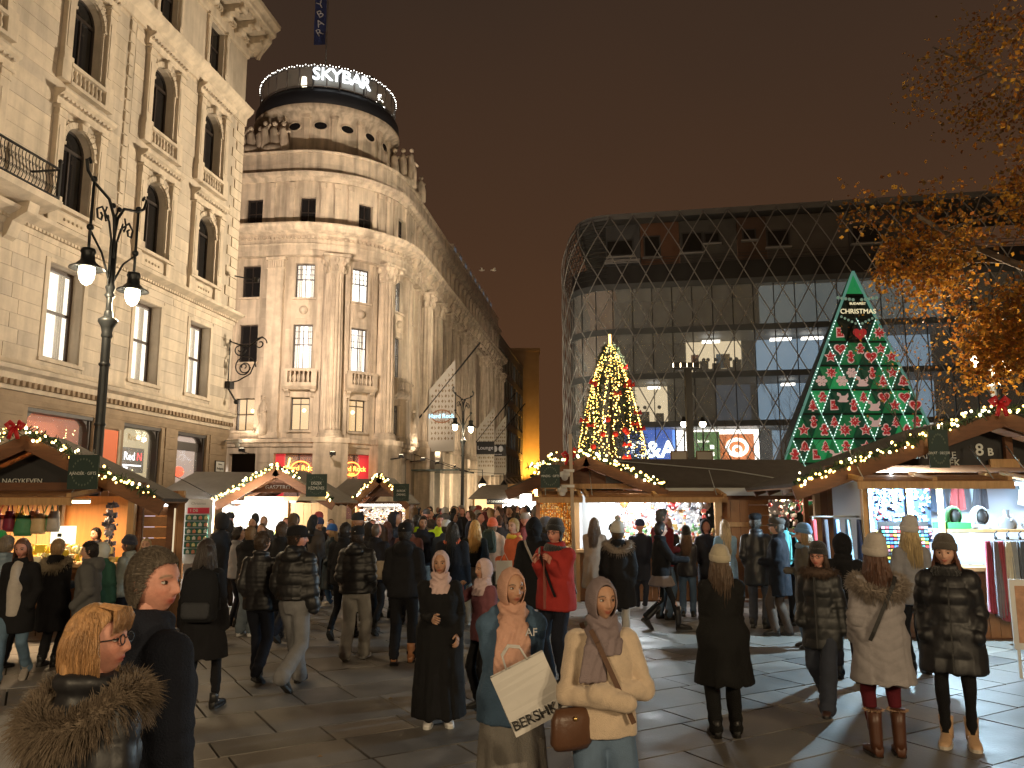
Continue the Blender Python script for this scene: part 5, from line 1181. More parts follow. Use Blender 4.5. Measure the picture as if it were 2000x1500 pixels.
    rg = [zring(1.50,.06,.062,0,.012), zring(1.465,.092*sw,.075+bulk*.4,0,.010), zring(1.43,.135*sw,.088+bulk*.7,0,.006), zring(1.385,.160*sw+bulk*.25,.10+bulk*.9,0,.0), zring(1.27,.168*sw+bulk*.8,.120*w+bulk,0,-.006), zring(1.12,.165*sw*wa+bulk,.113*w+bulk), zring(.97,.178*w+bulk*(.9+fl),.125*w+bulk*(.9+fl*1.0))]
    if hem < .9:
        for i in range(1,4): f = i/3; z = .97+(hem-.97)*f; rg.append(zring(z,.182*w+bulk*.9+fl*.09*f+.0,.132*w+bulk*.9+fl*.11*f))
    rg.append(zring(rg[-1][0][2]-.006, rg[-1][1][0]*.9, rg[-1][2][1]*.9)); loft(m, rg[::-1], 26)
    for sg in (-1, 1):
        s0, e, wv = A[sg]; k = top.get('sleeve',1.0); limb(m, [Vector((sg*.09,.0,1.39)), s0, e, e.lerp(wv,.94)], [.06+bulk*.4, (.056+bulk*.8)*k, (.049+bulk*.8)*k, (.040+bulk*.55)*k], 12)
    if top.get('hoodback'):                                  # hood lying on the back
        m.ball((0,.115,1.44), .105, 12, 8, sx=1.25, sy=.72, sz=.9); limb(m, [(-.11,.02,1.47),(0,.13,1.50),(.11,.02,1.47)], [.045,.055,.045], 10)
    if collar: limb(m, [(.075*math.cos(a),.012+.075*math.sin(a),1.50+.012*math.sin(a)) for a in [2*PI*i/10 for i in range(11)]], [.026+bulk*.3]*11, 8)
    qp, qa = top.get('quilt',0), top.get('qa',.015)
    def tf(co, no):
        d = wob(co, seed, 14, top.get('fold',.011)) + wob(co, seed+1, 34, top.get('fold',.011)*.45) + wob(co*np.array([1,1,.45]), seed+2, 75, .0028); arm = np.zeros(len(co), bool); tt = co[:,2].copy()
        for sg in (-1,1):
            s0, e, wv = A[sg]; t1, d1 = seg_param(co, s0, e); t2, d2 = seg_param(co, e, wv); da = np.minimum(d1,d2); inside = (co[:,0]*sg > sh*.93) | ((da < .09+bulk) & ((np.abs(co[:,0])/(.18*sw+bulk))**2+((co[:,1])/(.12+bulk))**2 > 1.12) & (co[:,2] < 1.42)); u = np.where(d1 < d2, t1*.285, .285+t2*.255); tt = np.where(inside, 1.4-u, tt); arm |= inside
            d += np.where(inside, .006*np.sin(u*70+seed)*np.exp(-((u-.285)/.07)**2), 0)
        if qp:
            z = tt + (0 if not top.get('chevron') else np.where(arm, 0, -.45*np.abs(co[:,0]))); ph = np.abs(np.sin(PI*z/qp)); d += qa*(np.power(ph,.45)-.8)
            if top.get('irregular'): d += wob(co, seed+3, 40, .003)
        else: d += np.where(arm, 0, .004*np.sin(co[:,2]*40+2*np.sin(co[:,0]*11)+seed)*np.exp(-((co[:,2]-1.1)/.12)**2))
        if fl and hem < .8: d += np.where((co[:,2] < .95) & ~arm, np.sin(np.arctan2(co[:,1],co[:,0])*8+seed)*.02*np.clip((.95-co[:,2])/.6,0,1), 0)
        return d
    gt = garment(top.get('name','jacket'), m, cloth(tc,tk), vox, 4, tf)
    if top.get('zip'): z = MB(); z.box(-.006,.006,-.15*w-bulk*1.15,-.12*w-bulk*.5,hem+.02,1.42); direct('zipper', z, cloth(top['zip']))
    if top.get('inner'):                                      # shirt seen in an open coat
        z = MB(); loft(z, [zring(.80,.135,.142+bulk), zring(1.0,.13,.146+bulk), zring(1.25,.115,.146+bulk), zring(1.42,.085,.122+bulk), zring(1.49,.055,.085)], 20); garment('sweater', z, cloth(top['inner'],'knit'), vox, 3, lambda co, no: wob(co,seed+8,18,.006))
    # --- hands covered
    if gloves:
        g = MB()
        for sg in (-1,1): hand(g, A[sg], sg, 1.15)
        direct('gloves', g, cloth(gloves))
    # --- head wear (built round the head, then turned with it)
    HM = hm
    if hair:
        hs, hc_ = hair[0], hair[1]; hmat_ = cloth(hc_,'hair'); g = MB(); wv_ = lambda a, ps: .010*math.sin(a*29+ps*5+seed)+.012*math.sin(a*5+ps*4)+.008*math.sin(a*53+ps*11)
        if hs == 'short': shell(g, (.086,.110,.131), opening(38,76,124), (0,.004,.004), 72, 20, .01, wv_)
        elif hs == 'under': shell(g, (.081,.103,.1235), opening(39,58,100), (0,.002,.0), 40, 10, .004)
        elif hs == 'bald': shell(g, (.0785,.1005,.121), opening(98,108,125), (0,.003,.0), 40, 10, .004, lambda a, ps: .004*math.sin(a*31))
        elif hs == 'curly': shell(g, (.10,.12,.145), opening(45,90,125), (0,.01,.012), 56, 20, .01, lambda a, ps: .06*math.sin(a*17+3*math.sin(ps*9))*math.sin(ps*14))
        else:
            shell(g, (.087,.112,.133), opening(38,70,108), (0,.006,.002), 64, 18, .01, wv_)
            L = {'bob': .20, 'long': .44, 'vlong': .58, 'pony': .2}[hs]; nn = 0
            if hs != 'pony':
                loft(g, [((0,.05,.05),(.08,0,0),(0,.055,0)), ((0,.06,-.05),(.092,0,0),(0,.055,0)), ((0,.075,-L*.55),(.10,0,0),(0,.04,0)), ((0,.085,-L*.85),(.07,0,0),(0,.022,0))], 20)
        hob = direct('hair', g, hmat_, HM); nr = np.random.RandomState(seed); nh = {0: 350, 1: 600, 2: 3000}[detail]; thick = {0: .0045, 1: .0035, 2: .0015}[detail]
        if hs == 'short':
            a = nr.uniform(0,2*PI,nh); p0 = np.array([opening(38,76,124)(q) for q in a]); ps = p0-.06+(2.7-p0)*nr.rand(nh)**1.6; q = np.stack([.0865*np.sin(ps)*np.cos(a), .004-.1105*np.cos(ps), .004+.1315*np.sin(ps)*np.sin(a)],1); nn_ = q/np.linalg.norm(q,axis=1)[:,None]; dv = np.stack([nr.normal(.22,.14,nh), np.ones(nh), nr.normal(-.22,.14,nh)],1); dv -= nn_*(nn_*dv).sum(1)[:,None]; dv /= np.linalg.norm(dv,axis=1)[:,None]; L_ = nr.uniform(.02,.042,nh)[:,None]
            strands('hair_strands', hmat_, hob, np.stack([q-dv*.008, q+dv*L_*.5+nn_*.004, q+dv*L_+nn_*nr.uniform(0,.004,nh)[:,None]],1), thick, MX @ HM)
        elif hs in ('bob','long','vlong'):
            nh = int(nh*1.3); a = nr.uniform(R(-24),R(204),nh); top_ = nr.uniform(-.02,.11,nh); cz = np.sqrt(np.clip(1-(top_/.135)**2,.05,1)); st = np.stack([.086*np.cos(a)*cz, .005+.108*np.sin(a)*cz, top_],1); ln = (top_ + (.135 if hs == 'bob' else L*.95)*nr.uniform(.9,1.04,nh)); out = nr.uniform(.012,.034,nh)*(1.1-cz*.3); ph = nr.uniform(0,6,nh); pts = []
            for f in np.linspace(0,1,7):
                bul = np.sin(f*PI*.75)*out + (1-cz)*.09*min(1,f*2.2) - (.020*f*f if hs == 'bob' else -.014*f); pts.append(st + np.stack([np.cos(a)*bul+.003*np.sin(ph+f*6), np.sin(a)*bul+.003*np.cos(ph+f*5)+(.03*f if hs != 'bob' else 0), -ln*f],1))
            strands('hair_strands', hmat_, hob, np.stack(pts,1), thick*1.1, MX @ HM)
            if hs == 'bob':
                nf = 700; x = nr.uniform(-.062,.062,nf); k2 = nr.uniform(.9,1.08,nf); strands('fringe', hmat_, hob, np.stack([np.stack([x*.6, np.full(nf,-.02), .134-np.abs(x)*.15],1), np.stack([x*.95, -.088*k2, .118-np.abs(x)*.15],1), np.stack([x*1.25, (-.113+np.abs(x)*.3)*k2, np.full(nf,.075)],1), np.stack([x*1.35, (-.108+np.abs(x)*.35), nr.uniform(.028,.045,nf)],1)],1), thick*1.2, MX @ HM)
    if hat:
        hk, hcol = hat[0], hat[1]; g = MB(); tl = Matrix.Rotation(R(-9),4,'X')
        if hk in ('beanie','slouch','pompom'):
            q = 1.09; top_ = .178 if hk != 'slouch' else .215; prof = []
            for i in range(13): f = i/12; prof.append((max(.001,(math.cos(f*PI/2)**(.62))*1.0), .035+(top_-.035)*math.sin(f*PI/2)**(1.0)))
            n = 48; V = []; 
            for r_, z in prof:
                for j in range(n): a = 2*PI*j/n; k = 1+.012*math.cos(j*PI); back = .03*max(0,z-.1)/.1 if hk == 'slouch' else 0; V.append((.0875*q*r_*k*math.cos(a), .006+.1095*q*r_*k*math.sin(a)+back, z))
            g.add(V, [(i*n+j, i*n+(j+1)%n, (i+1)*n+(j+1)%n, (i+1)*n+j) for i in range(12) for j in range(n)], 0, True)
            V = []
            for i, (r_, z) in enumerate(((1.0,.02),(1.05,.022),(1.07,.05),(1.05,.082),(.99,.084))):
                for j in range(n): a = 2*PI*j/n; k = 1+.014*math.cos(j*PI); V.append((.0885*q*r_*k*math.cos(a), .005+.111*q*r_*k*math.sin(a), z))
            g.add(V, [(i*n+j, i*n+(j+1)%n, (i+1)*n+(j+1)%n, (i+1)*n+j) for i in range(4) for j in range(n)], 0, True)
            if hk == 'pompom':
                for i in range(90): d = Vector((rng.gauss(0,1),rng.gauss(0,1),rng.gauss(0,1))).normalized(); g.tube([Vector((0,.01,.205)), Vector((0,.01,.205))+d*.045], [.012,.004], 4)
            direct('beanie', g, cloth(hcol,'knit'), HM @ tl)
        elif hk in ('cap','flat'):
            n = 32; prof = [(1.0,.035),(1.03,.06),(1.0,.095),(.86,.128),(.5,.148),(.001,.152)] if hk == 'cap' else [(1.0,.05),(1.12,.075),(1.14,.1),(.95,.13),(.5,.145),(.001,.147)]; g.lathe([(.091*r_,z) for r_, z in prof], (0,.004,.0), n, sy=1.26); V = []
            for j in range(13): a = PI+PI*j/12; V += [(.088*math.cos(a), .004+.112*math.sin(a), .04), (.085*math.cos(a), .0+(.112+(.075 if hk == 'cap' else .035)*abs(math.sin(a))**.7)*math.sin(a), .025-.012*abs(math.cos(a)))]
            V += [(x,y,z-.007) for x,y,z in V]; k = 26; F = [(2*j,2*j+1,2*j+3,2*j+2) for j in range(12)]+[(k+2*j+2,k+2*j+3,k+2*j+1,k+2*j) for j in range(12)]+[(2*j+1,k+2*j+1,k+2*j+3,2*j+3) for j in range(12)]; g.add(V, F, 0, True); direct('cap', g, cloth(hcol), HM @ Matrix.Rotation(R(-4),4,'X'))
            if len(hat) > 2: e = MB(); e.ball((0,(-1 if hat[2] == 'front' else 1)*.118,.07), .016, 10, 6, sy=.5); direct('cap_emblem', e, cloth((.75,.75,.75)), HM)
    if hood:
        g = MB(); shell(g, (.118,.142,.160), opening(58,66,72), (0,.022,.006), 44, 18, .02, lambda a, ps: .03*math.sin(a*5+ps*4+seed)); direct('hood', g, cloth(hood), HM)
    if hijab:
        hc_ = hijab['col']; hm_ = cloth(hc_); g = MB(); shell(g, (.094,.122,.140), opening(47,46,66), (0,.012,-.002), 60, 22, .008, lambda a, ps: .014*math.sin(a*9+ps*6+seed)+.008*math.sin(a*21+ps*3)); direct('hijab', g, hm_, HM)
        g = MB(); loft(g, [zring(1.33,.135,.125+bulk*.9,0,-.012), zring(1.40,.138,.112+bulk*.8,0,-.004), zring(1.455,.108,.10,0,-.002), zring(1.495,.080,.084,0,.004), zring(1.545,.076,.074,0,.022)], 28)
        limb(g, [(-.08,-.01,1.53),(-.062,-.072,1.483),(.0,-.108,1.448),(.06,-.095,1.445),(.095,-.03,1.475)], [.022,.03,.032,.03,.022], 10); limb(g, [(.08,-.01,1.53),(.057,-.076,1.470),(-.01,-.115,1.42),(-.07,-.10,1.415)], [.02,.028,.030,.026], 10)
        for x, wd, ln in hijab.get('tail', ()): loft(g, [((x*.6,-.105,1.47),(wd*.6,0,0),(0,.025,0)), ((x,-.128-bulk,1.38),(wd,.006,0),(0,.022,0)), ((x*1.08,-.136-bulk,1.26),(wd*1.1,.008,0),(0,.02,0)), ((x*1.15,-.136-bulk,1.47-ln),(wd*1.22,.01,0),(0,.018,0)), ((x*1.15,-.132-bulk,1.46-ln),(wd*1.1,.01,0),(0,.010,0))], 20)
        garment('scarf', g, hm_, max(.0085,vox*.7), 2, lambda co, no: .0035*np.sin(co[:,2]*70+26*co[:,0]+3*np.sin(co[:,0]*17+co[:,2]*9))*(co[:,2] > 1.40)+.0035*np.sin(co[:,0]*120+4*np.sin(co[:,2]*12))*(co[:,2] <= 1.42)+wob(co,seed,24,.003))
    if scarf:
        g = MB()
        for k, (z, r_) in enumerate(((1.445,.108),(1.475,.094))): limb(g, [(r_*math.cos(a),.005+r_*.95*math.sin(a),z-.014*math.sin(a+k)) for a in [2*PI*i/12 for i in range(13)]], [.034]*13, 10)
        garment('scarf', g, cloth(scarf,'knit'), max(.011,vox), 2, lambda co, no: .006*np.sin(np.arctan2(co[:,1],co[:,0])*24+co[:,2]*60))
    if fur:
        n = fur.get('n',500)*3; r_ = fur.get('r',.19); fz = fur.get('z',1.43); L = fur.get('len',.055); nr = np.random.RandomState(seed+2); a = nr.uniform(0,2*PI,n); bb = nr.uniform(0,2*PI,n); drop = fur.get('drop',.09)*np.maximum(0,np.sin(a)); cc = np.stack([r_*np.cos(a), .01+r_*fur.get('k',.72)*np.sin(a), fz-drop],1); d = np.stack([np.cos(a)*np.cos(bb), np.sin(a)*np.cos(bb), np.sin(bb)],1); cl = np.stack([np.sin(a*37+bb*5), np.cos(a*29+bb*3), np.sin(a*23-bb*4)],1)*.012; LL = (L*nr.uniform(.45,1.1,n))[:,None]; base = cc+d*.04; tip = cc+d*(.045+LL)+cl+nr.normal(0,.006,(n,3))+np.array([0,0,-.022]); mid = (base+tip)/2+d*.006+np.array([0,0,.006])
        core = MB(); core.tube([(r_*math.cos(a),.01+r_*fur.get('k',.72)*math.sin(a),fz-fur.get('drop',.09)*max(0,math.sin(a))) for a in [2*PI*i/20 for i in range(21)]], .052, 8, cap=False); fm = mat('fur_%.2f' % fur['col'][0], fur['col'], .8, noise=.5, nscale=14, color2=tuple(c*.35 for c in fur['col'])); core.xform(MX); fo = core.build('fur_collar', fm, body); strands('fur_tufts', fm, fo, np.stack([base,mid,tip],1), .0024*fur.get('w',1.6), MX)
    if glasses:
        g = MB()
        for sg in (-1,1): g.tube([(sg*.0335+.024*math.cos(a),-.101-.002*math.cos(a)*sg,.004+.018*math.sin(a)) for a in [2*PI*i/16 for i in range(17)]], .0023, 5, cap=False); g.tube([(sg*.058,-.098,.010),(sg*.079,-.04,.008),(sg*.081,.02,.0)], .0024, 5)
        g.tube([(-.01,-.103,.008),(.01,-.103,.008)], .0022, 5); direct('glasses', g, cloth((.01,.01,.01),'leather'), HM)
    if strap:                                                 # cross-body strap
        sc2, sd = strap; g = MB(); pts = []
        for i in range(15):
            f = i/14; a = -.5+f*(PI+1.0); z = .95+.52*math.sin(f*PI)**.8 if False else .94+.5*(1-abs(2*f-1)**1.6); pts.append(f)
        dz = lambda z: (.132+bulk+.022) if z > 1.0 else (.13+bulk+.014)
        for yy in (-1, 1):
            q = [Vector((sd*(-.10+.24*i/8), yy*dz(1.45-.5*i/8)*(.78 if i == 0 else 1.0), 1.475-.52*i/8)) for i in range(9)]
            for a_, b_ in zip(q, q[1:]): g.bar(a_, b_, .03, .008, up=(0,1,0))
        direct('strap', g, cloth(sc2,'leather'))
    return body
def hand(mb, arm, sg, k=1.0):
    """palm, four unequal bent fingers and a thumb at the end of the forearm"""
    s, e, w = arm; d = (w-e).normalized(); pn = Vector((-sg*.8,.1,-.3)); pn = (pn-d*pn.dot(d)).normalized(); sd = d.cross(pn)*sg; c = w+d*.045
    loft(mb, [(w-d*.01, sd*.024*k, pn*.018*k), (w+d*.03, sd*.036*k, pn*.016*k), (w+d*.075, sd*.040*k, pn*.013*k), (w+d*.088, sd*.034*k, pn*.010*k)], 12)
    for i, (o_, L) in enumerate(((-.030,.068),(-.010,.078),(.011,.073),(.030,.057))):
        b = w+d*.082+sd*o_; p1 = b+d*L*.45+pn*.004; p2 = p1+(d*.75+pn*.65)*L*.32; p3 = p2+(d*.35+pn*.95)*L*.28; mb.tube([b,p1,p2,p3], [.0098*k,.0092*k,.0085*k,.0065*k], 7); mb.ball(p3, .0065*k, 6, 4)
    b = w+d*.03-sd*.032; p1 = b-sd*.024+d*.028+pn*.012; p2 = p1+d*.03-sd*.006+pn*.014; mb.tube([b,p1,p2], [.014*k,.0115*k,.008*k], 7); mb.ball(p2, .008*k, 6, 4)
def backpack(label, pos, z, rz, col, w=.30, h=.44, d=.15, col2=None, group='backpacks'):
    t = thing('backpack', label, 'backpack', (pos[0],pos[1],z), R(rz), group); m = MB(); mt = cloth(col); loft(m, [((0,0,0),(w*.42,0,0),(0,d*.38,0)), ((0,0,.03),(w*.5,0,0),(0,d*.5,0)), ((0,0,h*.55),(w*.5,0,0),(0,d*.5,0)), ((0,-.01,h*.85),(w*.44,0,0),(0,d*.4,0)), ((0,-.015,h*.97),(w*.3,0,0),(0,d*.25,0)), ((0,-.015,h),(w*.15,0,0),(0,d*.12,0))], 28, power=.6); m.build('pack', mt, t)
    m = MB(); loft(m, [((0,d*.42,.03),(w*.36,0,0),(0,d*.2,0)), ((0,d*.46,.06),(w*.40,0,0),(0,d*.26,0)), ((0,d*.46,h*.34),(w*.40,0,0),(0,d*.24,0)), ((0,d*.42,h*.38),(w*.34,0,0),(0,d*.14,0))], 22, power=.6); m.build('pocket', cloth(col2) if col2 else mt, t)
    m = MB()
    for sg in (-1,1): m.tube([(sg*w*.27,-d*.4,.06),(sg*w*.42,-d*.75,.1),(sg*w*.36,-d*1.0,h*.5),(sg*w*.3,-d*.8,h*.88),(sg*w*.2,-d*.35,h*.93)], .016, 6)
    m.build('strap', mt, t); m = MB(); m.tube([(-.03,-d*.2,h-.01),(0,-d*.2,h+.03),(.03,-d*.2,h-.01)], .008, 5); m.build('grab_loop', mt, t); return t
def at(u, D): return (xat(u, D), D)
# ================================================================== THE MARKET
WOOD = [mat('stall_wood_%d' % i, c, .65, noise=.25, nscale=6, bump=.15, bscale=20, stretch=(6,6,.6)) for i, c in enumerate(((.26,.12,.045),(.30,.145,.058),(.22,.098,.038)))]
BEAM = mat('beam_wood', (.13,.052,.02), .6, noise=.25, nscale=5, bump=.15, bscale=18, stretch=(1,5,5)); PINE = mat('pine_wood', (.46,.27,.115), .6, noise=.2, nscale=5, stretch=(5,5,.6))
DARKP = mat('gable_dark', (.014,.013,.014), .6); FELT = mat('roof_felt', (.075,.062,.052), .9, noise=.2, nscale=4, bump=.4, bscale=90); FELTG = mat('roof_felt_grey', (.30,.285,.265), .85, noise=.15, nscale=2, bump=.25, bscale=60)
FASC = mat('tin_fascia', (.36,.38,.38), .5, metal=.2); GREENS = mat('sign_green', (.012,.035,.028), .6); WLET = mat('letter_white', (.7,.72,.68), .6); CLOTHD = mat('counter_cloth', (.03,.035,.05), .8, noise=.2, nscale=6)
PLANK_MESH = [unit_box().mesh('plank', w) for w in WOOD]; PINE_MESH = unit_box().mesh('plank', PINE)
def plank(parent, c, size, pine=False, rot=None, k=None, name='plank'):
    o = link(name, PINE_MESH if pine else PLANK_MESH[random.randrange(3) if k is None else k], parent); o.location = c; o.scale = size
    if rot: o.rotation_euler = rot
    return o
def planks_x(parent, x0, x1, y, z0, z1, w=.14, t=.025, pine=False):     # upright boards along x
    n = max(1, int(round((x1-x0)/w))); w = (x1-x0)/n
    return [plank(parent, (x0+w*(i+.5), y, (z0+z1)/2), (w-.008, t*random.uniform(.8,1.1), z1-z0-random.uniform(0,.01)), pine) for i in range(n)]
def planks_y(parent, x, y0, y1, z0, z1, w=.16, t=.025, pine=False):
    n = max(1, int(round((y1-y0)/w))); w = (y1-y0)/n
    for i in range(n): plank(parent, (x, y0+w*(i+.5), (z0+z1)/2), (t, w-.008, z1-z0), pine)
def planks_h(parent, x0, x1, y, z0, z1, h=.15, t=.025, pine=False):     # lying boards
    n = max(1, int(round((z1-z0)/h))); h = (z1-z0)/n
    for i in range(n): plank(parent, ((x0+x1)/2, y, z0+h*(i+.5)), (x1-x0, t*random.uniform(.8,1.1), h-.01), pine)
def beam(parent, a, b, w=.09, h=.12, m=None, name='beam'):
    q = MB(); q.bar(a, b, w, h); return q.build(name, m or BEAM, parent)
def gable_roof(t, hw, za, ze, y0, y1, felt=FELT, rafters=4, th=.05):
    for sg in (-1, 1):
        m = MB(); a, b = Vector((0,y0,za)), Vector((sg*hw,y0,ze)); d = (b-a); nrm = Vector((-d.z*sg,0,d.x*sg)).normalized(); L = Vector((0,y1-y0,0))
        P = [a, b, b+L, a+L]; m.add([p+nrm*th for p in P]+[p for p in P], [(0,1,2,3) if sg < 0 else (3,2,1,0), (7,6,5,4) if sg < 0 else (4,5,6,7), (0,4,5,1),(1,5,6,2),(2,6,7,3),(3,7,4,0)]); m.build('roof_slope', felt, t)
        n = max(2, int(d.length/.17))                  # boards on the underside
        for i in range(n):
            c = a + d*((i+.5)/n) + L/2 - nrm*.014; o = plank(t, c, (d.length/n-.008, y1-y0-.02, .024), rot=(0, -math.atan2(d.z, d.x), 0), name='roof_board')
        beam(t, a - nrm*.08 + Vector((0,-.03,0)), b - nrm*.08 + Vector((0,-.03,0)) + d.normalized()*.06, .04, .2, name='verge_board')
        for i in range(rafters):
            y = y0 + .25 + (y1-y0-.4)*i/max(1,rafters-1); beam(t, Vector((0,y,za))-nrm*.09, Vector((sg*hw*.97,y,ze+(za-ze)*.03))-nrm*.09, .07, .1, name='rafter')
def flap(t, x0, x1, y0, z0, reach, drop=.12, side=True):
    """raised shutter hung out over the counter"""
    n = max(2, int(reach/.16)); 
    for i in range(n):
        y = y0 - reach*(i+.5)/n; z = z0 - drop*(i+.5)/n; plank(t, ((x0+x1)/2, y, z), (x1-x0, reach/n-.008, .022), rot=(math.atan2(drop, reach), 0, 0), name='shutter_board')
    beam(t, (x0, y0-reach, z0-drop-.05), (x1, y0-reach, z0-drop-.05), .05, .1, PINE, 'shutter_edge')
    for x in (x0+.04, (x0+x1)/2, x1-.04): beam(t, (x, y0, z0+.035), (x, y0-reach, z0-drop+.035), .06, .05, PINE, 'shutter_batten')
    for x in (x0+.15, x1-.15):
        m = MB(); m.tube([(x, y0-reach*.75, z0-drop*.75), (x, y0+.02, z0+.42)], .008, 5); m.build('chain', FASC, t)
def body(t, x0, x1, y0, y1, zt, zc=.98, front=True, left=True, right=True, back=True, fl=True):
    for x in (x0, x1):
        for y in (y0, y1): plank(t, (x, y, zt/2), (.1,.1,zt), pine=True, name='post')
    if front: planks_x(t, x0+.05, x1-.05, y0, .05, zc); m = MB(); m.box(x0-.05, x1+.05, y0-.28, y0+.35, zc, zc+.05); m.build('counter_top', PINE, t)
    if left: planks_y(t, x0, y0+.05, y1-.05, .05, zt)
    if right: planks_y(t, x1, y0+.05, y1-.05, .05, zt)
    if back: planks_x(t, x0+.05, x1-.05, y1, .05, zt)
    m = MB(); m.box(x0, x1, y0, y1, .03, .09); m.build('stall_floor', BEAM, t)
def gable_panel(t, hw, za, ze, y, zb, m=DARKP, name='gable_panel', k=.9):
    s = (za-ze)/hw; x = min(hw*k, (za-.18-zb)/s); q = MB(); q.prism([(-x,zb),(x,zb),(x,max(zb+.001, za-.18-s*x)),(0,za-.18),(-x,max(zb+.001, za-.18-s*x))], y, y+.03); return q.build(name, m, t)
def tube_lamp(t, x0, x1, y, z, power, color, strength=14):
    m = MB(); m.tube([(x0,y,z),(x1,y,z)], .022, 8); o = m.build('lamp_tube', glow('tube_%.2f_%.2f_%.2f' % color, color, strength), t); m = MB(); m.box(x0,x1,y-.03,y+.03,z+.025,z+.05); m.build('lamp_fitting', FASC, t)
    l = lamp('tube_light', 'AREA', ((x0+x1)/2, y, z-.03), power, color, t, size=(x1-x0, .12)); l.rotation_euler = (0,0,0); return o
def point_lamp(t, c, power, color, r=.07, strength=40):
    m = MB(); m.ball(c, r, 10, 8); m.build('bulb', glow('bulb_%.2f_%.2f_%.2f' % color, color, strength), t); lamp('bulb_light', 'POINT', (c[0], c[1]-r*2.2, c[2]-.02), power, color, t, r)
BULB = glow('garland_bulb', (1,.62,.16), 9, False); BULBW = glow('garland_bulb_white', (1,.84,.46), 12, False); NEED = mat('garland_needles', (.022,.045,.018), .7, noise=.3, nscale=10); RIB = mat('red_ribbon', (.55,.015,.02), .5, noise=.15, nscale=9)
def garland(label, pts, bows=(), dens=30, r=.1, seed=1, group='lit fir garlands on the stall roofs', bs=.021):
    rng = random.Random(seed); P = [Vector(p) for p in pts]; t = thing('fir_garland', label, 'garland', tuple(P[0]), 0, group); o = P[0]; nd = MB(); bl = MB()
    for a, b in zip(P, P[1:]):
        L = (b-a).length; d = (b-a)/L; n = int(L*150)
        for i in range(n):
            c = a + d*L*rng.random() - o; v = Vector((rng.gauss(0,1), rng.gauss(0,1), rng.gauss(0,.8))); v = (v - d*v.dot(d)*.6).normalized()*r*rng.uniform(.6,1.35); w = v.cross(Vector((rng.gauss(0,1),rng.gauss(0,1),rng.gauss(0,1)))).normalized()*.013
            nd.add([c+v*.1-w, c+v*.1+w, c+v+w*.3, c+v-w*.3], [(0,1,2,3)])
        for i in range(int(L*dens)):
            c = a + d*L*(i+rng.random())/(L*dens) - o; v = Vector((rng.gauss(0,1), rng.gauss(0,1)-1.2, rng.gauss(0,1))).normalized()*r*rng.uniform(.55,1.1); s = bs*rng.uniform(.55,1.1); bl.ball(c+v, s, 6, 4, mi=0 if rng.random() < .7 else 1)
    m = MB(); m.tube([p-o for p in P], .018, 5); m.build('wire', NEED, t); tag(nd.build('needles', NEED, t), kind='stuff'); tag(bl.build('light_bulbs', [BULB, BULBW], t), kind='stuff')
    for q, s in bows:
        c = Vector(q) - o; m = MB()
        for sg in (-1, 1):
            m.tube([c+Vector((0,0,0)), c+Vector((sg*.12*s,-.05,.1*s)), c+Vector((sg*.2*s,-.03,.04*s)), c+Vector((sg*.14*s,-.04,-.05*s)), c], [.02*s,.06*s,.065*s,.05*s,.02*s], 8)
            m.tube([c, c+Vector((sg*.06*s,-.06,-.14*s)), c+Vector((sg*.11*s,-.05,-.3*s))], [.03*s,.05*s,.045*s], 6)
        m.ball(c+Vector((0,-.05,0)), .045*s, 8, 6); m.build('ribbon_bow', RIB, t)
    return t
def hang_sign(label, c, w, h, lines, rz=0.0, glowing=0.0):
    t = thing('hanging_sign', label, 'sign', c, rz, 'dark green stall signs'); m = MB(); m.box(-w/2,w/2,-.015,.015,-h/2,h/2); m.build('board', GREENS, t)
    m = MB()
    for sg in (-1,1): m.tube([(sg*w*.3,0,h/2),(sg*w*.3,0,h/2+.08)], .006, 5)
    m.build('hook', FASC, t)
    for i, (s, z, q) in enumerate(lines): text('lettering', s, q, WLET, t, (0,-.017,z), depth=.001, sx=.8)
    LEAF = mat('sign_ornament', (.10,.13,.10), .7); m = MB(); rng = random.Random(len(label))
    for sg in (1,-1):
        for k in range(9):
            a = R(25+16.25*k)*sg; x, z = w*.36*math.cos(a), h*.38*math.sin(a); m.prism([(x-.012,z),(x,z+.02),(x+.012,z),(x,z-.02)], -.018, -.016)
    tag(m.build('leaf_border', LEAF, t), kind='stuff'); return t

# ---- goods
def hanging_bag(label, c, col, w=.2, h=.28, d=.06, group=None):
    mt = mat('bag_%.2f_%.2f_%.2f' % col, col, .6, noise=.1, nscale=12); t = thing('hanging_bag', label, 'bag', c, random.uniform(-.4,.4), group); m = MB()
    pr = [(.0,-h),(.46*w,-h),(.52*w,-h*.8),(.46*w,-h*.35),(.36*w,-h*.05),(.0,-h*.02)]
    V = []; n = 12
    for k, (rr, z) in enumerate(pr[1:-1]):
        for j in range(n): a = 2*PI*j/n; V.append((rr*math.copysign(abs(math.cos(a))**.6, math.cos(a)), d*(rr/(.5*w))*math.copysign(abs(math.sin(a))**.7, math.sin(a)), z))
    F = [(i*n+j, i*n+(j+1)%n, (i+1)*n+(j+1)%n, (i+1)*n+j) for i in range(len(pr)-3) for j in range(n)] + [tuple(range(n-1,-1,-1)), tuple((len(pr)-3)*n+j for j in range(n))]
    m.add(V, F, 0, True); m.build('pouch', mt, t); m = MB(); m.tube([(-.3*w,0,-h*.06),(-.15*w,0,.12),(0,0,.17),(.15*w,0,.12),(.3*w,0,-h*.06)], .009, 5); m.build('strap', mt, t); return t
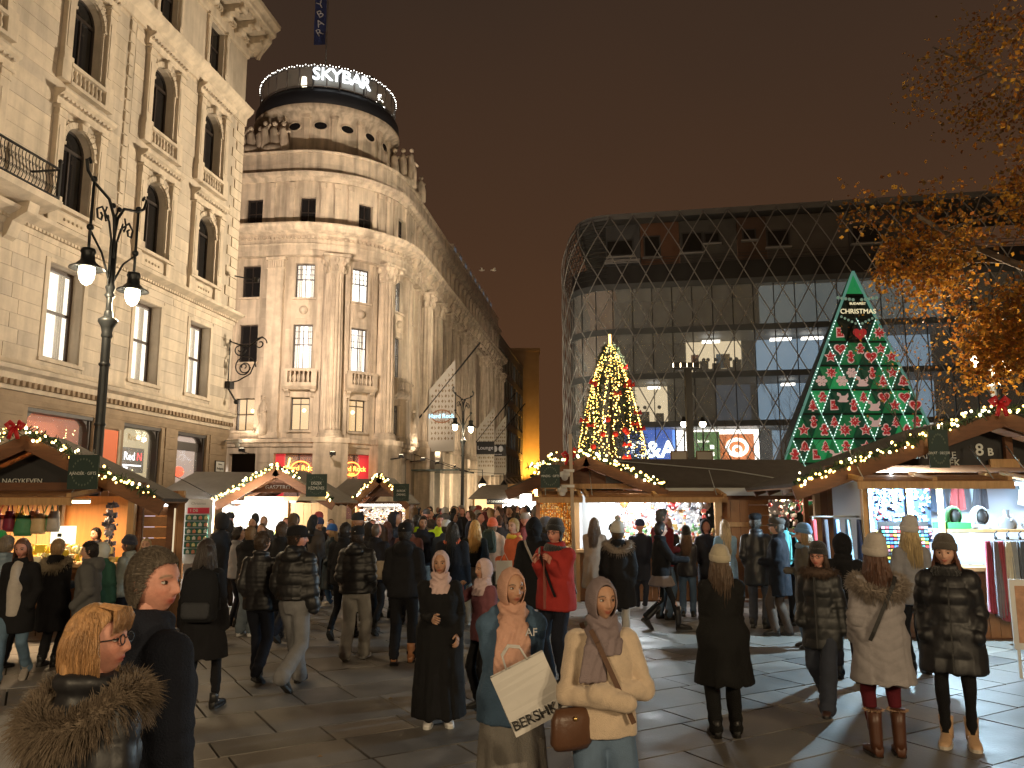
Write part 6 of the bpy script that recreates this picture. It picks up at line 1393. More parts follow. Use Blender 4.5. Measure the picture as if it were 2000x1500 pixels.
def hanging_cloth(label, c, col, w=.16, h=.9, name='scarf', cat='scarf', group=None, rz=0.0, folds=3, m2=None):
    mt = m2 or mat('cloth_%.2f_%.2f_%.2f' % col, col, .85, noise=.12, nscale=9, bump=.15, bscale=90, sheen=.2); t = MB(); nx, nz = 12, 14; V = []
    for side in (0, 1):
        for i in range(nz+1):
            f = i/nz; ww = w*(.55+.45*f**.6)
            for j in range(nx+1): u = j/nx-.5; V.append((u*ww, (.025+.02*f)*math.sin(u*2*PI*folds + f*1.3) + (.012 if side else -.012), -h*f - .02*math.cos(u*5)*f))
    k = (nx+1)*(nz+1); F = []
    for i in range(nz):
        for j in range(nx): a = i*(nx+1)+j; F.append((a+nx+1, a+nx+2, a+1, a)); F.append((k+a, k+a+1, k+a+nx+2, k+a+nx+1))
    for i in range(nz): a = i*(nx+1); F.append((a, k+a, k+a+nx+1, a+nx+1)); a += nx; F.append((a+nx+1, k+a+nx+1, k+a, a))
    for j in range(nx): a = nz*(nx+1)+j; F.append((a, a+1, k+a+1, k+a))
    t.add(V, F, 0, True); o = t.build(name, mt); o.location = c; o.rotation_euler = (0,0,rz); return tag(o, label, cat, group)
def clutter(parent, name, box, n, cols, s=(.02,.05), seed=1, emit=0.0, kinds=3):
    """heaps and rows of trinkets too small to pick apart"""
    rng = random.Random(seed); m = MB(); x0,x1,y0,y1,z0,z1 = box
    ms = [mat('trinket_%.2f_%.2f_%.2f' % c, c, .4, emit=c if emit else None, estr=emit) for c in cols]
    for i in range(n):
        c = (rng.uniform(x0,x1), rng.uniform(y0,y1), rng.uniform(z0,z1)); q = rng.uniform(*s); k = rng.randrange(kinds); mi = rng.randrange(len(ms))
        if k == 0: m.ball(c, q, 7, 5, mi)
        elif k == 1: m.box(c[0]-q, c[0]+q, c[1]-q*.4, c[1]+q*.4, c[2]-q*.8, c[2]+q*.8, mi)
        else: m.lathe([(.001,q*1.3),(q*.8,-q*.4),(q*.9,-q),(.001,-q)], c, 7, mi)
    return tag(m.build(name, ms, parent), kind='stuff')
def bauble_lamp(label, c, col, r=.08, group=None):
    t = thing('hanging_ornament', label, 'ornament', c, 0, group); m = MB(); m.lathe([(.004,-r*1.2),(r*.4,-r),(r,-r*.3),(r*.95,r*.2),(r*.4,r*.9),(.15*r,r*1.05)], (0,0,-r*1.6), 12); m.build('shade', mat('ornament_%.2f_%.2f_%.2f' % col, col, .35), t)
    m = MB(); m.tube([(0,0,-.55*r),(0,0,.12)], .005, 4); m.build('string', PINE, t); return t

# ---------------------------------------------------------------- right stall, 8B
def stall_8b():
    Y = 11.6; cx = xat(1930, Y); t = thing('market_stall', 'dark gabled wooden stall marked 8B, selling scarves and bags under cold light', 'stall', (cx, Y, 0), R(-4), 'wooden market stalls')
    hw = 2.85; za, ze = zat(815,Y)+.0, zat(952,Y); gable_roof(t, hw, za, ze, -.55, 2.6); x0, x1 = -1.72, 1.9
    body(t, x0, x1, 0, 2.3, ze+.35, front=True, left=False)
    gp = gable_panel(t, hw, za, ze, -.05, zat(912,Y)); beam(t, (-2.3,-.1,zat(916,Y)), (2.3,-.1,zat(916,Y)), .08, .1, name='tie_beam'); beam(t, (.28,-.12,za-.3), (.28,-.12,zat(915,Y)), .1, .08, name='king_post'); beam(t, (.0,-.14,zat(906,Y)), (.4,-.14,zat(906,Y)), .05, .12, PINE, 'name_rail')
    text('stall_number', '8', .24, WLET, t, (-.09,-.07,zat(880,Y)), depth=.003, bold=.004); text('stall_number', 'B', .15, WLET, t, (.06,-.07,zat(884,Y)), depth=.003, bold=.004)
    text('lettering', 'BÁNYAI E', .14, WLET, t, (-.72,-.07,zat(890,Y)), depth=.003); text('lettering', 'ÉK', .14, WLET, t, (-.45,-.07,zat(905,Y)), depth=.003)
    zf = zat(938,Y); flap(t, -2.15, -.15, -.25, zf+.06, .75, .1); flap(t, .05, 2.0, -.25, zf+.06, .75, .1)
    m = MB(); m.ball((-1.4,-.2,zf+.12), .03); m.build('spot_bulb', glow('cold_spot', (.9,.96,1), 60), t)
    # blue-white inside
    PB = mat('cold_panel', (.42,.47,.55), .7); m = MB(); m.box(x0+.1, x1-.1, 1.5, 1.54, .9, ze+.2); m.build('display_wall', PB, t); m = MB(); m.box(x0+.02, x0+.06, -.1, 1.5, .3, ze+.1); m.build('side_board', PB, t)
    tube_lamp(t, -1.5, 1.6, .45, ze+.06, 200, (.66,.83,1.0), 16)
    lamp('cold_wash', 'POINT', (-1.2,-.42,ze-.02), 760, (.55,.82,1.0), t, .05)
    for x in (-1.05, -.62): plank(t, (x, .1, 1.6), (.07,.05,1.25), pine=True, name='rack_post')
    RACKC = [(.75,.08,.08),(.1,.25,.7),(.8,.6,.1),(.85,.85,.85),(.1,.5,.4),(.8,.3,.5),(.05,.05,.08),(.2,.6,.8)]
    # magnets on the rack: rows of little plates
    m = MB(); rng = random.Random(6); mats_ = [mat('trinket_%.2f_%.2f_%.2f' % c, c, .4) for c in RACKC]
    for i in range(16):
        for j in range(12):
            x, z = -1.62+j*.053, .78+i*.052; m.box(x, x+.042, -.3, -.288, z, z+.03, rng.randrange(8))
    tag(m.build('magnet_rows', mats_, t), kind='stuff'); m = MB(); m.box(-1.66,-.98,-.285,-.26,.75,1.66); m.build('magnet_board', DARKP, t)
    clutter(t, 'trinket_wall', (-1.6,-.7,.2,.3,1.4,2.2), 260, RACKC, (.012,.028), 4)
    m = MB(); m.box(-1.65,-.66,.34,.36,1.35,2.25); m.build('trinket_board', mat('board_navy', (.02,.04,.09), .6), t)
    for i in range(2):
        for j in range(3):
            m = MB(); m.box(x0+.06, x0+.08, .0+i*.45, .36+i*.45, 1.2+j*.32, 1.46+j*.32); m.build('framed_print', mat('print_%d' % ((i+j) % 3), ((.1,.14,.22),(.2,.24,.3),(.07,.1,.14))[(i+j) % 3], .5), t)
    W = lambda x, y, z: tuple(t.matrix_basis @ Vector((x,y,z))) if False else tuple(Vector((cx,Y,0)) + Matrix.Rotation(R(-4),3,'Z') @ Vector((x,y,z)))
    m = MB(); m.tube([(-.3,-.42,1.42),(.72,-.42,1.42)], .012, 6); m.build('scarf_rail', FASC, t)
    for i in range(6): m = MB(); m.tube([(-.15+.16*i,-.42,1.42),(-.15+.16*i,-.4,1.5),(-.13+.16*i,-.44,1.54)], .008, 5); m.ball((-.15+.16*i,-.42,1.44), .025, 6, 4); m.build('rail_clip', IRON, t)
    sc = [((.25,.03,.05),'dark red'), ((.16,.14,.15),'charcoal'), ((.35,.07,.09),'wine red'), ((.62,.58,.45),'cream'), ((.30,.32,.33),'grey'), ((.10,.12,.15),'slate'), ((.025,.03,.07),'navy'), ((.12,.22,.5),'bright blue')]
    for i, (c, n) in enumerate(sc): hanging_cloth(n + ' scarf hanging from the rail of stall 8B', W(-.28+.085*i, -.45-.02*(i%2), 1.4), c, .13, .95+.05*(i % 3), rz=random.uniform(-.3,.3), group='scarves on the rail')
    # tote bags and mannequins
    for i, (x, z, c, n) in enumerate(((1.0,1.32,(.02,.02,.022),'black tote bag printed with a white skyline, lowest at stall 8B'), (.93,2.28,(.82,.8,.74),'white tote bag with a dark street print, hung high at stall 8B'), (1.12,1.9,(.10,.10,.11),'dark grey tote bag with a pale skyline print, middle of stall 8B'))):
        g = thing('tote_bag', n, 'bag', W(x,-.5 if i == 0 else -.1,z), R(-4), 'printed tote bags'); m = MB(); m.box(-.2,.2,-.02,.02,-.5,0); m.build('body', mat('tote_%d' % i, c, .8), g)
        m = MB(); m.tube([(-.1,0,0),(-.1,0,.12),(0,0,.2),(.1,0,.12),(.1,0,0)], .01, 5); m.build('handle', mat('tote_%d' % i, c, .8), g)
        m = MB(); q = .86 if i != 1 else .05; pm = mat('tote_print_%d' % (i == 1), (.8,.8,.78) if i != 1 else (.06,.06,.06), .8)
        xs = [-.15+.3*k/14 for k in range(15)]; hts = [.08,.1,.14,.1,.18,.22,.16,.28,.18,.2,.24,.14,.12,.16,.08]; m.prism([(-.15,-.44)] + [(x_,-.44+h_) for x_, h_ in zip(xs,hts)] + [(.15,-.44)], -.026, -.021); m.build('skyline_print', pm, g)
    hanging_cloth('mustard yellow cloth bag hung above the white tote', W(.73,-.12,2.3), (.65,.36,.03), .2, .42, 'cloth_bag', 'bag')
    for i, (x, col, n) in enumerate(((-.35,(.05,.16,.06),'mannequin head in a dark green hood on the shelf of stall 8B'), (.03,(.28,.28,.28),'mannequin head in a grey hood on the shelf of stall 8B'))):
        g = thing('mannequin_head', n, 'mannequin', W(x,.3,1.55), 0); m = MB(); m.ball((0,0,.18), .085, 12, 10, sz=1.3); m.tube([(0,0,0),(0,0,.1)], .05, 8); m.build('head', DARKP, g); m = MB(); shell(m, (.12,.135,.15), opening(50,52,66), (0,.03,.18), 30, 12, .015); m.tube([(0,.02,-.06),(0,.02,.06)], [.2,.11], 14); m.build('hood', mat('hood_%d' % i, col, .85, noise=.15, nscale=8), g)
    for i, x in enumerate((.4, .72)):
        g = thing('necklace_bust', ('left' if i == 0 else 'right') + ' grey bust wearing a necklace on the shelf of stall 8B', 'display bust', W(x,.3,1.55), 0, 'necklace busts'); m = MB(); m.lathe([(.11,-.02),(.14,.06),(.12,.13),(.05,.19),(.045,.27)], (0,0,0), 14, sy=.6); m.build('bust', mat('bust_grey', (.2,.21,.23), .7), g); m = MB(); m.tube([(.05*math.cos(a),-.05-.03*math.sin(a),.2-.07*math.sin(a)) for a in [PI*k/8 for k in range(9)]], .008, 5); m.ball((0,-.09,.12), .018); m.build('necklace', FASC, g)
    m = MB(); m.box(-.65,1.6,.1,.5,1.5,1.545); m.build('display_shelf', PINE, t); m = MB(); m.box(-.6,-.2,.12,.45,1.55,1.64); m.build('folded_cloth', mat('green_fold', (.03,.25,.06), .85), t)
    for i, (x, z, c, n) in enumerate(((.55,2.25,(.05,.05,.06),'black'), (-.1,2.2,(.06,.09,.14),'dark blue'), (1.25,2.3,(.55,.5,.42),'oatmeal'), (.2,2.24,(.3,.05,.05),'brick red'))): hanging_cloth(n + ' knitted cap and shawl hung on the back wall of stall 8B', W(x,1.3,z), c, .26, .42, 'shawl', 'shawl', 'shawls on the back wall', folds=2)
    # clothes rail beside the stall
    g = thing('clothes_rail', 'chrome clothes rail of red, blue and black shirts beside the bright stall', 'clothes rail', (xat(1640,12.0),12.0,0), R(15)); m = MB(); m.tube([(-.5,0,1.72),(.5,0,1.72)], .015, 6); m.tube([(-.48,0,.05),(-.48,0,1.72)], .015, 6); m.tube([(.48,0,.05),(.48,0,1.72)], .015, 6); m.tube([(-.48,-.25,.05),(-.48,.25,.05)], .015, 6); m.tube([(.48,-.25,.05),(.48,.25,.05)], .015, 6); m.build('rail', FASC, g)
    for i, (c, n) in enumerate((((.5,.03,.04),'red'), ((.03,.03,.04),'black'), ((.1,.2,.4),'blue'), ((.15,.25,.3),'teal'), ((.04,.06,.15),'navy'), ((.4,.4,.42),'grey'))):
        hanging_cloth(n + ' shirt on the chrome clothes rail', (xat(1640,12.0)-.42+.16*i, 11.95-.02*i, 1.68), c, .34, .75, 'hanging_shirt', 'shirt', 'shirts on the clothes rail', rz=R(70), folds=1.2)
    # tilted signboard at the frame edge
    g = thing('board_easel', 'white framed picture board on legs at the right edge', 'display board', (xat(2016,9.0),9.0,-.12), R(-20)); m = MB(); m.box(-.3,.3,-.02,.02,.45,1.2); m.build('board', mat('camera_white', (.7,.7,.68), .4), g); m = MB(); m.box(-.25,.25,-.025,-.02,.52,1.13); m.build('picture', mat('board_picture', (.45,.25,.15), .6, noise=.5, nscale=6), g)
    for sx in (-.26,.26): m = MB(); m.bar((sx,0,.03),(sx,0,.47),.03,.03); m.build('leg', mat('camera_white', (.7,.7,.68), .4), g)
    RT = Matrix.Rotation(R(-4),3,'Z')
    garland('thick lit garland with a red bow on the gable of stall 8B', [W(-hw-.05,-.62,ze+.06), W(-1.4,-.62,(za+ze)/2+.08), W(0,-.62,za+.1), W(1.2,-.62,za-.35)], [(W(-.12,-.75,za+.12), .62)], dens=26, r=.1, seed=2)
    hang_sign('dark green sign hung in front of the 8B gable', W(-.95,-.72,zat(876,Y-.7)), .26, .52, [('DIVAT · DECOR', -.06, .05)], R(-4))
stall_8b()
def stall_row_right():
    # gable stall with ornaments and the long dark roof that joins it on the right
    Y = 16.0; cx = xat(1142, Y); za, ze = zat(895,Y), zat(958,Y); hw = xat(1292,Y)-cx
    t = thing('market_stall', 'gabled stall full of white-lit ornaments below the lit fir', 'stall', (cx,Y,0), 0, 'wooden market stalls'); gable_roof(t, hw, za, ze, -.4, 2.6); x0, x1 = -.16, xat(1400,Y)-cx
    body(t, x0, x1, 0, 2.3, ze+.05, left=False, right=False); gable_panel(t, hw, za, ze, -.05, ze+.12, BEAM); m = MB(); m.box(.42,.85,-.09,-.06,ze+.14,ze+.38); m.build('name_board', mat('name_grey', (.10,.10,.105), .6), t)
    text('stall_number', '9', .16, WLET, t, (.66,-.1,ze+.25)); beam(t, (-hw,-.1,ze+.08), (hw,-.1,ze+.08), .06, .1, PINE, 'tie_beam')
    flap(t, -.95, x0+.05, -.1, ze-.02, .7, .12); flap(t, x0+.1, x1, -.1, ze-.02, .7, .12)
    PW = mat('white_panel', (.5,.53,.55), .7); m = MB(); m.box(x0+.1,x1-.05,1.3,1.34,.9,ze); m.build('display_wall', PW, t); tube_lamp(t, x0+.2, x1-.3, .35, ze-.06, 130, (.97,.97,1.0), 18)
    pm = unit_box().mesh('plank', PW)
    for o in planks_x(t, x0+.1, x0+.75, -.05, 1.0, ze-.1, .16): o.data = pm
    lamp('counter_spill', 'POINT', (.9,-.5,ze-.25), 150, (.9,.97,1), t, .06)
    clutter(t, 'ornament_heap', (x0+.9,x1-.1,-.2,.5,1.05,1.5), 230, [(.6,.08,.06),(.5,.35,.12),(.75,.72,.68),(.12,.3,.12),(.5,.2,.08),(.2,.2,.25)], (.02,.05), 5); clutter(t, 'hanging_trinkets', (x0+.9,x1-.1,.1,1.2,1.5,ze-.15), 200, [(.7,.68,.64),(.4,.25,.12),(.6,.1,.08),(.2,.22,.26),(.75,.75,.78)], (.015,.045), 6)
    for i in range(9):
        u = (1270,1300,1320,1345,1222,1240,1255,1372,1385)[i]; bauble_lamp('white hanging shade, number from the left aside, under the ornament stall flap' if False else ('%s hanging ornament in the white-lit stall' % ('left','second','red','centre','small far left','pale','round','right','last right')[i]), (xat(u,Y), Y+.1+.1*(i%3), ze-.1-.05*(i%2)), ((.75,.73,.7),(.7,.7,.72),(.6,.05,.05),(.72,.7,.66),(.3,.15,.05),(.7,.66,.6),(.75,.75,.75),(.7,.7,.7),(.6,.6,.62))[i], .07+.02*(i%3), 'ornaments hung in the white stall')
    # the left flank of this stall faces the lane and glows amber
    A = thing('amber_stall', 'stall hung with amber necklaces, glowing orange beside the lane', 'stall', (xat(1050,18),18,0), 0, 'wooden market stalls'); m = MB(); m.box(0,.95,0,.04,.9,2.1); m.build('display_wall', mat('amber_panel', (.5,.25,.06), .7), A); planks_x(A, 0, .95, -.2, .05, .95); m = MB(); m.box(-.1,1.0,-.4,.05,.95,1.0); m.build('counter_top', PINE, A)
    for x in (0, .98): plank(A, (x,-.15,1.05), (.09,.09,2.1), name='post')
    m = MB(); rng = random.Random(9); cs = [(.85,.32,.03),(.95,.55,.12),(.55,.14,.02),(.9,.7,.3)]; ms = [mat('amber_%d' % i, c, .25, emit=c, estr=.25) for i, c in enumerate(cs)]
    for i in range(26):
        x = .03+.035*i; 
        for k in range(rng.randrange(18,30)): m.ball((x+rng.gauss(0,.004), -.06-.05*(i%3), 2.02-k*.035), rng.uniform(.011,.02), 5, 4, rng.randrange(4))
    tag(m.build('necklace_strings', ms, A), kind='stuff'); clutter(A, 'amber_heap', (0,.95,-.35,0,1.0,1.2), 90, cs, (.02,.04), 3); point_lamp(A, (-.05,-.5,2.16), 50, (1,.60,.22), .06, 50)
    m = MB(); m.add([(-.12,-.4,2.2),(.5,-.4,2.62),(.5,2.2,2.62),(-.12,2.2,2.2),(-.12,-.4,2.15),(.5,-.4,2.57),(.5,2.2,2.57),(-.12,2.2,2.15)], [(0,1,2,3),(7,6,5,4),(0,4,5,1),(1,5,6,2),(3,2,6,7),(0,3,7,4)]); m.build('roof_slope', BEAM, A); flap(A, -.15, .95, -.3, 2.16, .5, .1)
    # long roof to the right
    b = thing('market_stall', 'long stall with a dark felt roof and a closed plank door', 'stall', (0,Y+.25,0), 0, 'wooden market stalls'); xa, xb = xat(1292,Y), xat(1600,Y); zr = zat(896,Y+2.0)
    m = MB(); m.add([(cx+.05,1.75,zr),(xb+.3,1.75,zr-.02),(xb+.3,-.3,ze+.02),(xa-.05,-.3,ze+.02)], [(0,3,2,1)]); m.add([(cx+.05,1.75,zr-.05),(xb+.3,1.75,zr-.07),(xb+.3,-.3,ze-.03),(xa-.05,-.3,ze-.03)], [(0,1,2,3)]); m.add([(cx+.05,1.75,zr),(xb+.3,1.75,zr-.02),(xb+.3,4,ze),(cx,4,ze)], [(0,1,2,3)]); m.build('roof_slope', FELT, b)
    m = MB(); m.box(xa-.02,xb+.3,-.34,-.3,ze-.1,ze+.05); m.build('fascia', FASC, b); m = MB(); m.tube([(cx+.2,1.5,zr+.0),((xa+xb)/2,.5,(zr+ze)/2+.06),(xb,-.1,ze+.12)], .012, 5); m.build('cable', FASC, b)
    for i in range(5): beam(b, (xa+.1+i*.62,-.26,ze-.06), (xa+.1+i*.62,1.2,ze+.35), .07, .12, name='rafter')
    planks_x(b, xat(1402,Y), xat(1416,Y), 0, .05, ze-.05, .1, pine=True); planks_x(b, xat(1416,Y), xat(1470,Y), .05, .05, ze-.1, .18, .03); planks_h(b, xat(1470,Y), xat(1510,Y), .05, .05, ze-.08, .2); beam(b, (xat(1418,Y),.02,1.5), (xat(1468,Y),.02,1.5), .03, .09, PINE, 'door_ledge'); beam(b, (xat(1395,Y),-.02,ze-.1), (xb,-.02,ze-.1), .1, .16, name='wall_plate')
    planks_x(b, xat(1510,Y), xb, 0, .05, 1.0); m = MB(); m.box(xat(1510,Y),xb,-.25,.3,1.0,1.05); m.build('counter_top', PINE, b); plank(b, (xat(1575,Y),-.2,1.1), (.09,.09,2.2), name='post'); m = MB(); m.box(xat(1510,Y),xb,1.6,1.64,.9,2.2); m.build('display_wall', mat('dim_panel', (.35,.3,.25), .7), b)
    clutter(b, 'goods_heap', (xat(1512,Y),xb-.1,-.1,1.2,1.05,2.0), 160, [(.6,.55,.5),(.2,.1,.08),(.5,.1,.1),(.1,.1,.1),(.25,.35,.15)], (.02,.06), 7); point_lamp(b, (xat(1545,Y),.2,2.0), 26, (1,.82,.6), .04)
    garland('garland sloping down the right verge of the ornament stall', [(cx,Y-.45,za+.1),(cx+hw*.5,Y-.45,(za+ze)/2+.1),(cx+hw,Y-.45,ze+.08)], dens=26, r=.085, seed=3, bs=.026)
    garland('short garland with a red bow on the left verge of the ornament stall', [(cx,Y-.46,za+.1),(cx-.35,Y-.46,za+.0),(cx-hw*.75,Y-.46,(za+ze)/2+.12)], [((cx-.35,Y-.6,za+.02),.6)], dens=26, r=.085, seed=4, bs=.026)
    garland('garland running off toward the 8B stall from the long dark roof', [(xat(1530,Y-.3),Y-.4,ze+.02),(xat(1570,Y-.3),Y-.4,ze+.1)], dens=30, r=.08, seed=14, bs=.022)
    m = MB(); t2 = thing('flag_mast', 'thin pale wooden post with cameras beside the ornament stall', 'post', (xat(1122,Y-.8),Y-.8,0)); m.bar((0,0,0),(-.07,0,zat(848,Y-.8)), .06,.06); m.build('pole', mat('pale_post', (.5,.4,.3), .6), t2)
    for i, (dx, v) in enumerate(((-.1,922), (-.15,952))):
        z = zat(v,Y-.8); m = MB(); m.box(dx-.1,0,-.05,.05,z,z+.05); m.lathe([(.02,.1),(.09,.08),(.1,.02),(.09,-.01)], (dx-.08,-.05,z-.08), 12); m.ball((dx-.08,-.05,z-.1), .065, 10, 8); m.build('dome_camera', mat('camera_white', (.7,.7,.68), .4), t2)
    hang_sign('dark green sign beside the amber stall', (xat(1075,14.6),14.6,zat(930,14.6)), .35, .42, [('MINDIG · GIFTS',0,.06)])
    garland('garland on the amber stall by the lane', [(xat(1035,17),17,2.3),(xat(1060,17),17,2.75),(xat(1085,17),17,3.0)], dens=24, r=.08, seed=5, bs=.026)
stall_row_right()
# ---------------------------------------------------------------- left stalls
def stall_left():
    Y = 12.2; cx = xat(92,Y); za, ze = zat(860,Y), zat(980,Y)-.0; hw = xat(345,Y)-cx
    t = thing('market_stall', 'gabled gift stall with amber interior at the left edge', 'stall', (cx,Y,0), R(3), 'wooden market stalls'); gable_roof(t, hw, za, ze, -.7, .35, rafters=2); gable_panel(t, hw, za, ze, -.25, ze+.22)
    x0, x1 = -1.9, xat(250,Y)-cx; body(t, x0, x1, .1, 2.2, ze+.2, right=False)
    beam(t, (-hw*.8,-.32,ze+.22), (hw*.8,-.32,ze+.22), .07, .12, name='tie_beam'); zf = ze+.12; flap(t, -2.2, .95, -.3, zf+.03, .95, .1); text('lettering', 'NAGYKEVEN', .1, WLET, t, (-.25,-.27,ze+.3))
    m = MB(); m.box(x0+.1,x1,1.7,1.74,.9,ze+.1); m.build('display_wall', mat('amber_wood', (.55,.24,.06), .6, noise=.15, nscale=4, stretch=(6,6,.5)), t); planks_x(t, x0+.1, x0+1.4, 1.6, .9, ze, .2, pine=True)
    tube_lamp(t, -1.4, .4, .5, ze+.0, 190, (1,.66,.36), 10); m = MB(); m.box(.75,1.15,-.28,-.2,ze+.34,ze+.4); m.build('strip_lamp', glow('strip_warm', (1,.85,.6), 10), t)
    m = MB(); m.box(.14,.5,-.1,-.08,1.32,1.58); m.build('price_board', glow('price_white', (1,.93,.7), 1.6), t); m = MB(); m.box(.24,.3,-.104,-.1,1.42,1.47); m.build('price_mark', DARKP, t)
    plank(t, (.23,-.05,1.45), (.08,.08,1.0), pine=True, name='rack_post')
    bags = [((.03,.025,.03),'black'), ((.3,.12,.3),'purple'), ((.75,.28,.25),'coral'), ((.2,.02,.05),'maroon'), ((.75,.55,.05),'yellow'), ((.05,.22,.1),'green'), ((.8,.45,.4),'pink'), ((.6,.45,.25),'tan'), ((.1,.25,.12),'dark green'), ((.45,.4,.34),'beige')]
    for i, (c, n) in enumerate(bags): hanging_bag(n + ' pouch bag hanging in the amber gift stall', (cx-.75+.088*i*1.25, Y-.15-.06*(i%2), ze-.12-.03*(i%3)), c, .17+.04*(i%3), .26+.06*(i%2), group='pouch bags hung in the gift stall')
    clutter(t, 'yellow_goods', (-.3,1.0,-.15,.3,1.03,1.25), 60, [(.8,.6,.05),(.75,.7,.3),(.85,.8,.6)], (.04,.08), 8); clutter(t, 'jewel_rack', (.72,.85,.3,.5,1.1,1.9), 80, [(.04,.04,.06),(.1,.1,.14),(.2,.2,.25)], (.02,.05), 9)
    m = MB(); m.box(.86,1.0,1.0,1.03,1.2,1.95); m.build('lit_screen', glow('screen_white', (.95,.97,1), 2.2), t); m = MB(); m.box(1.06,1.22,1.0,1.03,1.1,1.95); m.build('lit_screen', glow('screen_pink', (1,.75,.85), .9), t); m = MB(); m.box(1.0,1.06,.98,1.04,1,2); m.build('screen_frame', DARKP, t)
    # plank door wall on the right of the stall
    a, b = xat(238,Y)-cx, xat(345,Y)-cx; yw = .25; planks_x(t, a, xat(258,Y)-cx, yw, .05, ze+.1, .12); planks_x(t, xat(320,Y)-cx, b, yw, .05, ze+.1, .1); da, db = xat(258,Y)-cx, xat(320,Y)-cx
    planks_h(t, da+.06, db-.06, yw+.02, .05, ze-.05, .16); beam(t, (da,yw-.02,.05), (da,yw-.02,ze), .1, .05, BEAM, 'door_stile'); beam(t, (db,yw-.02,.05), (db,yw-.02,ze), .1, .05, BEAM, 'door_stile')
    m = MB(); m.box(a+.1,b-.15,yw-.03,yw-.02,ze-.07,ze-.02); m.build('strip_lamp', glow('strip_cool', (1,.96,.9), 6), t); m = MB(); m.tube([(xat(328,Y)-cx,yw-.04,.6),(xat(328,Y)-cx,yw-.04,ze)], .012, 5); m.build('lit_edge', glow('edge_warm', (1,.8,.5), .8), t)
    garland('garland on the near gable of the gift stall, with a red bow', [(cx-1.1,Y-.75,za-.35+.1),(cx,Y-.78,za+.1),(cx+.45,Y-.78,za-.05),(cx+hw*.55,Y-.78,(za+ze)/2+.0),(cx+hw,Y-.75,ze+.1)], [((cx+.02,Y-.95,za+.12),.6)], dens=26, r=.1, seed=6)
    hang_sign('dark green AJÁNDÉK GIFTS sign below the left stall gable', (xat(158,Y-.95),Y-.95,zat(922,Y-.95)), .42, .48, [('AJÁNDÉK · GIFTS', -.02, .062)])
stall_left()
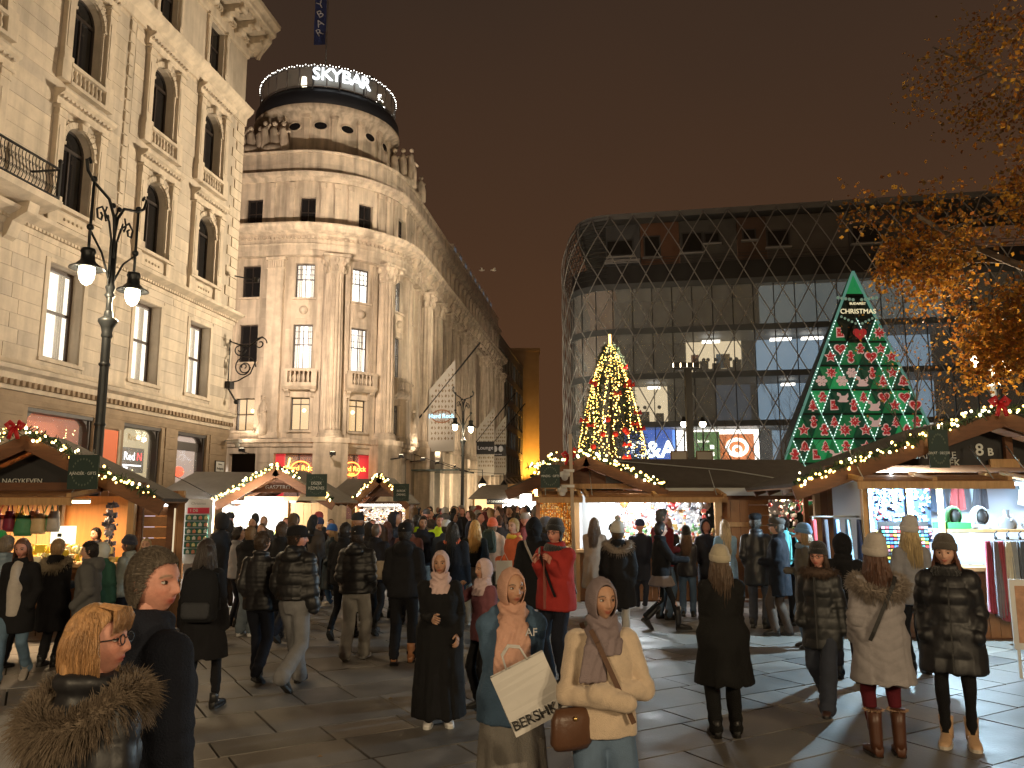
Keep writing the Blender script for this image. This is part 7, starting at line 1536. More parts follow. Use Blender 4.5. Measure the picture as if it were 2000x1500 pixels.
def stalls_left_far():
    WHITE = mat('white_panel', (.5,.53,.55), .7)
    for (ua, va, vb, u0, u1, Y, label, seed, sgn, lw) in ((548, 917, 988, 438, 662, 20.5, 'glaring white-lit stall of plates with a grey roof', 7, (617,948,'DÍSZEK','KÉZMŰVES'), 60), (745, 932, 990, 690, 803, 26.5, 'small gabled stall of white-lit ornaments before the rounded building', 8, (783,962,'BOROK','DRINKS'), 70)):
        cx = xat(ua,Y); za, ze = zat(va,Y), zat(vb,Y)+.08; hw = (xat(u1,Y)-xat(u0,Y))/2; t = thing('market_stall', label, 'stall', (cx,Y,0), 0, 'wooden market stalls'); gable_roof(t, hw, za, ze, -.5, 2.6, FELTG); gable_panel(t, hw, za, ze, -.1, ze+.28, BEAM); beam(t, (-hw*.7,-.15,ze+.3), (hw*.7,-.15,ze+.3), .06, .1, name='tie_beam')
        if seed == 7:
            lamp('counter_spill', 'POINT', (-.3,-.9,ze-.12), 260, (1,.95,.86), t, .1); x0, x1 = xat(415,Y)-cx, xat(560,Y)-cx; body(t, x0, x1, 0, 2.2, ze+.1, left=False, right=False); m = MB(); m.box(x0,x1,.9,.94,.9,ze+.1); m.build('display_wall', mat('glare_panel', (.6,.6,.58), .7), t); tube_lamp(t, x0+.1, x1-.1, .25, ze+.02, lw, (1,.97,.92), 22); point_lamp(t, (x0+.0,-.35,ze-.02), 260, (1,.98,.93), .07, 60)
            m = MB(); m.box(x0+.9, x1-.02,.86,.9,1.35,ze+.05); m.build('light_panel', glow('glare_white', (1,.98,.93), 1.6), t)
            planks_x(t, x1+.02, xat(640,Y)-cx, .05, .05, ze, .22, pine=True); planks_x(t, xat(345,Y)-cx, xat(365,Y)-cx, 0, .05, ze, .12)
            rng = random.Random(3)
            for i in range(14):
                x, z = x0+.12+.2*(i%4)+.03*rng.random(), 1.15+.2*(i//4); q = thing('painted_plate', 'painted round plate, %s in row %s of the plate display' % (('first','second','third','last')[i%4], ('one','two','three','four')[i//4]), 'plate', (cx+x,Y+.55,z), 0, 'plates in the glaring stall'); m = MB(); m.lathe([(.001,0),(.06,.0),(.085,.02),(.088,.018)], (0,0,0), 16); m.xform(Matrix.Rotation(PI/2,4,'X')); m.build('dish', mat('plate_white', (.8,.78,.72), .3), q)
                m = MB(); m.lathe([(.03,.004),(.05,.006)], (0,0,0), 12); m.xform(Matrix.Rotation(PI/2,4,'X')); m.build('painted_ring', mat('plate_ring_%d' % (i%3), ((.7,.3,.1),(.3,.4,.15),(.75,.2,.25))[i%3], .4), q)
            clutter(t, 'plate_goods', (x0,x1,-.2,.5,1.03,1.25), 70, [(.8,.5,.1),(.7,.7,.65),(.3,.5,.2),(.75,.3,.15)], (.03,.07), 2)
            # tall display of small houses
            dx = xat(388,Y-1); g = thing('display_cabinet', 'white upright board of small green gift boxes with a red header', 'display board', (dx,Y-1.0,0), R(-6)); m = MB(); m.box(-.36,.36,0,.08,.5,2.02); m.build('board', mat('camera_white', (.7,.7,.68), .4), g); m = MB(); m.box(-.26,.28,-.02,0,1.68,1.82); m.build('header', mat('header_red', (.65,.05,.08), .6), g)
            text('lettering', '1 DB', .1, WLET, g, (-.1,-.024,1.75)); text('lettering', 'Christmas', .09, mat('grey_letter', (.35,.35,.35), .6), g, (0,-.004,1.92))
            for r in range(6):
                m = MB(); m.box(-.28,.28,-.06,0,.72+.16*r,.85+.16*r); bx = m.build('gift_shelf', mat('box_green', (.03,.14,.10), .6), g)
                for k in range(4): m = MB(); m.prism([(-.22+.14*k,.74+.16*r),(-.14+.14*k,.74+.16*r),(-.14+.14*k,.8+.16*r),(-.18+.14*k,.835+.16*r),(-.22+.14*k,.8+.16*r)], -.075, -.062); m.build('gift_tag', mat('tag_%d' % ((k+r)%3), ((.7,.66,.6),(.6,.25,.15),(.65,.6,.3))[(k+r)%3], .6), bx)
            m = MB(); m.tube([(-.42,-.05,.6),(-.42,-.05,2.0)], .02, 6); m.build('light_strip', glow('strip_cool', (1,.96,.9), 6), g)
            # long grey roof behind to the left
            xa, xb = xat(275,Y), cx; zr = zat(925,Y+2); zl = zat(985,Y)+.02; m = MB(); m.add([(xa-cx,-.2,zl),(xat(443,Y)-cx,-.35,zl),(0,1.9,za),(xa+.6-cx,1.9,zr+.05)], [(0,1,2,3)]); m.add([(xa-cx,-.2,zl-.05),(xat(443,Y)-cx,-.35,zl-.05),(0,1.9,za-.05),(xa+.6-cx,1.9,zr)], [(3,2,1,0)]); m.build('side_roof', FELTG, t)
            m = MB(); m.box(xa-cx,xat(440,Y)-cx,-.4,-.34,zl-.1,zl+.0); m.build('gutter', FASC, t); m = MB(); m.tube([(xat(300,Y)-cx,1.2,zr-.1),(xat(350,Y)-cx,.6,(zr+zl)/2+.1),(xat(410,Y)-cx,.1,zl+.2)], .012, 4); m.build('cable', IRON, t)
            beam(t, (hw*-.5,-.55,ze+.1),(hw*.5,-.55,ze+.1),.1,.1,PINE,'flap_beam'); m = MB(); m.add([(x1+.4,-.1,ze+.3),(x1+1.1,-.1,ze+.3),(x1+1.2,-.9,ze+.05),(x1+.5,-.9,ze+.05)], [(0,1,2,3)]); m.build('tarp', mat('tarp_white', (.55,.55,.55), .5), t); text('lettering', 'GASZTRO PUB', .14, WLET, t, (.1,-.16,ze+.38))
        else:
            x0, x1 = -hw*.95, hw*.9; body(t, x0, x1, 0, 2, ze+.1); m = MB(); m.box(x0+.1,x1-.1,1.2,1.24,.9,ze); m.build('display_wall', mat('glare_panel', (.6,.6,.58), .7), t); tube_lamp(t, x0+.1, x1-.1, .3, ze-.02, lw, (1,.93,.82), 22); clutter(t, 'ornament_grid', (x0+.1,x1-.1,.0,.9,1.1,ze-.1), 190, [(.1,.08,.07),(.5,.4,.3),(.2,.18,.2),(.6,.3,.1)], (.02,.05), 12)
            m = MB(); m.add([(-hw*2.3,0,ze-.05),(-hw*.9,-.1,ze-.02),(0,1.8,za),(-hw*1.6,1.8,za)], [(0,1,2,3)]); m.build('side_roof', FELTG, t)
        garland(('garland framing the gable of the glaring plate stall','garland on the small gable before the rounded building')[seed-7], [(cx-hw,Y-.6,ze+.08),(cx,Y-.6,za+.1),(cx+hw*.42 if seed == 7 else cx+hw,Y-.6,(za+ze)/2+.2 if seed == 7 else ze+.1)], dens=22, r=.085, seed=seed, bs=.03); 
        if seed == 7: garland('garland end right of the plate stall sign', [(cx+hw*.7,Y-.6,ze+.42),(cx+hw,Y-.6,ze+.08)], dens=22, r=.085, seed=17, bs=.03)
        u, v, s1, s2 = sgn; hang_sign('dark green sign on the %s' % ('plate stall' if seed == 7 else 'small far gable stall'), (xat(u,Y-.9),Y-.9,zat(v,Y-.9)), .5, .55, [(s1,.05,.1),(s2,-.07,.1)])
    # far stall at the mouth of the lane
    Y = 44; x0, x1 = xat(925,Y), xat(1012,Y); z0, z1 = zat(975,Y), zat(951,Y); t = thing('market_stall', 'far grey-roofed stall with a black sign at the mouth of the street', 'stall', ((x0+x1)/2,Y,0), 0, 'wooden market stalls'); w = (x1-x0)/2
    m = MB(); m.add([(-w-.3,-.5,z0),(w+.1,-.5,z0),(w+.1,1.5,z1+.15),(-w+.4,1.5,z1+.15),(-w-.3,3.5,z0),(w+.1,3.5,z0)], [(0,1,2,3),(3,2,5,4)]); m.build('roof', FELT, t); m = MB(); m.box(-w*.4,w*.55,-.6,-.55,z0-.28,z0+.02); m.build('sign', DARKP, t); text('lettering', 'GÖLF DEVERTIMENTO', .16, WLET, t, (w*.08,-.62,z0-.13)); body(t, -w, w, 0, 3, z0, left=False, right=False)
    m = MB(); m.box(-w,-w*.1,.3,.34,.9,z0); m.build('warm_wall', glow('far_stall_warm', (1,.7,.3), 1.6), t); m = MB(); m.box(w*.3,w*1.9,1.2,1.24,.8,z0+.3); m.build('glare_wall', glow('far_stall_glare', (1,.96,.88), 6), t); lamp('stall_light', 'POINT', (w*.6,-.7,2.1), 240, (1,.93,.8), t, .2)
stalls_left_far()

# ---------------------------------------------------------------- candelabra lamps
def candelabra(x, y, label, s=1.0, rz=0.0, power=220, ztop=None):
    t = thing('street_lamp', label, 'street lamp', (x,y,0), rz, 'two-armed candelabra lamps'); GREEN = mat('lamp_iron', (.028,.032,.036), .4, metal=.4); m = MB(); H = 7.9*s
    m.lathe([(.24,0),(.24,.25),(.2,.3),(.2,.8),(.16,.9),(.13,1.2),(.095,1.3),(.078,4.6),(.078,5.1)], (0,0,0), 16); m.lathe([(.085,0),(.1,.04),(.09,.1),(.11,.2),(.17,.3),(.17,.34),(.08,.4),(.07,.5)], (0,0,5.0*s), 16); m.tube([(0,0,5.3*s),(0,0,H-1.35)], [.055,.042], 12); m.lathe([(.06,0),(.1,.05),(.06,.1),(.09,.2),(.05,.3)], (0,0,H-2.1), 12)
    for z in (4.4,3.3): m.lathe([(.09,0),(.105,.03),(.09,.06)], (0,0,z), 12); 
    m.build('post', GREEN, t)
    for sg in (-1, 1):
        m = MB(); c = 1 if sg < 0 else 1; L = .75
        m.tube([(0,0,H-2.0),(0,0,H-.9),(sg*.06,0,H-.55),(sg*.25,0,H-.28),(sg*L,0,H-.15),(sg*(L+.2),0,H-.02),(sg*(L+.26),0,H+.16),(sg*(L+.18),0,H+.22),(sg*(L+.13),0,H+.14)], .028, 7)
        m.tube([(sg*.09,0,H-1.9),(sg*.09,0,H-1.0),(sg*.2,0,H-.7),(sg*.45,0,H-.5),(sg*.6,0,H-.6),(sg*.56,0,H-.75),(sg*.45,0,H-.75),(sg*.42,0,H-.66),(sg*.48,0,H-.62)], .02, 6)
        m.tube([(sg*.3,0,H-.45),(sg*.36,0,H-.6),(sg*.3,0,H-.72),(sg*.22,0,H-.66),(sg*.25,0,H-.58)], .016, 6); m.tube([(sg*.09,0,H-1.75),(sg*.35,0,H-1.35),(sg*L,0,H-1.05)], .02, 6)
        m.ball((sg*L,0,H-.1), .06); m.tube([(sg*L,0,H-.15),(sg*L,0,H-1.0),(sg*L,0,H-1.38)], .026, 7); m.ball((sg*L,0,H-1.0), .065); m.ball((sg*.1,0,H-.35), .05); m.tube([(0,0,H-.9),(0,0,H-.5),(.05,0,H-.42),(0,0,H-.33),(-.05,0,H-.42),(0,0,H-.5)], .018, 6)
        arm = m.build('arm', GREEN, t)
        m = MB(); m.lathe([(.03,.32),(.11,.3),(.13,.24),(.11,.2),(.12,.08),(.2,0),(.29,-.05),(.3,-.07),(.2,-.03)], (sg*L,0,H-1.7), 18); m.build('lamp_shade', GREEN, arm); m = MB(); m.lathe([(.13,0),(.135,-.1),(.12,-.2),(.08,-.28),(.02,-.32),(.001,-.32)], (sg*L,0,H-1.74), 16); m.build('globe', glow('globe_lamp', (1,.84,.55), 22), arm)
        lamp('globe_light', 'POINT', (sg*L,0,H-2.2), power, (1,.76,.46), arm, .14)
    return t
candelabra(xat(183,14.4), 14.4, 'tall ornate two-armed street lamp, lit, in front of the left palace', .985, rz=R(86))
candelabra(xat(903,42), 42, 'far two-armed street lamp in the street mouth', .98, rz=R(60), power=300)
candelabra(xat(1962,22), 22, 'added two-armed street lamp glowing through the plane tree', .97, rz=R(30), power=1200)  # lamp added to light the plane leaves from behind
candelabra(7.5, -7.5, 'added unseen two-armed street lamp behind the viewer on the right', rz=R(20), power=1900)  # unseen lamp added behind the camera to light the foreground
candelabra(-6.5, -9, 'added unseen two-armed street lamp behind the viewer on the left', rz=R(-15), power=1900)  # second unseen lamp, added to light faces and paving from the front

# ---------------------------------------------------------------- added floodlights that wash the facades
def added_facade_floods():
    Y = 38; x = xat(1352,38); z = zat(722,38); t = thing('added_flood_bar', 'added bar of floodlights at the head of the black mast', 'floodlight', (x,Y,z)); m = MB(); m.box(-.7,.7,-.05,.05,0,.08); m.build('crossbar', IRON, t)  # bar added on the mast to light palace, tower and street wing
    for i, (dx, aim, pw, an) in enumerate(((-.55,(-13.5,29.5,13.5),27000,62), (-.2,(-8.5,51,17),74000,50), (.1,(-5.5,64,15),46000,50), (.4,(-2.5,88,14),84000,26))):
        m = MB(); m.box(dx-.14,dx+.14,-.1,.1,.1,.34); hd = m.build('flood_head', IRON, t); m = MB(); m.box(dx-.145,dx-.14,-.08,.08,.12,.32); m.build('flood_glass', glow('flood_face', (1,.82,.55), 10), hd)
        l = lamp('flood_beam', 'SPOT', (0,0,0), pw, (1,.83,.60), hd, .18, angle=R(an), blend=.8); l.location = (dx-.25,0,.22); l.rotation_euler = (Vector(aim)-Vector((x+dx-.25,Y,z+.22))).to_track_quat('-Z','Y').to_euler()
    P = Vector((-11.4, 34.6, 11.8)); t = thing('added_corner_flood', 'added black arm floodlight on the palace corner aimed at the rounded building', 'floodlight', tuple(P)); m = MB(); m.tube([(-1.0,0,.2),(0,0,0)], .035, 6); m.lathe([(.02,-.1),(.1,-.08),(.13,.1),(.1,.12)], (0,0,0), 12); m.build('flood_head', IRON, t)  # added on the corner to light the tower front evenly
    for aim, pw, an in (((-12.5,49,16),9000,115), ((-13.5,49,8),3500,80)):
        l = lamp('flood_beam', 'SPOT', (.0,.35,.1), pw, (1,.80,.62), t, .15, angle=R(an), blend=1); l.rotation_euler = (Vector(aim)-P-Vector((0,.35,.1))).to_track_quat('-Z','Y').to_euler()
added_facade_floods()
# ------------------------------------------------------------------ the cast, near to far
BLK = (.010,.010,.012); NAVY = (.010,.012,.020); DEN = (.075,.125,.20); CHAR = (.035,.036,.04)
P('person', 'woman with a ginger bob, glasses and a brown fur collar, foreground left', at(205,2.62), -1178, 152, dict(col=BLK, kind='shiny', bulk=.045, hem=.55, flare=.4, quilt=.12, qa=.010), (BLK,'slim'), hair=('bob',(.42,.23,.10)), arms=('pocket','pocket'), skin='rosy', head=-58, female=True, detail=2, glasses=True, fur=dict(col=(.22,.165,.115), n=4200, r=.16, z=1.445, len=.06, k=.9, drop=.09, w=.8), brow=(.25,.13,.05), nod=4)
P('person', 'grey-haired man in a dark hooded coat looking right, foreground left', at(305,3.05), -1068, 140, dict(col=NAVY, bulk=.045, hem=.62, hoodback=True), (NAVY,'straight'), hair=('short',(.13,.105,.08)), arms=('down','pocket'), skin='rosy', head=-66, detail=2, brow=(.2,.14,.09), smile=.2, build=1.08, hands=True, nod=0)
P('person', 'woman with long dark hair and a dark backpack walking away in a black coat', at(408,7.6), -1050, 176, dict(col=BLK, bulk=.025, hem=.55, flare=.9, name='coat'), (BLK,'slim'), hair=('long',(.03,.02,.016)), arms=('down','down'), legs=('walk',.75,-1), female=True, detail=0)
backpack('black and grey backpack on the long-haired woman', (xat(402,7.42),7.40), .86, 176+180-180, (.012,.013,.016), .32, .46, .16, (.045,.048,.055))
P('person', 'young man in a finely quilted black jacket and dark trousers, back turned', at(516,8.9), -1037, 170, dict(col=BLK, kind='shiny', bulk=.028, hem=.84, quilt=.055, qa=.008), (NAVY,'straight'), hair=('short',(.05,.03,.018)), arms=('down','pocket'), legs=('walk',.6,1), detail=1, head=-18)
P('person', 'man in a black cap and glossy puffer jacket with grey jeans, striding', at(583,8.55), -1020, 160, dict(col=(.009,.009,.010), kind='shiny', bulk=.055, hem=.90, quilt=.125, qa=.022, irregular=True, hoodback=True), ((.17,.17,.175),'wide','denim'), hair=('short',(.04,.025,.018)), hat=('cap',(.012,.012,.014),'front'), arms=('down','pocket'), legs=('walk',1.0,1), head=-58, skin='rosy', detail=2)
P('person', 'man in a black cap and puffer with pale grey trousers and white sneakers', at(700,10.1), -1022, 172, dict(col=(.010,.010,.011), kind='shiny', bulk=.055, hem=.88, quilt=.115, qa=.02, hoodback=True), ((.30,.285,.26),'wide'), shoes=((.62,.62,.60),'shoe'), hair=('short',(.03,.02,.015)), hat=('cap',(.012,.012,.014),'back'), arms=('pocket','pocket'), legs=('walk',.5,-1))
P('person', 'tall man all in black with a cap and tan boots, back turned', at(792,9.8), -1015, 178, dict(col=BLK, bulk=.04, hem=.84, hoodback=True), (BLK,'straight'), shoes=((.30,.13,.055),'boot'), hair=('short',(.02,.015,.012)), hat=('cap',(.010,.010,.012),'back'), arms=('down','pocket'), legs=('walk',.6,-1))
P('person', 'woman in a black abaya and pale pink headscarf, walking toward the viewer', at(862,7.2), -1072, 4, dict(col=(.008,.008,.009), bulk=.03, hem=.10, flare=.75, name='abaya', fold=.012), (BLK,'long_skirt'), shoes=((.62,.60,.60),'shoe'), hijab=dict(col=(.55,.40,.38)), arms=('hold','pocket'), skin='tan', head=-8, female=True, detail=2, collar=False, build=1.1, brow=(.03,.02,.015), hands=True)
P('person', 'girl in a mauve jacket and pink headscarf, mostly hidden', at(946,7.75), -1088, -55, dict(col=(.20,.075,.09), bulk=.025, hem=.80), (BLK,'straight'), hijab=dict(col=(.55,.42,.42)), arms=('up','down'), skin='tan', female=True, detail=2, collar=False, hands=True, brow=(.03,.02,.015))
HB = P('person', 'woman in a blue hoodie and peach headscarf carrying a white bag', at(1000,4.75), -1104, 2, dict(col=(.065,.115,.185), bulk=.04, hem=.78, flare=.15, hoodback=True, name='hoodie', inner=None), ((.24,.225,.205),'long_skirt'), hijab=dict(col=(.52,.30,.22), tail=[(.055,.055,.42),(-.05,.06,.40)]), arms=((.03,-.25,1.04),(.05,-.26,1.05)), skin='tan', head=22, female=True, detail=2, collar=False, gloves=BLK, brow=(.03,.02,.014), build=1.06, look=.3)
P('person', 'smiling young woman in a cream sweater and mauve headscarf with crossed arms', at(1172,4.25), -1122, 6, dict(col=(.60,.47,.34), kind='knit', bulk=.034, hem=.86, name='sweater', fold=.010, sleeve=.98), ((.085,.135,.21),'wide','denim'), shoes=((.55,.53,.5),'shoe'), hijab=dict(col=(.21,.165,.17), tail=[(-.085,.07,.28)]), hair=('under',(.010,.008,.007)), arms=((-.11,-.235,1.075,.235,-.07,1.10),(-.10,-.195,1.125,.235,-.05,1.11)), skin='tan', head=12, female=True, detail=2, collar=False, smile=1.0, brow=(.015,.01,.008), strap=((.09,.045,.025),1), look=.25)
P('person', 'man in a red jacket, black beanie and glasses, standing', at(1084,8.8), -1010, -40, dict(col=(.36,.035,.03), bulk=.05, hem=.80, zip=(.3,.1,.08)), (NAVY,'straight'), hair=('short',(.05,.04,.03)), hat=('beanie',(.012,.012,.014)), arms=('chest','chest'), skin='rosy', detail=2, glasses=True, head=8, gloves=None, hands=True, scarf=(.02,.02,.022), build=1.08, strap=((.010,.010,.012),1))
P('person', 'woman in a white beanie and black fur-hooded parka with a small backpack, back turned', at(1205,10.6), -1013, 178, dict(col=(.012,.012,.014), bulk=.05, hem=.62, flare=.2, quilt=.16, qa=.006), ((.5,.48,.45),'slim'), shoes=((.012,.012,.012),'heel'), hat=('pompom',(.55,.53,.48)), hair=('short',(.1,.06,.03)), arms=('pocket','pocket'), legs=('walk',.4,1), fur=dict(col=(.34,.28,.23), n=600, r=.16, z=1.47, len=.05), female=True)
P('person', 'woman in a beige belted coat with brown hair at the ornament stall', at(1160,14.0), -1010, 160, dict(col=(.33,.25,.19), bulk=.03, hem=.50, flare=.5), ((.3,.28,.26),'slim'), hair=('long',(.12,.07,.04)), arms=('hold','hold'), female=True)
P('person', 'woman in a black jacket, short grey skirt and boots walking right', at(1288,12.4), -1018, 90, dict(col=BLK, bulk=.035, hem=.88), ((.22,.18,.17),'skirt','cloth',.72,(.012,.012,.014)), shoes=((.012,.010,.010),'high'), hair=('pony',(.018,.013,.012)), arms=('reach','hold'), legs=('walk',1.0,-1), skin='fair', female=True, detail=1, glasses=True, head=10)
P('person', 'tall man with grey hair and a dark red jacket behind the skirted woman', at(1292,13.6), -993, 120, dict(col=(.16,.02,.025), bulk=.03, hem=.84), (DEN,'straight','denim'), hair=('short',(.10,.085,.07)), arms=('hold','hold'), skin='rosy', detail=1, glasses=True, head=-20)
P('person', 'small figure in a black fur hat and dark coat at the ornament counter', at(1338,13.9), -1028, 165, dict(col=(.02,.018,.02), kind='leather', bulk=.03, hem=.80), (DEN,'straight','denim'), hat=('slouch',(.012,.010,.010)), hair=('long',(.16,.09,.05)), arms=('hold','hold'), female=True)
P('person', 'woman with long straight blonde hair in a pale blue coat, back turned', at(1414,14.2), -1015, 180, dict(col=(.25,.40,.56), bulk=.03, hem=.60, flare=.3), ((.1,.1,.12),'slim'), hair=('vlong',(.62,.50,.33)), arms=('hold','down'), female=True)
P('person', 'woman in a cream beanie and long black coat, back turned, on the open paving', at(1402,6.85), -1062, 178, dict(col=(.009,.009,.009), bulk=.045, hem=.50, flare=.75, name='coat'), ((.010,.010,.010),'straight'), hat=('beanie',(.50,.44,.32)), hair=('long',(.10,.06,.035)), arms=('hold','hold'), female=True, legs='stand')
P('person', 'man in a dark beret and long dark coat by the plank door', at(1474,12.6), -998, 150, dict(col=(.02,.021,.024), kind='leather', bulk=.03, hem=.66), ((.06,.065,.08),'straight'), hat=('flat',(.010,.010,.012)), hair=('short',(.06,.05,.04)), arms=('pocket','pocket'))
P('person', 'man in a flat cap and dark coat with a green backpack, profile left', at(1516,11.9), -1006, -120, dict(col=(.012,.014,.02), bulk=.04, hem=.60), ((.09,.065,.05),'straight'), shoes=((.02,.018,.016),'shoe'), hat=('flat',(.07,.065,.06)), hair=('short',(.1,.09,.08)), arms=('hold','hold'), legs=('walk',.3,1), glasses=True, detail=1)
backpack('turquoise and lime backpack on the flat-capped man', (xat(1536,11.9),12.05), 1.02, 65, (.12,.42,.45), .32, .50, .2, (.42,.62,.08))
P('person', 'person in a navy beanie behind the green backpack', at(1528,12.9), -1008, 170, dict(col=(.012,.012,.016), bulk=.03, hem=.8), (BLK,'straight'), hat=('beanie',(.010,.012,.03)), hair=('short',(.05,.04,.03)))
P('person', 'woman in a blue beanie and mottled coat, profile left', at(1566,10.9), -1020, -100, dict(col=(.09,.08,.065), bulk=.03, hem=.55), (DEN,'straight','denim'), hat=('beanie',(.10,.20,.34)), hair=('long',(.3,.2,.1)), arms=('hold','pocket'), scarf=(.12,.2,.3), female=True, detail=1, glasses=True)
P('person', 'woman in a black beanie, glasses and black coat walking left', at(1592,7.65), -1055, -38, dict(col=(.012,.013,.014), bulk=.04, hem=.66, quilt=.11, qa=.008, kind='shiny', zip=(.05,.05,.05)), ((.02,.025,.04),'wide','denim'), shoes=((.05,.025,.02),'shoe'), hat=('beanie',(.010,.010,.012)), hair=('long',(.07,.04,.025)), arms=('pocket','down'), legs=('walk',.9,1), skin='rosy', female=True, detail=2, glasses=True, fur=dict(col=(.10,.06,.04), n=500, r=.15, z=1.46, len=.045))
P('person', 'hooded figure in black behind the glasses woman', at(1640,8.9), -1040, 170, dict(col=BLK, bulk=.045, hem=.75), ((.02,.02,.03),'straight'), hood=BLK, arms=('pocket','pocket'), legs=('walk',.6,1))
P('person', 'woman in a pale grey quilted coat with fur collar and burgundy trousers, back turned', at(1703,6.35), -1045, 172, dict(col=(.285,.265,.27), bulk=.042, hem=.60, flare=.55, quilt=.085, qa=.011, chevron=True, name='coat'), ((.085,.008,.014),'slim'), shoes=((.075,.028,.014),'high'), hat=('slouch',(.50,.45,.40)), hair=('long',(.10,.04,.02)), arms=('hold','pocket'), female=True, strap=((.010,.010,.010),1), fur=dict(col=(.34,.26,.16), n=1500, r=.175, z=1.42, len=.06, drop=.09, boots=True))
P('person', 'smiling woman in a brown beanie and black puffer coat with tan boots', at(1838,6.6), -1040, -28, dict(col=(.008,.008,.010), kind='shiny', bulk=.062, hem=.62, flare=.25, quilt=.15, qa=.015, irregular=True, hoodback=True, zip=(.05,.05,.05)), ((.007,.007,.008),'leg'), shoes=((.46,.30,.18),'boot'), hat=('beanie',(.075,.062,.05)), hair=('long',(.13,.05,.03)), arms=('pocket','pocket'), skin='fair', smile=1.0, female=True, detail=2, scarf=(.008,.008,.009), head=-6, build=1.08, legs='stand')
P('person', 'person in a white patterned hat at the bright stall, mostly hidden', at(1772,9.3), -1010, 178, dict(col=(.25,.25,.27), bulk=.03, hem=.8), (BLK,'straight'), hat=('slouch',(.55,.52,.5)), hair=('long',(.5,.38,.2)), female=True)
# left side
P('person', 'girl with long brown hair, white top and open dark coat walking toward the viewer', at(52,8.9), -1050, 8, dict(col=(.012,.012,.014), bulk=.035, hem=.60, inner=(.50,.46,.42)), ((.10,.17,.25),'straight','denim'), shoes=((.3,.27,.24),'shoe'), hair=('vlong',(.13,.06,.035)), arms=('pocket','pocket'), legs=('walk',.7,-1), skin='rosy', female=True, detail=2, nod=-10)
P('person', 'person in a pale blue puffer bending at the gift stall', at(20,9.6), -1045, 165, dict(col=(.22,.30,.38), kind='shiny', bulk=.05, hem=.85, quilt=.12, qa=.014), (BLK,'straight'), hair=('short',(.2,.16,.12)), arms=('hold','hold'))
P('person', 'person in a bright green beanie at the left edge', at(6,10.6), -1035, 170, dict(col=(.02,.03,.05), bulk=.04, hem=.8), (BLK,'straight'), hat=('beanie',(.02,.42,.10)), hair=('short',(.2,.12,.06)))
P('person', 'person with brown hair in a black coat with a fur hood at the gift stall', at(120,9.7), -1052, 172, dict(col=(.010,.010,.012), bulk=.045, hem=.50, flare=.3), (BLK,'straight'), hair=('short',(.28,.17,.08)), fur=dict(col=(.30,.24,.16), n=500, r=.17, z=1.45, len=.05), arms=('hold','hold'), female=True)
P('person', 'dark-haired boy in a grey hooded jacket, profile left', at(184,9.2), -1056, -75, dict(col=(.105,.105,.105), bulk=.045, hem=.70, hoodback=True), (DEN,'straight','denim'), hair=('short',(.02,.015,.015)), arms=('pocket','pocket'), skin='fair', detail=1, nod=-6)
P('person', 'person in a white and green hooded jacket at the gift stall', at(208,10.4), -1058, 165, dict(col=(.03,.09,.07), bulk=.04, hem=.8, hoodback=True), (BLK,'straight'), hood=(.5,.48,.4))
P('person', 'man in a striped dark beanie and pale jacket by the stall door', at(258,10.9), -1043, -95, dict(col=(.28,.31,.30), bulk=.035, hem=.82), (NAVY,'straight'), hat=('beanie',(.02,.025,.05)), hair=('short',(.1,.08,.06)), skin='rosy', detail=1)
P('person', 'woman with fair hair in front of the plank door', at(291,11.7), -1050, 10, dict(col=(.05,.05,.06), bulk=.03, hem=.8), (NAVY,'straight'), hair=('long',(.45,.33,.2)), skin='fair', female=True, detail=1)
P('person', 'stallholder in dark clothes inside the gift stall', at(192,13.4), -1030, -20, dict(col=(.012,.012,.018), bulk=.04, hem=.8), (BLK,'straight'), hair=('short',(.02,.015,.012)), skin='tan', detail=1)
P('person', 'curly-haired young man facing the plate stall', at(469,12.8), -1030, 130, dict(col=(.3,.3,.32), bulk=.03, hem=.85), (NAVY,'straight'), hair=('curly',(.018,.013,.010)), skin='tan', detail=1)
P('person', 'young man with fair cropped hair, black jacket and baggy jeans', at(492,11.9), -1027, 165, dict(col=(.012,.012,.014), bulk=.04, hem=.82, hoodback=True), ((.11,.14,.17),'wide','denim'), shoes=((.5,.5,.5),'shoe'), hair=('short',(.22,.13,.06)), arms=('pocket','hold'))
P('person', 'man with brown hair behind the puffer man, left one', at(552,11.4), -1018, 170, dict(col=(.014,.014,.016), bulk=.035, hem=.84), (NAVY,'straight'), hair=('short',(.08,.05,.03)), arms=('down','down'), legs=('walk',.9,1))
P('person', 'man with brown hair behind the puffer man, right one', at(572,12.6), -1020, 172, dict(col=(.02,.018,.016), bulk=.035, hem=.84), (BLK,'straight'), hair=('short',(.10,.06,.035)))
P('person', 'woman in a bright blue beanie and long dark quilted coat, profile left', at(650,15.5), -1022, -80, dict(col=(.02,.035,.045), kind='shiny', bulk=.045, hem=.35, flare=.3, quilt=.16, qa=.012), ((.04,.09,.18),'straight'), shoes=((.5,.48,.45),'shoe'), hat=('beanie',(.02,.14,.55)), hair=('long',(.45,.3,.16)), arms=('hold','pocket'), female=True, detail=1)
P('person', 'woman in a pale mint coat talking to the blue beanie', at(618,16.2), -1024, 70, dict(col=(.33,.45,.43), kind='shiny', bulk=.04, hem=.55, quilt=.14, qa=.01), (NAVY,'straight'), hair=('long',(.35,.22,.12)), female=True, arms=('hold','hold'), detail=1)
P('person', 'bald man in a dark jacket with a shoulder bag', at(736,12.0), -1020, 160, dict(col=(.015,.015,.02), bulk=.035, hem=.84), (BLK,'slim'), hair=('bald',(.10,.07,.05)), skin='rosy', legs=('walk',.7,1))
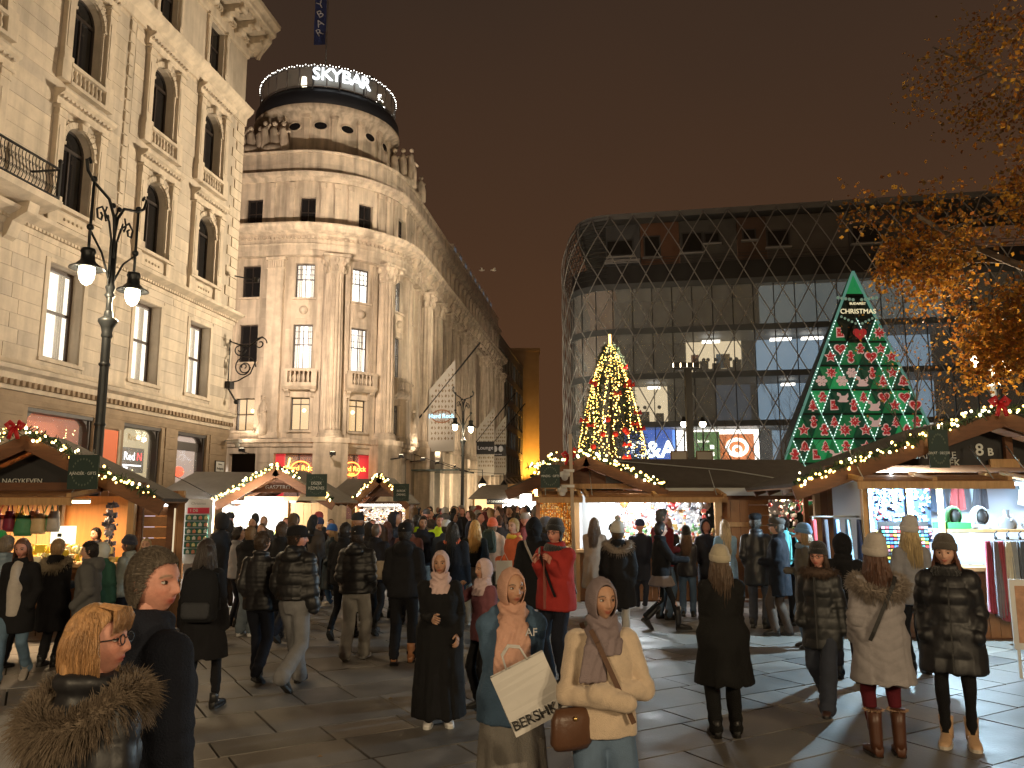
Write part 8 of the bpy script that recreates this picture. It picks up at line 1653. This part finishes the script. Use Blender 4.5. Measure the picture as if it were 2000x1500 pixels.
P('person', 'person with dark hair left of the capped puffer man', at(676,11.6), -1020, 165, dict(col=(.012,.012,.014), bulk=.04, hem=.82), (BLK,'slim'), hair=('short',(.02,.015,.012)), legs=('walk',.9,-1))
P('person', 'hooded person beside the bald man', at(722,13.4), -1020, 175, dict(col=(.02,.018,.02), bulk=.04, hem=.8), (BLK,'slim'), hood=(.03,.025,.022))
P('person', 'woman with auburn hair in the crowd behind the bald man', at(757,13.8), -1018, 170, dict(col=(.10,.05,.04), bulk=.035, hem=.75), (BLK,'slim'), hair=('long',(.14,.05,.03)), female=True)
# the lane
P('person', 'man with long black hair and an orange-collared dark jacket, back turned', at(884,11.6), -1018, 176, dict(col=(.012,.014,.02), bulk=.045, hem=.60), (NAVY,'straight'), hair=('long',(.010,.009,.009)), arms=('down','pocket'), scarf=(.75,.12,.03))
P('person', 'woman with long golden hair, black jacket and pale trousers, back turned', at(928,13.0), -1015, 176, dict(col=(.010,.012,.012), bulk=.03, hem=.90), ((.36,.35,.31),'wide'), shoes=((.6,.58,.55),'shoe'), hair=('long',(.55,.32,.10)), female=True)
P('person', 'person in an orange beanie and peach jacket with a green backpack', at(962,14.2), -1010, 170, dict(col=(.62,.36,.22), bulk=.045, hem=.80, hoodback=True), ((.22,.20,.16),'straight'), hat=('beanie',(.80,.14,.05)), hair=('short',(.2,.12,.06)))
backpack('small olive backpack on the peach jacket', (xat(955,13.98),13.96), 1.08, 170-180, (.07,.085,.06), .26, .40, .14)
P('person', 'woman in an orange jacket, yellow scarf and light jeans holding a white bag', at(1004,12.6), -1012, -60, dict(col=(.55,.13,.06), bulk=.035, hem=.84), ((.32,.45,.58),'straight','denim'), hair=('short',(.5,.32,.12)), scarf=(.72,.50,.04), arms=('hold','pocket'), skin='fair', female=True, detail=1, head=20)
P('person', 'man in a black hooded coat with a bag strap, next to the red jacket', at(1043,10.9), -1010, 165, dict(col=(.010,.010,.012), bulk=.045, hem=.55), ((.04,.06,.10),'straight','denim'), hood=(.010,.010,.012), strap=((.3,.26,.22),-1), arms=('pocket','pocket'))
P('person', 'man with a grey beanie bending at the amber stall', at(1066,12.2), -1008, 110, dict(col=(.03,.03,.04), bulk=.04, hem=.8), (NAVY,'straight'), hat=('beanie',(.10,.10,.12)), hair=('short',(.05,.04,.03)), detail=1, skin='rosy')
P('person', 'man in a yellow high-visibility jacket in the lane', at(860,15.4), -1005, 10, dict(col=(.55,.72,.03), bulk=.045, hem=.84), (NAVY,'straight'), hair=('short',(.1,.07,.05)), skin='rosy', detail=1)
P('person', 'man in a black jacket over a high-visibility vest with grey trousers', at(826,14.6), -1008, 20, dict(col=(.02,.02,.024), bulk=.04, hem=.84), ((.3,.3,.28),'straight'), hair=('short',(.04,.03,.02)), skin='tan', detail=1)
P('person', 'person in a lime high-visibility jacket, back turned', at(814,15.0), -1005, 175, dict(col=(.50,.75,.02), bulk=.04, hem=.84), (NAVY,'straight'), hair=('short',(.05,.04,.03)))
P('person', 'person with a white cap between the high-visibility jackets', at(872,13.8), -1012, 175, dict(col=(.03,.04,.06), bulk=.045, hem=.84), (NAVY,'straight'), hat=('cap',(.6,.6,.58)), hair=('short',(.05,.04,.03)))
P('person', 'person in a taupe jacket deeper in the lane', at(984,18.0), -1003, 175, dict(col=(.22,.18,.15), bulk=.04, hem=.8), (NAVY,'straight'), hair=('short',(.2,.13,.08)))
P('person', 'boy with dark hair left of the lane', at(800,13.0), -1015, 172, dict(col=(.16,.07,.06), bulk=.035, hem=.84), (NAVY,'straight'), hair=('short',(.05,.03,.02)))
P('person', 'visitor in a dark cap among the long stall shelves', at(1548,15.2), -1040, 0, dict(col=(.05,.04,.05), bulk=.035, hem=.8), (NAVY,'straight'), hair=('short',(.12,.08,.05)), skin='rosy', detail=1)
run_jobs()
# things in hands
def carrier_bag():
    t = thing('shopping_bag', 'large white paper bag lettered BERSHKA carried by the blue hoodie', 'shopping bag', (xat(1056,4.32),4.32,.80), R(4)); t.rotation_euler = (0, R(-25), R(4)); W_, H_ = .30, .31; PB = mat('paper_white', (.52,.50,.47), .6, noise=.06, nscale=4, bump=.25, bscale=6); m = MB(); n = 8; V = []
    for i in range(n+1):
        f = i/n; z = H_*f; d = .055*(1-.6*f); 
        for x, y in ((-W_/2,-d),(W_/2,-d),(W_/2+.004*math.sin(f*7),0),(W_/2,d),(-W_/2,d),(-W_/2-.006*math.sin(f*5),0)): V.append((x, y+.008*math.sin(f*6+x*9), z))
    m.add(V, [(i*6+j, i*6+(j+1)%6, (i+1)*6+(j+1)%6, (i+1)*6+j) for i in range(n) for j in range(6)] + [(5,4,3,2,1,0)]); m.build('bag_body', PB, t)
    m = MB()
    for y in (-.02,.03): m.tube([(-.06,y,H_),(-.05,y,H_+.07),(0,y,H_+.10),(.05,y,H_+.07),(.06,y,H_)], .006, 5)
    m.build('handle', PB, t); text('lettering', 'BERSHKA', .070, BLKL, t, (0,-.066,.05), depth=.0008, bold=.0006)
text('lettering', 'AF', .06, cloth((.5,.5,.5)), HB, (.102,-.160,1.165), depth=.006)
BLKL = mat('print_black', (.012,.012,.012), .6)
carrier_bag()
t = thing('handbag', 'small brown leather handbag at the hip of the cream sweater', 'handbag', (xat(1110,4.15),4.12,.84), R(25)); m = MB(); loft(m, [((0,0,-.12),(.09,0,0),(0,.03,0)), ((0,0,-.09),(.11,0,0),(0,.045,0)), ((0,0,.02),(.105,0,0),(0,.04,0)), ((0,0,.07),(.085,0,0),(0,.022,0))], 18, power=.7); m.build('pouch', cloth((.09,.04,.02),'leather'), t); m = MB(); m.ball((.0,-.045,.03), .012); m.build('clasp', mat('brass', (.7,.5,.2), .3, metal=1), t)
t = thing('paper_bag', 'white paper bag hanging from the orange jacket woman', 'shopping bag', (xat(985,12.3),12.3,.72), 0); m = MB(); m.add([(-.13,-.05,0),(.13,-.05,0),(.13,.05,0),(-.13,.05,0),(-.12,-.03,.34),(.12,-.03,.34),(.12,.03,.34),(-.12,.03,.34)], [(0,3,2,1),(0,1,5,4),(1,2,6,5),(2,3,7,6),(3,0,4,7)]); m.build('bag_body', mat('paper_plain', (.7,.68,.64), .7), t); m = MB(); m.tube([(-.06,0,.34),(0,0,.46),(.06,0,.34)], .006, 5); m.build('handle', mat('paper_plain', (.7,.68,.64), .7), t)
t = thing('shoulder_bag', 'beige shoulder bag behind the white sneaker man', 'handbag', (xat(752,11.7),11.7,1.0), 0); m = MB(); loft(m, [((0,0,-.16),(.10,0,0),(0,.05,0)), ((0,0,-.1),(.15,0,0),(0,.07,0)), ((0,0,.04),(.13,0,0),(0,.05,0)), ((.0,0,.1),(.09,0,0),(0,.02,0))], 16); m.build('pouch', cloth((.3,.25,.19)), t)
# ------------------------------------------------------------------ the crowd deep in the lane: low bodies, copied
def crowd():
    protos = []
    CM = mat('crowd_coat', (1,1,1), .85, objcol=True, noise=.2, nscale=8); 
    for k, (hat_, sw) in enumerate(((0,1.0),(1,1.05),(2,.92),(3,.95))):
        b = MB(); loft(b, [zring(.55,.2*sw,.16), zring(.85,.2*sw,.15), zring(1.15,.19*sw,.14), zring(1.35,.2*sw,.13), zring(1.45,.12,.09), zring(1.5,.06,.06)], 14)
        for sg in (-1,1): limb(b, [(sg*.18*sw,0,1.38),(sg*.24*sw,.02,1.12),(sg*.2*sw,-.12,.95)], [.075,.06,.05], 8); limb(b, [(sg*.09,0,.75),(sg*.1,-.02*sg,.4),(sg*.1,.06*sg,.06)], [.09,.07,.06], 8); b.ball((sg*.1,.06*sg-.05,.05), .055, 8, 6, sy=1.9, sz=.9)
        protos.append(('coat', b)); 
    rng = random.Random(31); spots = []
    tries = 0
    while len(spots) < 92 and tries < 4000:
        tries += 1; D = rng.choice((rng.uniform(16.5,24), rng.uniform(20,34), rng.uniform(26,58))); u = rng.uniform(805,1055) if D > 20 else rng.uniform(812,1035)
        x = xat(u, D)
        if any((x-a)**2+(D-b)**2 < .36 for a, b in spots): continue
        spots.append((x, D))
    for u0, u1, d0, d1, n in ((430,805,12.8,18.6,30), (1185,1400,14.4,15.2,5)):
        k = 0
        while k < n:
            D = rng.uniform(d0,d1); x = xat(rng.uniform(u0,u1), D)
            if any((x-a)**2+(D-b)**2 < .3 for a, b in spots): n -= .2; continue
            spots.append((x, D)); k += 1
    meshes = {}
    def done_for(k):
        def dn(me, co, no):
            me.vertices.foreach_set('co', (co + no*wob(co,k,14,.012)[:,None]).ravel()); me.materials.clear(); me.materials.append(CM); me.polygons.foreach_set('use_smooth', [True]*len(me.polygons)); me.update(); meshes[k] = me
        return dn
    for k, (n_, b) in enumerate(protos): job(b, .035, 2, done_for(k))
    run_jobs()
    hmesh = []; hairs = []
    for tone in ('fair','rosy','tan'):
        v, f, c = head_mesh(SKINT[tone], detail=0); me = bpy.data.meshes.new('person'); me.from_pydata((v+np.array([0,-.01,1.62])).tolist(), [], f); 
        m = MB(); m.tube([(0,0,1.42),(0,0,1.56)], .05, 8); me2 = bpy.data.meshes.new('person'); k = len(v); me2.from_pydata((v+np.array([0,-.01,1.62])).tolist()+m.v, [], f+[tuple(i+k for i in q) for q in m.f]); me2.materials.append(SKIN); at_ = me2.color_attributes.new('Col','FLOAT_COLOR','POINT'); cc = np.concatenate([np.concatenate([c,np.tile(SKINT[tone],(len(m.v),1))]), np.ones((k+len(m.v),1))],1); at_.data.foreach_set('color', cc.ravel()); me2.polygons.foreach_set('use_smooth', [True]*len(me2.polygons)); hmesh.append(me2); bpy.data.meshes.remove(me)
    for k in range(4):
        m = MB()
        if k == 0: shell(m, (.086,.11,.131), opening(62,101,128), (0,-.006,1.624), 20, 8, .01)
        elif k == 1: m.lathe([(.098,.02),(.102,.06),(.09,.11),(.06,.155),(.001,.17)], (0,-.005,1.62), 16, sy=1.2)
        elif k == 2:
            shell(m, (.09,.114,.135), opening(60,88,110), (0,-.004,1.622), 20, 8, .01); limb(m, [(0,.07,1.6),(0,.1,1.45),(0,.12,1.25)], [.085,.085,.05], 8)
        else: shell(m, (.118,.142,.160), opening(58,66,72), (0,.012,1.626), 20, 8, .02)
        hairs.append(m.mesh('hair' if k in (0,2) else ('beanie' if k == 1 else 'hood'), CM))
    coats = [(.012,.012,.014),(.02,.02,.026),(.03,.025,.022),(.015,.018,.03),(.06,.05,.045),(.10,.085,.07),(.18,.15,.12),(.12,.02,.02),(.03,.05,.08),(.2,.2,.2)]; hc = [(.02,.014,.012),(.05,.03,.02),(.10,.06,.03),(.3,.19,.09),(.012,.012,.014)]; hatc = [(.02,.02,.024),(.1,.1,.11),(.3,.05,.05),(.35,.33,.3),(.03,.04,.1)]
    for i, (x, D) in enumerate(spots):
        k = rng.randrange(4); o = link('person', hmesh[rng.randrange(3)], None, (x,D,.03 if D < 34 else .026)); rz = rng.choice((0,180,180,170,10,90,-90))+rng.uniform(-25,25); o.rotation_euler = (0,0,R(rz)); s = rng.uniform(.92,1.05)*(1 if i < 92 else .94); o.scale = (s,s,s); c_ = rng.choice(coats if i < 92 else coats[:5])
        tag(o, *(('person in winter clothes within the dense far crowd of the lane', 'person', 'far crowd in the lane') if i < 92 else ('dim figure in winter clothes in the press before the stalls', 'person', 'visitors pressing toward the stalls')))
        c = link('coat', meshes[k], o); c.color = (*c_,1); hh = link(hairs[k].name.split('.')[0], hairs[k], o); hh.color = (*(rng.choice(hatc) if k == 1 else c_ if k == 3 else rng.choice(hc)),1)
    # a second knot of people seen through the gap at the right
    sp2 = []
    while len(sp2) < 16:
        D = rng.uniform(19,27); u = rng.uniform(1585,1690); x = xat(u,D)
        if any((x-a)**2+(D-b)**2 < .3 for a, b in sp2): continue
        sp2.append((x,D)); k = rng.randrange(4); o = link('person', hmesh[rng.randrange(3)], None, (x,D,.03)); o.rotation_euler = (0,0,rng.uniform(0,6.3)); s = rng.uniform(.92,1.05); o.scale = (s,s,s); c_ = rng.choice(coats[:6]); tag(o, 'dim figure in the crowd seen between the right stalls', 'person', 'crowd behind the right stalls'); c = link('coat', meshes[k], o); c.color = (*c_,1); hh = link(hairs[k].name.split('.')[0], hairs[k], o); hh.color = (*rng.choice(hc),1)
crowd()
# ================================================================== TREES
def branch_tree(seed, h, r0, levels, spread=.6, first=.35, up=.25, kids=(4,6), lean=(0,0,0), length=.62):
    """tapered trunk with limbs; returns the tubes and the twig tips"""
    rng = random.Random(seed); segs = []; tips = []
    def grow(p, d, L, r, lv):
        n = 5; pts = [p]; q = Vector(p); dd = Vector(d)
        for i in range(n):
            dd = (dd + Vector((rng.gauss(0,.10),rng.gauss(0,.10),rng.gauss(0,.07)+ (up*.12 if lv else 0)))).normalized(); q = q + dd*L/n; pts.append(q.copy())
        segs.append((pts, [r*(1-.72*i/n) for i in range(n+1)], lv))
        if lv >= levels: tips.extend(pts[1:]); return
        k = rng.randrange(*kids) + (2 if lv == 0 else 0)
        for j in range(k):
            f = first + (1-first)*(j+rng.random())/k if lv == 0 else .25+.75*(j+rng.random())/k; i = min(n-1, int(f*n)); a = pts[i].lerp(pts[i+1], f*n-i); ax = (pts[i+1]-pts[i]).normalized()
            s = Vector((rng.gauss(0,1),rng.gauss(0,1),rng.gauss(0,.5))); s = (s-ax*s.dot(ax)).normalized(); nd = (ax*(1-spread)+s*spread+Vector((0,0,up*.4))).normalized(); grow(a, nd, L*length*rng.uniform(.75,1.15)*(1.15-.4*f if lv == 0 else 1), r*(1-.72*f)*.62, lv+1)
        tips.append(pts[-1])
    grow(Vector((0,0,0)), Vector(lean)+Vector((0,0,1)), h, r0, 0); return segs, tips
BARK = mat('plane_bark', (.16,.125,.095), .9, noise=.35, nscale=7, bump=.4, bscale=20); BARKD = mat('dark_bark', (.035,.026,.022), .9)
def make_tree(name, label, loc, seed, h, r0, levels, leaves=0, leafmats=None, ls=.07, group=None, bark=BARK, n_sides=(10,7,5,4,3), jitter=.35, keep=None, **kw):
    t = thing(name, label, 'tree', loc, 0, group); segs, tips = branch_tree(seed, h, r0, levels, **kw); tr = MB(); br = MB()
    for pts, rad, lv in segs: (tr if lv == 0 else br).tube(pts, [max(.004,q) for q in rad], n_sides[min(lv,4)], cap=lv < 2)
    tr.build('trunk', bark, t); tag(br.build('limbs', bark, t), kind='stuff')
    if leaves:
        rng = np.random.RandomState(seed); T = np.array([tuple(p) for p in tips]); c = T[rng.randint(0,len(T),leaves)] + rng.normal(0,jitter,(leaves,3))
        if keep is not None: c = c[keep(c)]; leaves = len(c)
        a = rng.normal(0,1,(leaves,3)); a /= np.linalg.norm(a,axis=1)[:,None]; b = rng.normal(0,1,(leaves,3)); b -= a*(a*b).sum(1)[:,None]; b /= np.linalg.norm(b,axis=1)[:,None]; s = rng.uniform(.55,1.3,leaves)[:,None]*ls; nn = np.cross(a,b)
        V = np.stack([c-a*s, c-a*s*.15+b*s*.75+nn*s*.2, c+a*s*.9, c-a*s*.15-b*s*.75+nn*s*.2], 1).reshape(-1,3); me = bpy.data.meshes.new('foliage'); me.from_pydata(V.tolist(), [], (np.arange(leaves*4).reshape(-1,4)).tolist())
        for q in leafmats: me.materials.append(q)
        me.polygons.foreach_set('material_index', rng.randint(0,len(leafmats),leaves)); o = link('crown', me, t); tag(o, kind='stuff')
    return t
def leafmat(name, c):
    m = mat(name, c, .6, spec=.3); b = m.node_tree.nodes['Principled BSDF']; t = m.node_tree; tr = t.nodes.new('ShaderNodeBsdfTranslucent'); tr.inputs[0].default_value = (c[0]*1.6,c[1]*1.4,c[2],1); mx = t.nodes.new('ShaderNodeMixShader'); mx.inputs[0].default_value = .45; t.links.new(b.outputs[0], mx.inputs[1]); t.links.new(tr.outputs[0], mx.inputs[2]); t.links.new(mx.outputs[0], t.nodes['Material Output'].inputs[0]); return m
AUT = [leafmat('autumn_leaf_%d' % i, c) for i, c in enumerate(((.30,.13,.03),(.38,.19,.035),(.20,.085,.03),(.42,.25,.05),(.16,.10,.035)))]
make_tree('plane_tree', 'big autumn plane tree with orange-brown leaves over the right stall', (14.9,17.2,0), 21, 16.0, .32, 4, 130000, AUT, .062, keep=lambda c: (np.random.RandomState(1).rand(len(c)) < np.clip(1.5-(c[:,2]-3)/4.8,.07,1)) & (c[:,0] > np.where(c[:,2] < 8.5,-5.9,-7.6)) & (c[:,2] > 3.3), first=.13, up=-.02, kids=(4,6), spread=.74, lean=(-.03,-.06,0), length=.40, jitter=.34)
make_tree('young_tree', 'slim bare tree in front of the green light tree, right side', (xat(1785,27),27,0), 4, 7.0, .07, 3, 500, AUT, .05, bark=BARKD, first=.3, spread=.42, up=.5, kids=(4,6), length=.5)
make_tree('young_tree', 'slim bare tree at the left foot of the green light tree', (xat(1532,30),30,0), 9, 5.2, .06, 3, 0, AUT, .05, bark=BARKD, first=.3, spread=.5, up=.5, kids=(4,6), length=.5)
make_tree('young_tree', 'small bare tree between the black mast and the light tree', (xat(1480,36),36,0), 12, 4.6, .05, 3, 0, AUT, .05, bark=BARKD, first=.35, spread=.5, up=.4, kids=(4,6), length=.5)
# lit fir behind the stalls
def lit_fir():
    Y = 40.0; x = xat(1194,Y,6); H = zat(672,Y); rng = np.random.RandomState(3); t = thing('fir_tree', 'tall decorated fir wound in golden lights with red bows', 'christmas tree', (x,Y,0)); m = MB(); m.tube([(0,0,0),(0,0,H)], [.2,.02], 8); m.build('trunk', BARKD, t)
    def rad(z): f = 1-z/H; return 2.45*(f**.60)*(1-.25*(z < 1.0))
    n = 15000; z = H*rng.uniform(.06,1,n)**1.0; a = rng.uniform(0,2*PI,n); r = np.array([rad(q) for q in z])*np.sqrt(rng.uniform(.25,1.12,n)); c = np.stack([r*np.cos(a), r*np.sin(a), z-.18*r],1); d = np.stack([np.cos(a),np.sin(a),rng.normal(-.25,.35,n)],1); d /= np.linalg.norm(d,axis=1)[:,None]; w = np.cross(d, rng.normal(0,1,(n,3))); w /= np.linalg.norm(w,axis=1)[:,None]; L = rng.uniform(.1,.3,n)[:,None]; wd = .022
    V = np.stack([c-w*wd, c+w*wd, c+d*L+w*wd*.3, c+d*L-w*wd*.3],1).reshape(-1,3); me = bpy.data.meshes.new('needles'); me.from_pydata(V.tolist(), [], np.arange(n*4).reshape(-1,4).tolist()); me.materials.append(mat('fir_green', (.022,.04,.02), .7)); tag(link('needles', me, t), kind='stuff')
    rg = random.Random(5); bl = MB()
    for s in range(17):                                    # strings of lights running down
        a = 2*PI*s/17+.1
        for k in range(70):
            zz = H*(1-.93*(k+rg.random())/70); q = rad(zz)*1.03; aa = a+rg.gauss(0,.03)+.25*math.sin(zz*.8+s); bl.ball((q*math.cos(aa), q*math.sin(aa), zz-.15*q), .024*rg.uniform(.7,1.35), 5, 4, mi=0 if zz > 1.8 or rg.random() < .5 else 1)
    for k in range(650):
        zz = rg.uniform(1,3.6) if k < 230 else rg.uniform(1,H*.95); aa = rg.uniform(0,2*PI); q = rad(zz)*1.02; bl.ball((q*math.cos(aa), q*math.sin(aa), zz-.2), .023, 5, 4, mi=1 if k < 230 else 0)
    tag(bl.build('light_strings', [glow('fir_bulb', (1,.60,.13), 14, False), glow('fir_bulb_white', (.95,.97,1), 11, False)], t), kind='stuff')
    m = MB(); m.box(-.06,.06,-.06,.06,H-.1,H+.5); m.build('gold_top', glow('fir_top', (1,.58,.16), 4), t)
    for k in range(34):
        zz = rg.uniform(.9,H*.9); aa = rg.uniform(PI,2*PI); q = rad(zz)*1.06; P = (q*math.cos(aa), q*math.sin(aa), zz-.1); m = MB()
        if k % 2: m.ball(P, .14, 10, 8)
        else:
            for sg in (-1,1): m.tube([P, (P[0]+sg*.16,P[1]-.05,P[2]+.12), (P[0]+sg*.2,P[1]-.05,P[2]-.02), P], [.03,.07,.07,.03], 6)
        m.build('red_bauble' if k % 2 else 'red_bow', mat('bauble_red', (.6,.02,.02), .3), t)
    lamp('fir_glow', 'POINT', (0,-2.6,3.6), 260, (1,.66,.22), t, .5)
lit_fir()
# a heap of fallen leaves on the paving
def leaf_litter():
    rng = random.Random(2); Y = 6.05; t = thing('fallen_leaves', 'small heap of dry curled leaves on the paving', 'leaves', (xat(900,5.55),5.55,.03)); t['kind'] = 'thing'
    for i in range(7):
        m = MB(); cx_, cy_ = rng.uniform(-.09,.09), rng.uniform(-.05,.05); a = rng.uniform(0,6); s = .045; V = []
        for k, (u, v, w) in enumerate(((0,-1,0),(.6,-.3,.35),(.35,.1,.15),(.8,.4,.5),(.2,.5,.2),(0,1,.5),(-.2,.5,.2),(-.8,.4,.5),(-.35,.1,.15),(-.6,-.3,.35))): V.append((cx_+s*(u*math.cos(a)-v*math.sin(a)), cy_+s*(u*math.sin(a)+v*math.cos(a)), .006+s*w+.004*i))
        m.add(V, [tuple(range(10))]); m.build('leaf', mat('dry_leaf', (.26,.17,.08), .7), t)
    sc = [(xat(u,y),y) for u, y in ((1690,7.2),(640,6.3),(1350,5.2),(770,8.1),(1530,6.0))]
    for i, (x, y) in enumerate(sc):
        m = MB(); m.add([(x-.02,y,.036),(x,y-.015,.045),(x+.03,y+.005,.04),(x,y+.02,.05)], [(0,1,2,3)]); tag(m.build('fallen_leaf', mat('dry_leaf', (.26,.17,.08), .7)), 'single dry leaf lying on the paving slabs', 'leaf', 'scattered leaves')
leaf_litter()
for i, u in enumerate((941, 964)):
    t = thing('gull', ('left' if i == 0 else 'right') + ' of two pale gulls gliding in the night sky', 'bird', (xat(u,40,14),40,zat(528,40)), .4*i, 'gulls in the sky'); m = MB(); m.tube([(-.16,0,.01),(-.08,0,0),(.06,0,0),(.14,0,.02)], [.01,.035,.035,.015], 8); m.build('body', mat('gull_white', (.75,.74,.72), .8), t)
    for sg in (-1,1): m = MB(); m.add([(-.05,0,.01),(.05,0,.01),(.04,sg*.16,.09),(-.03,sg*.16,.09),(-.06,sg*.34,.05)], [(0,1,2,3),(3,2,4)]); m.build('wing', mat('gull_white', (.75,.74,.72), .8), t)
bpy.data.scenes.remove(TMP)
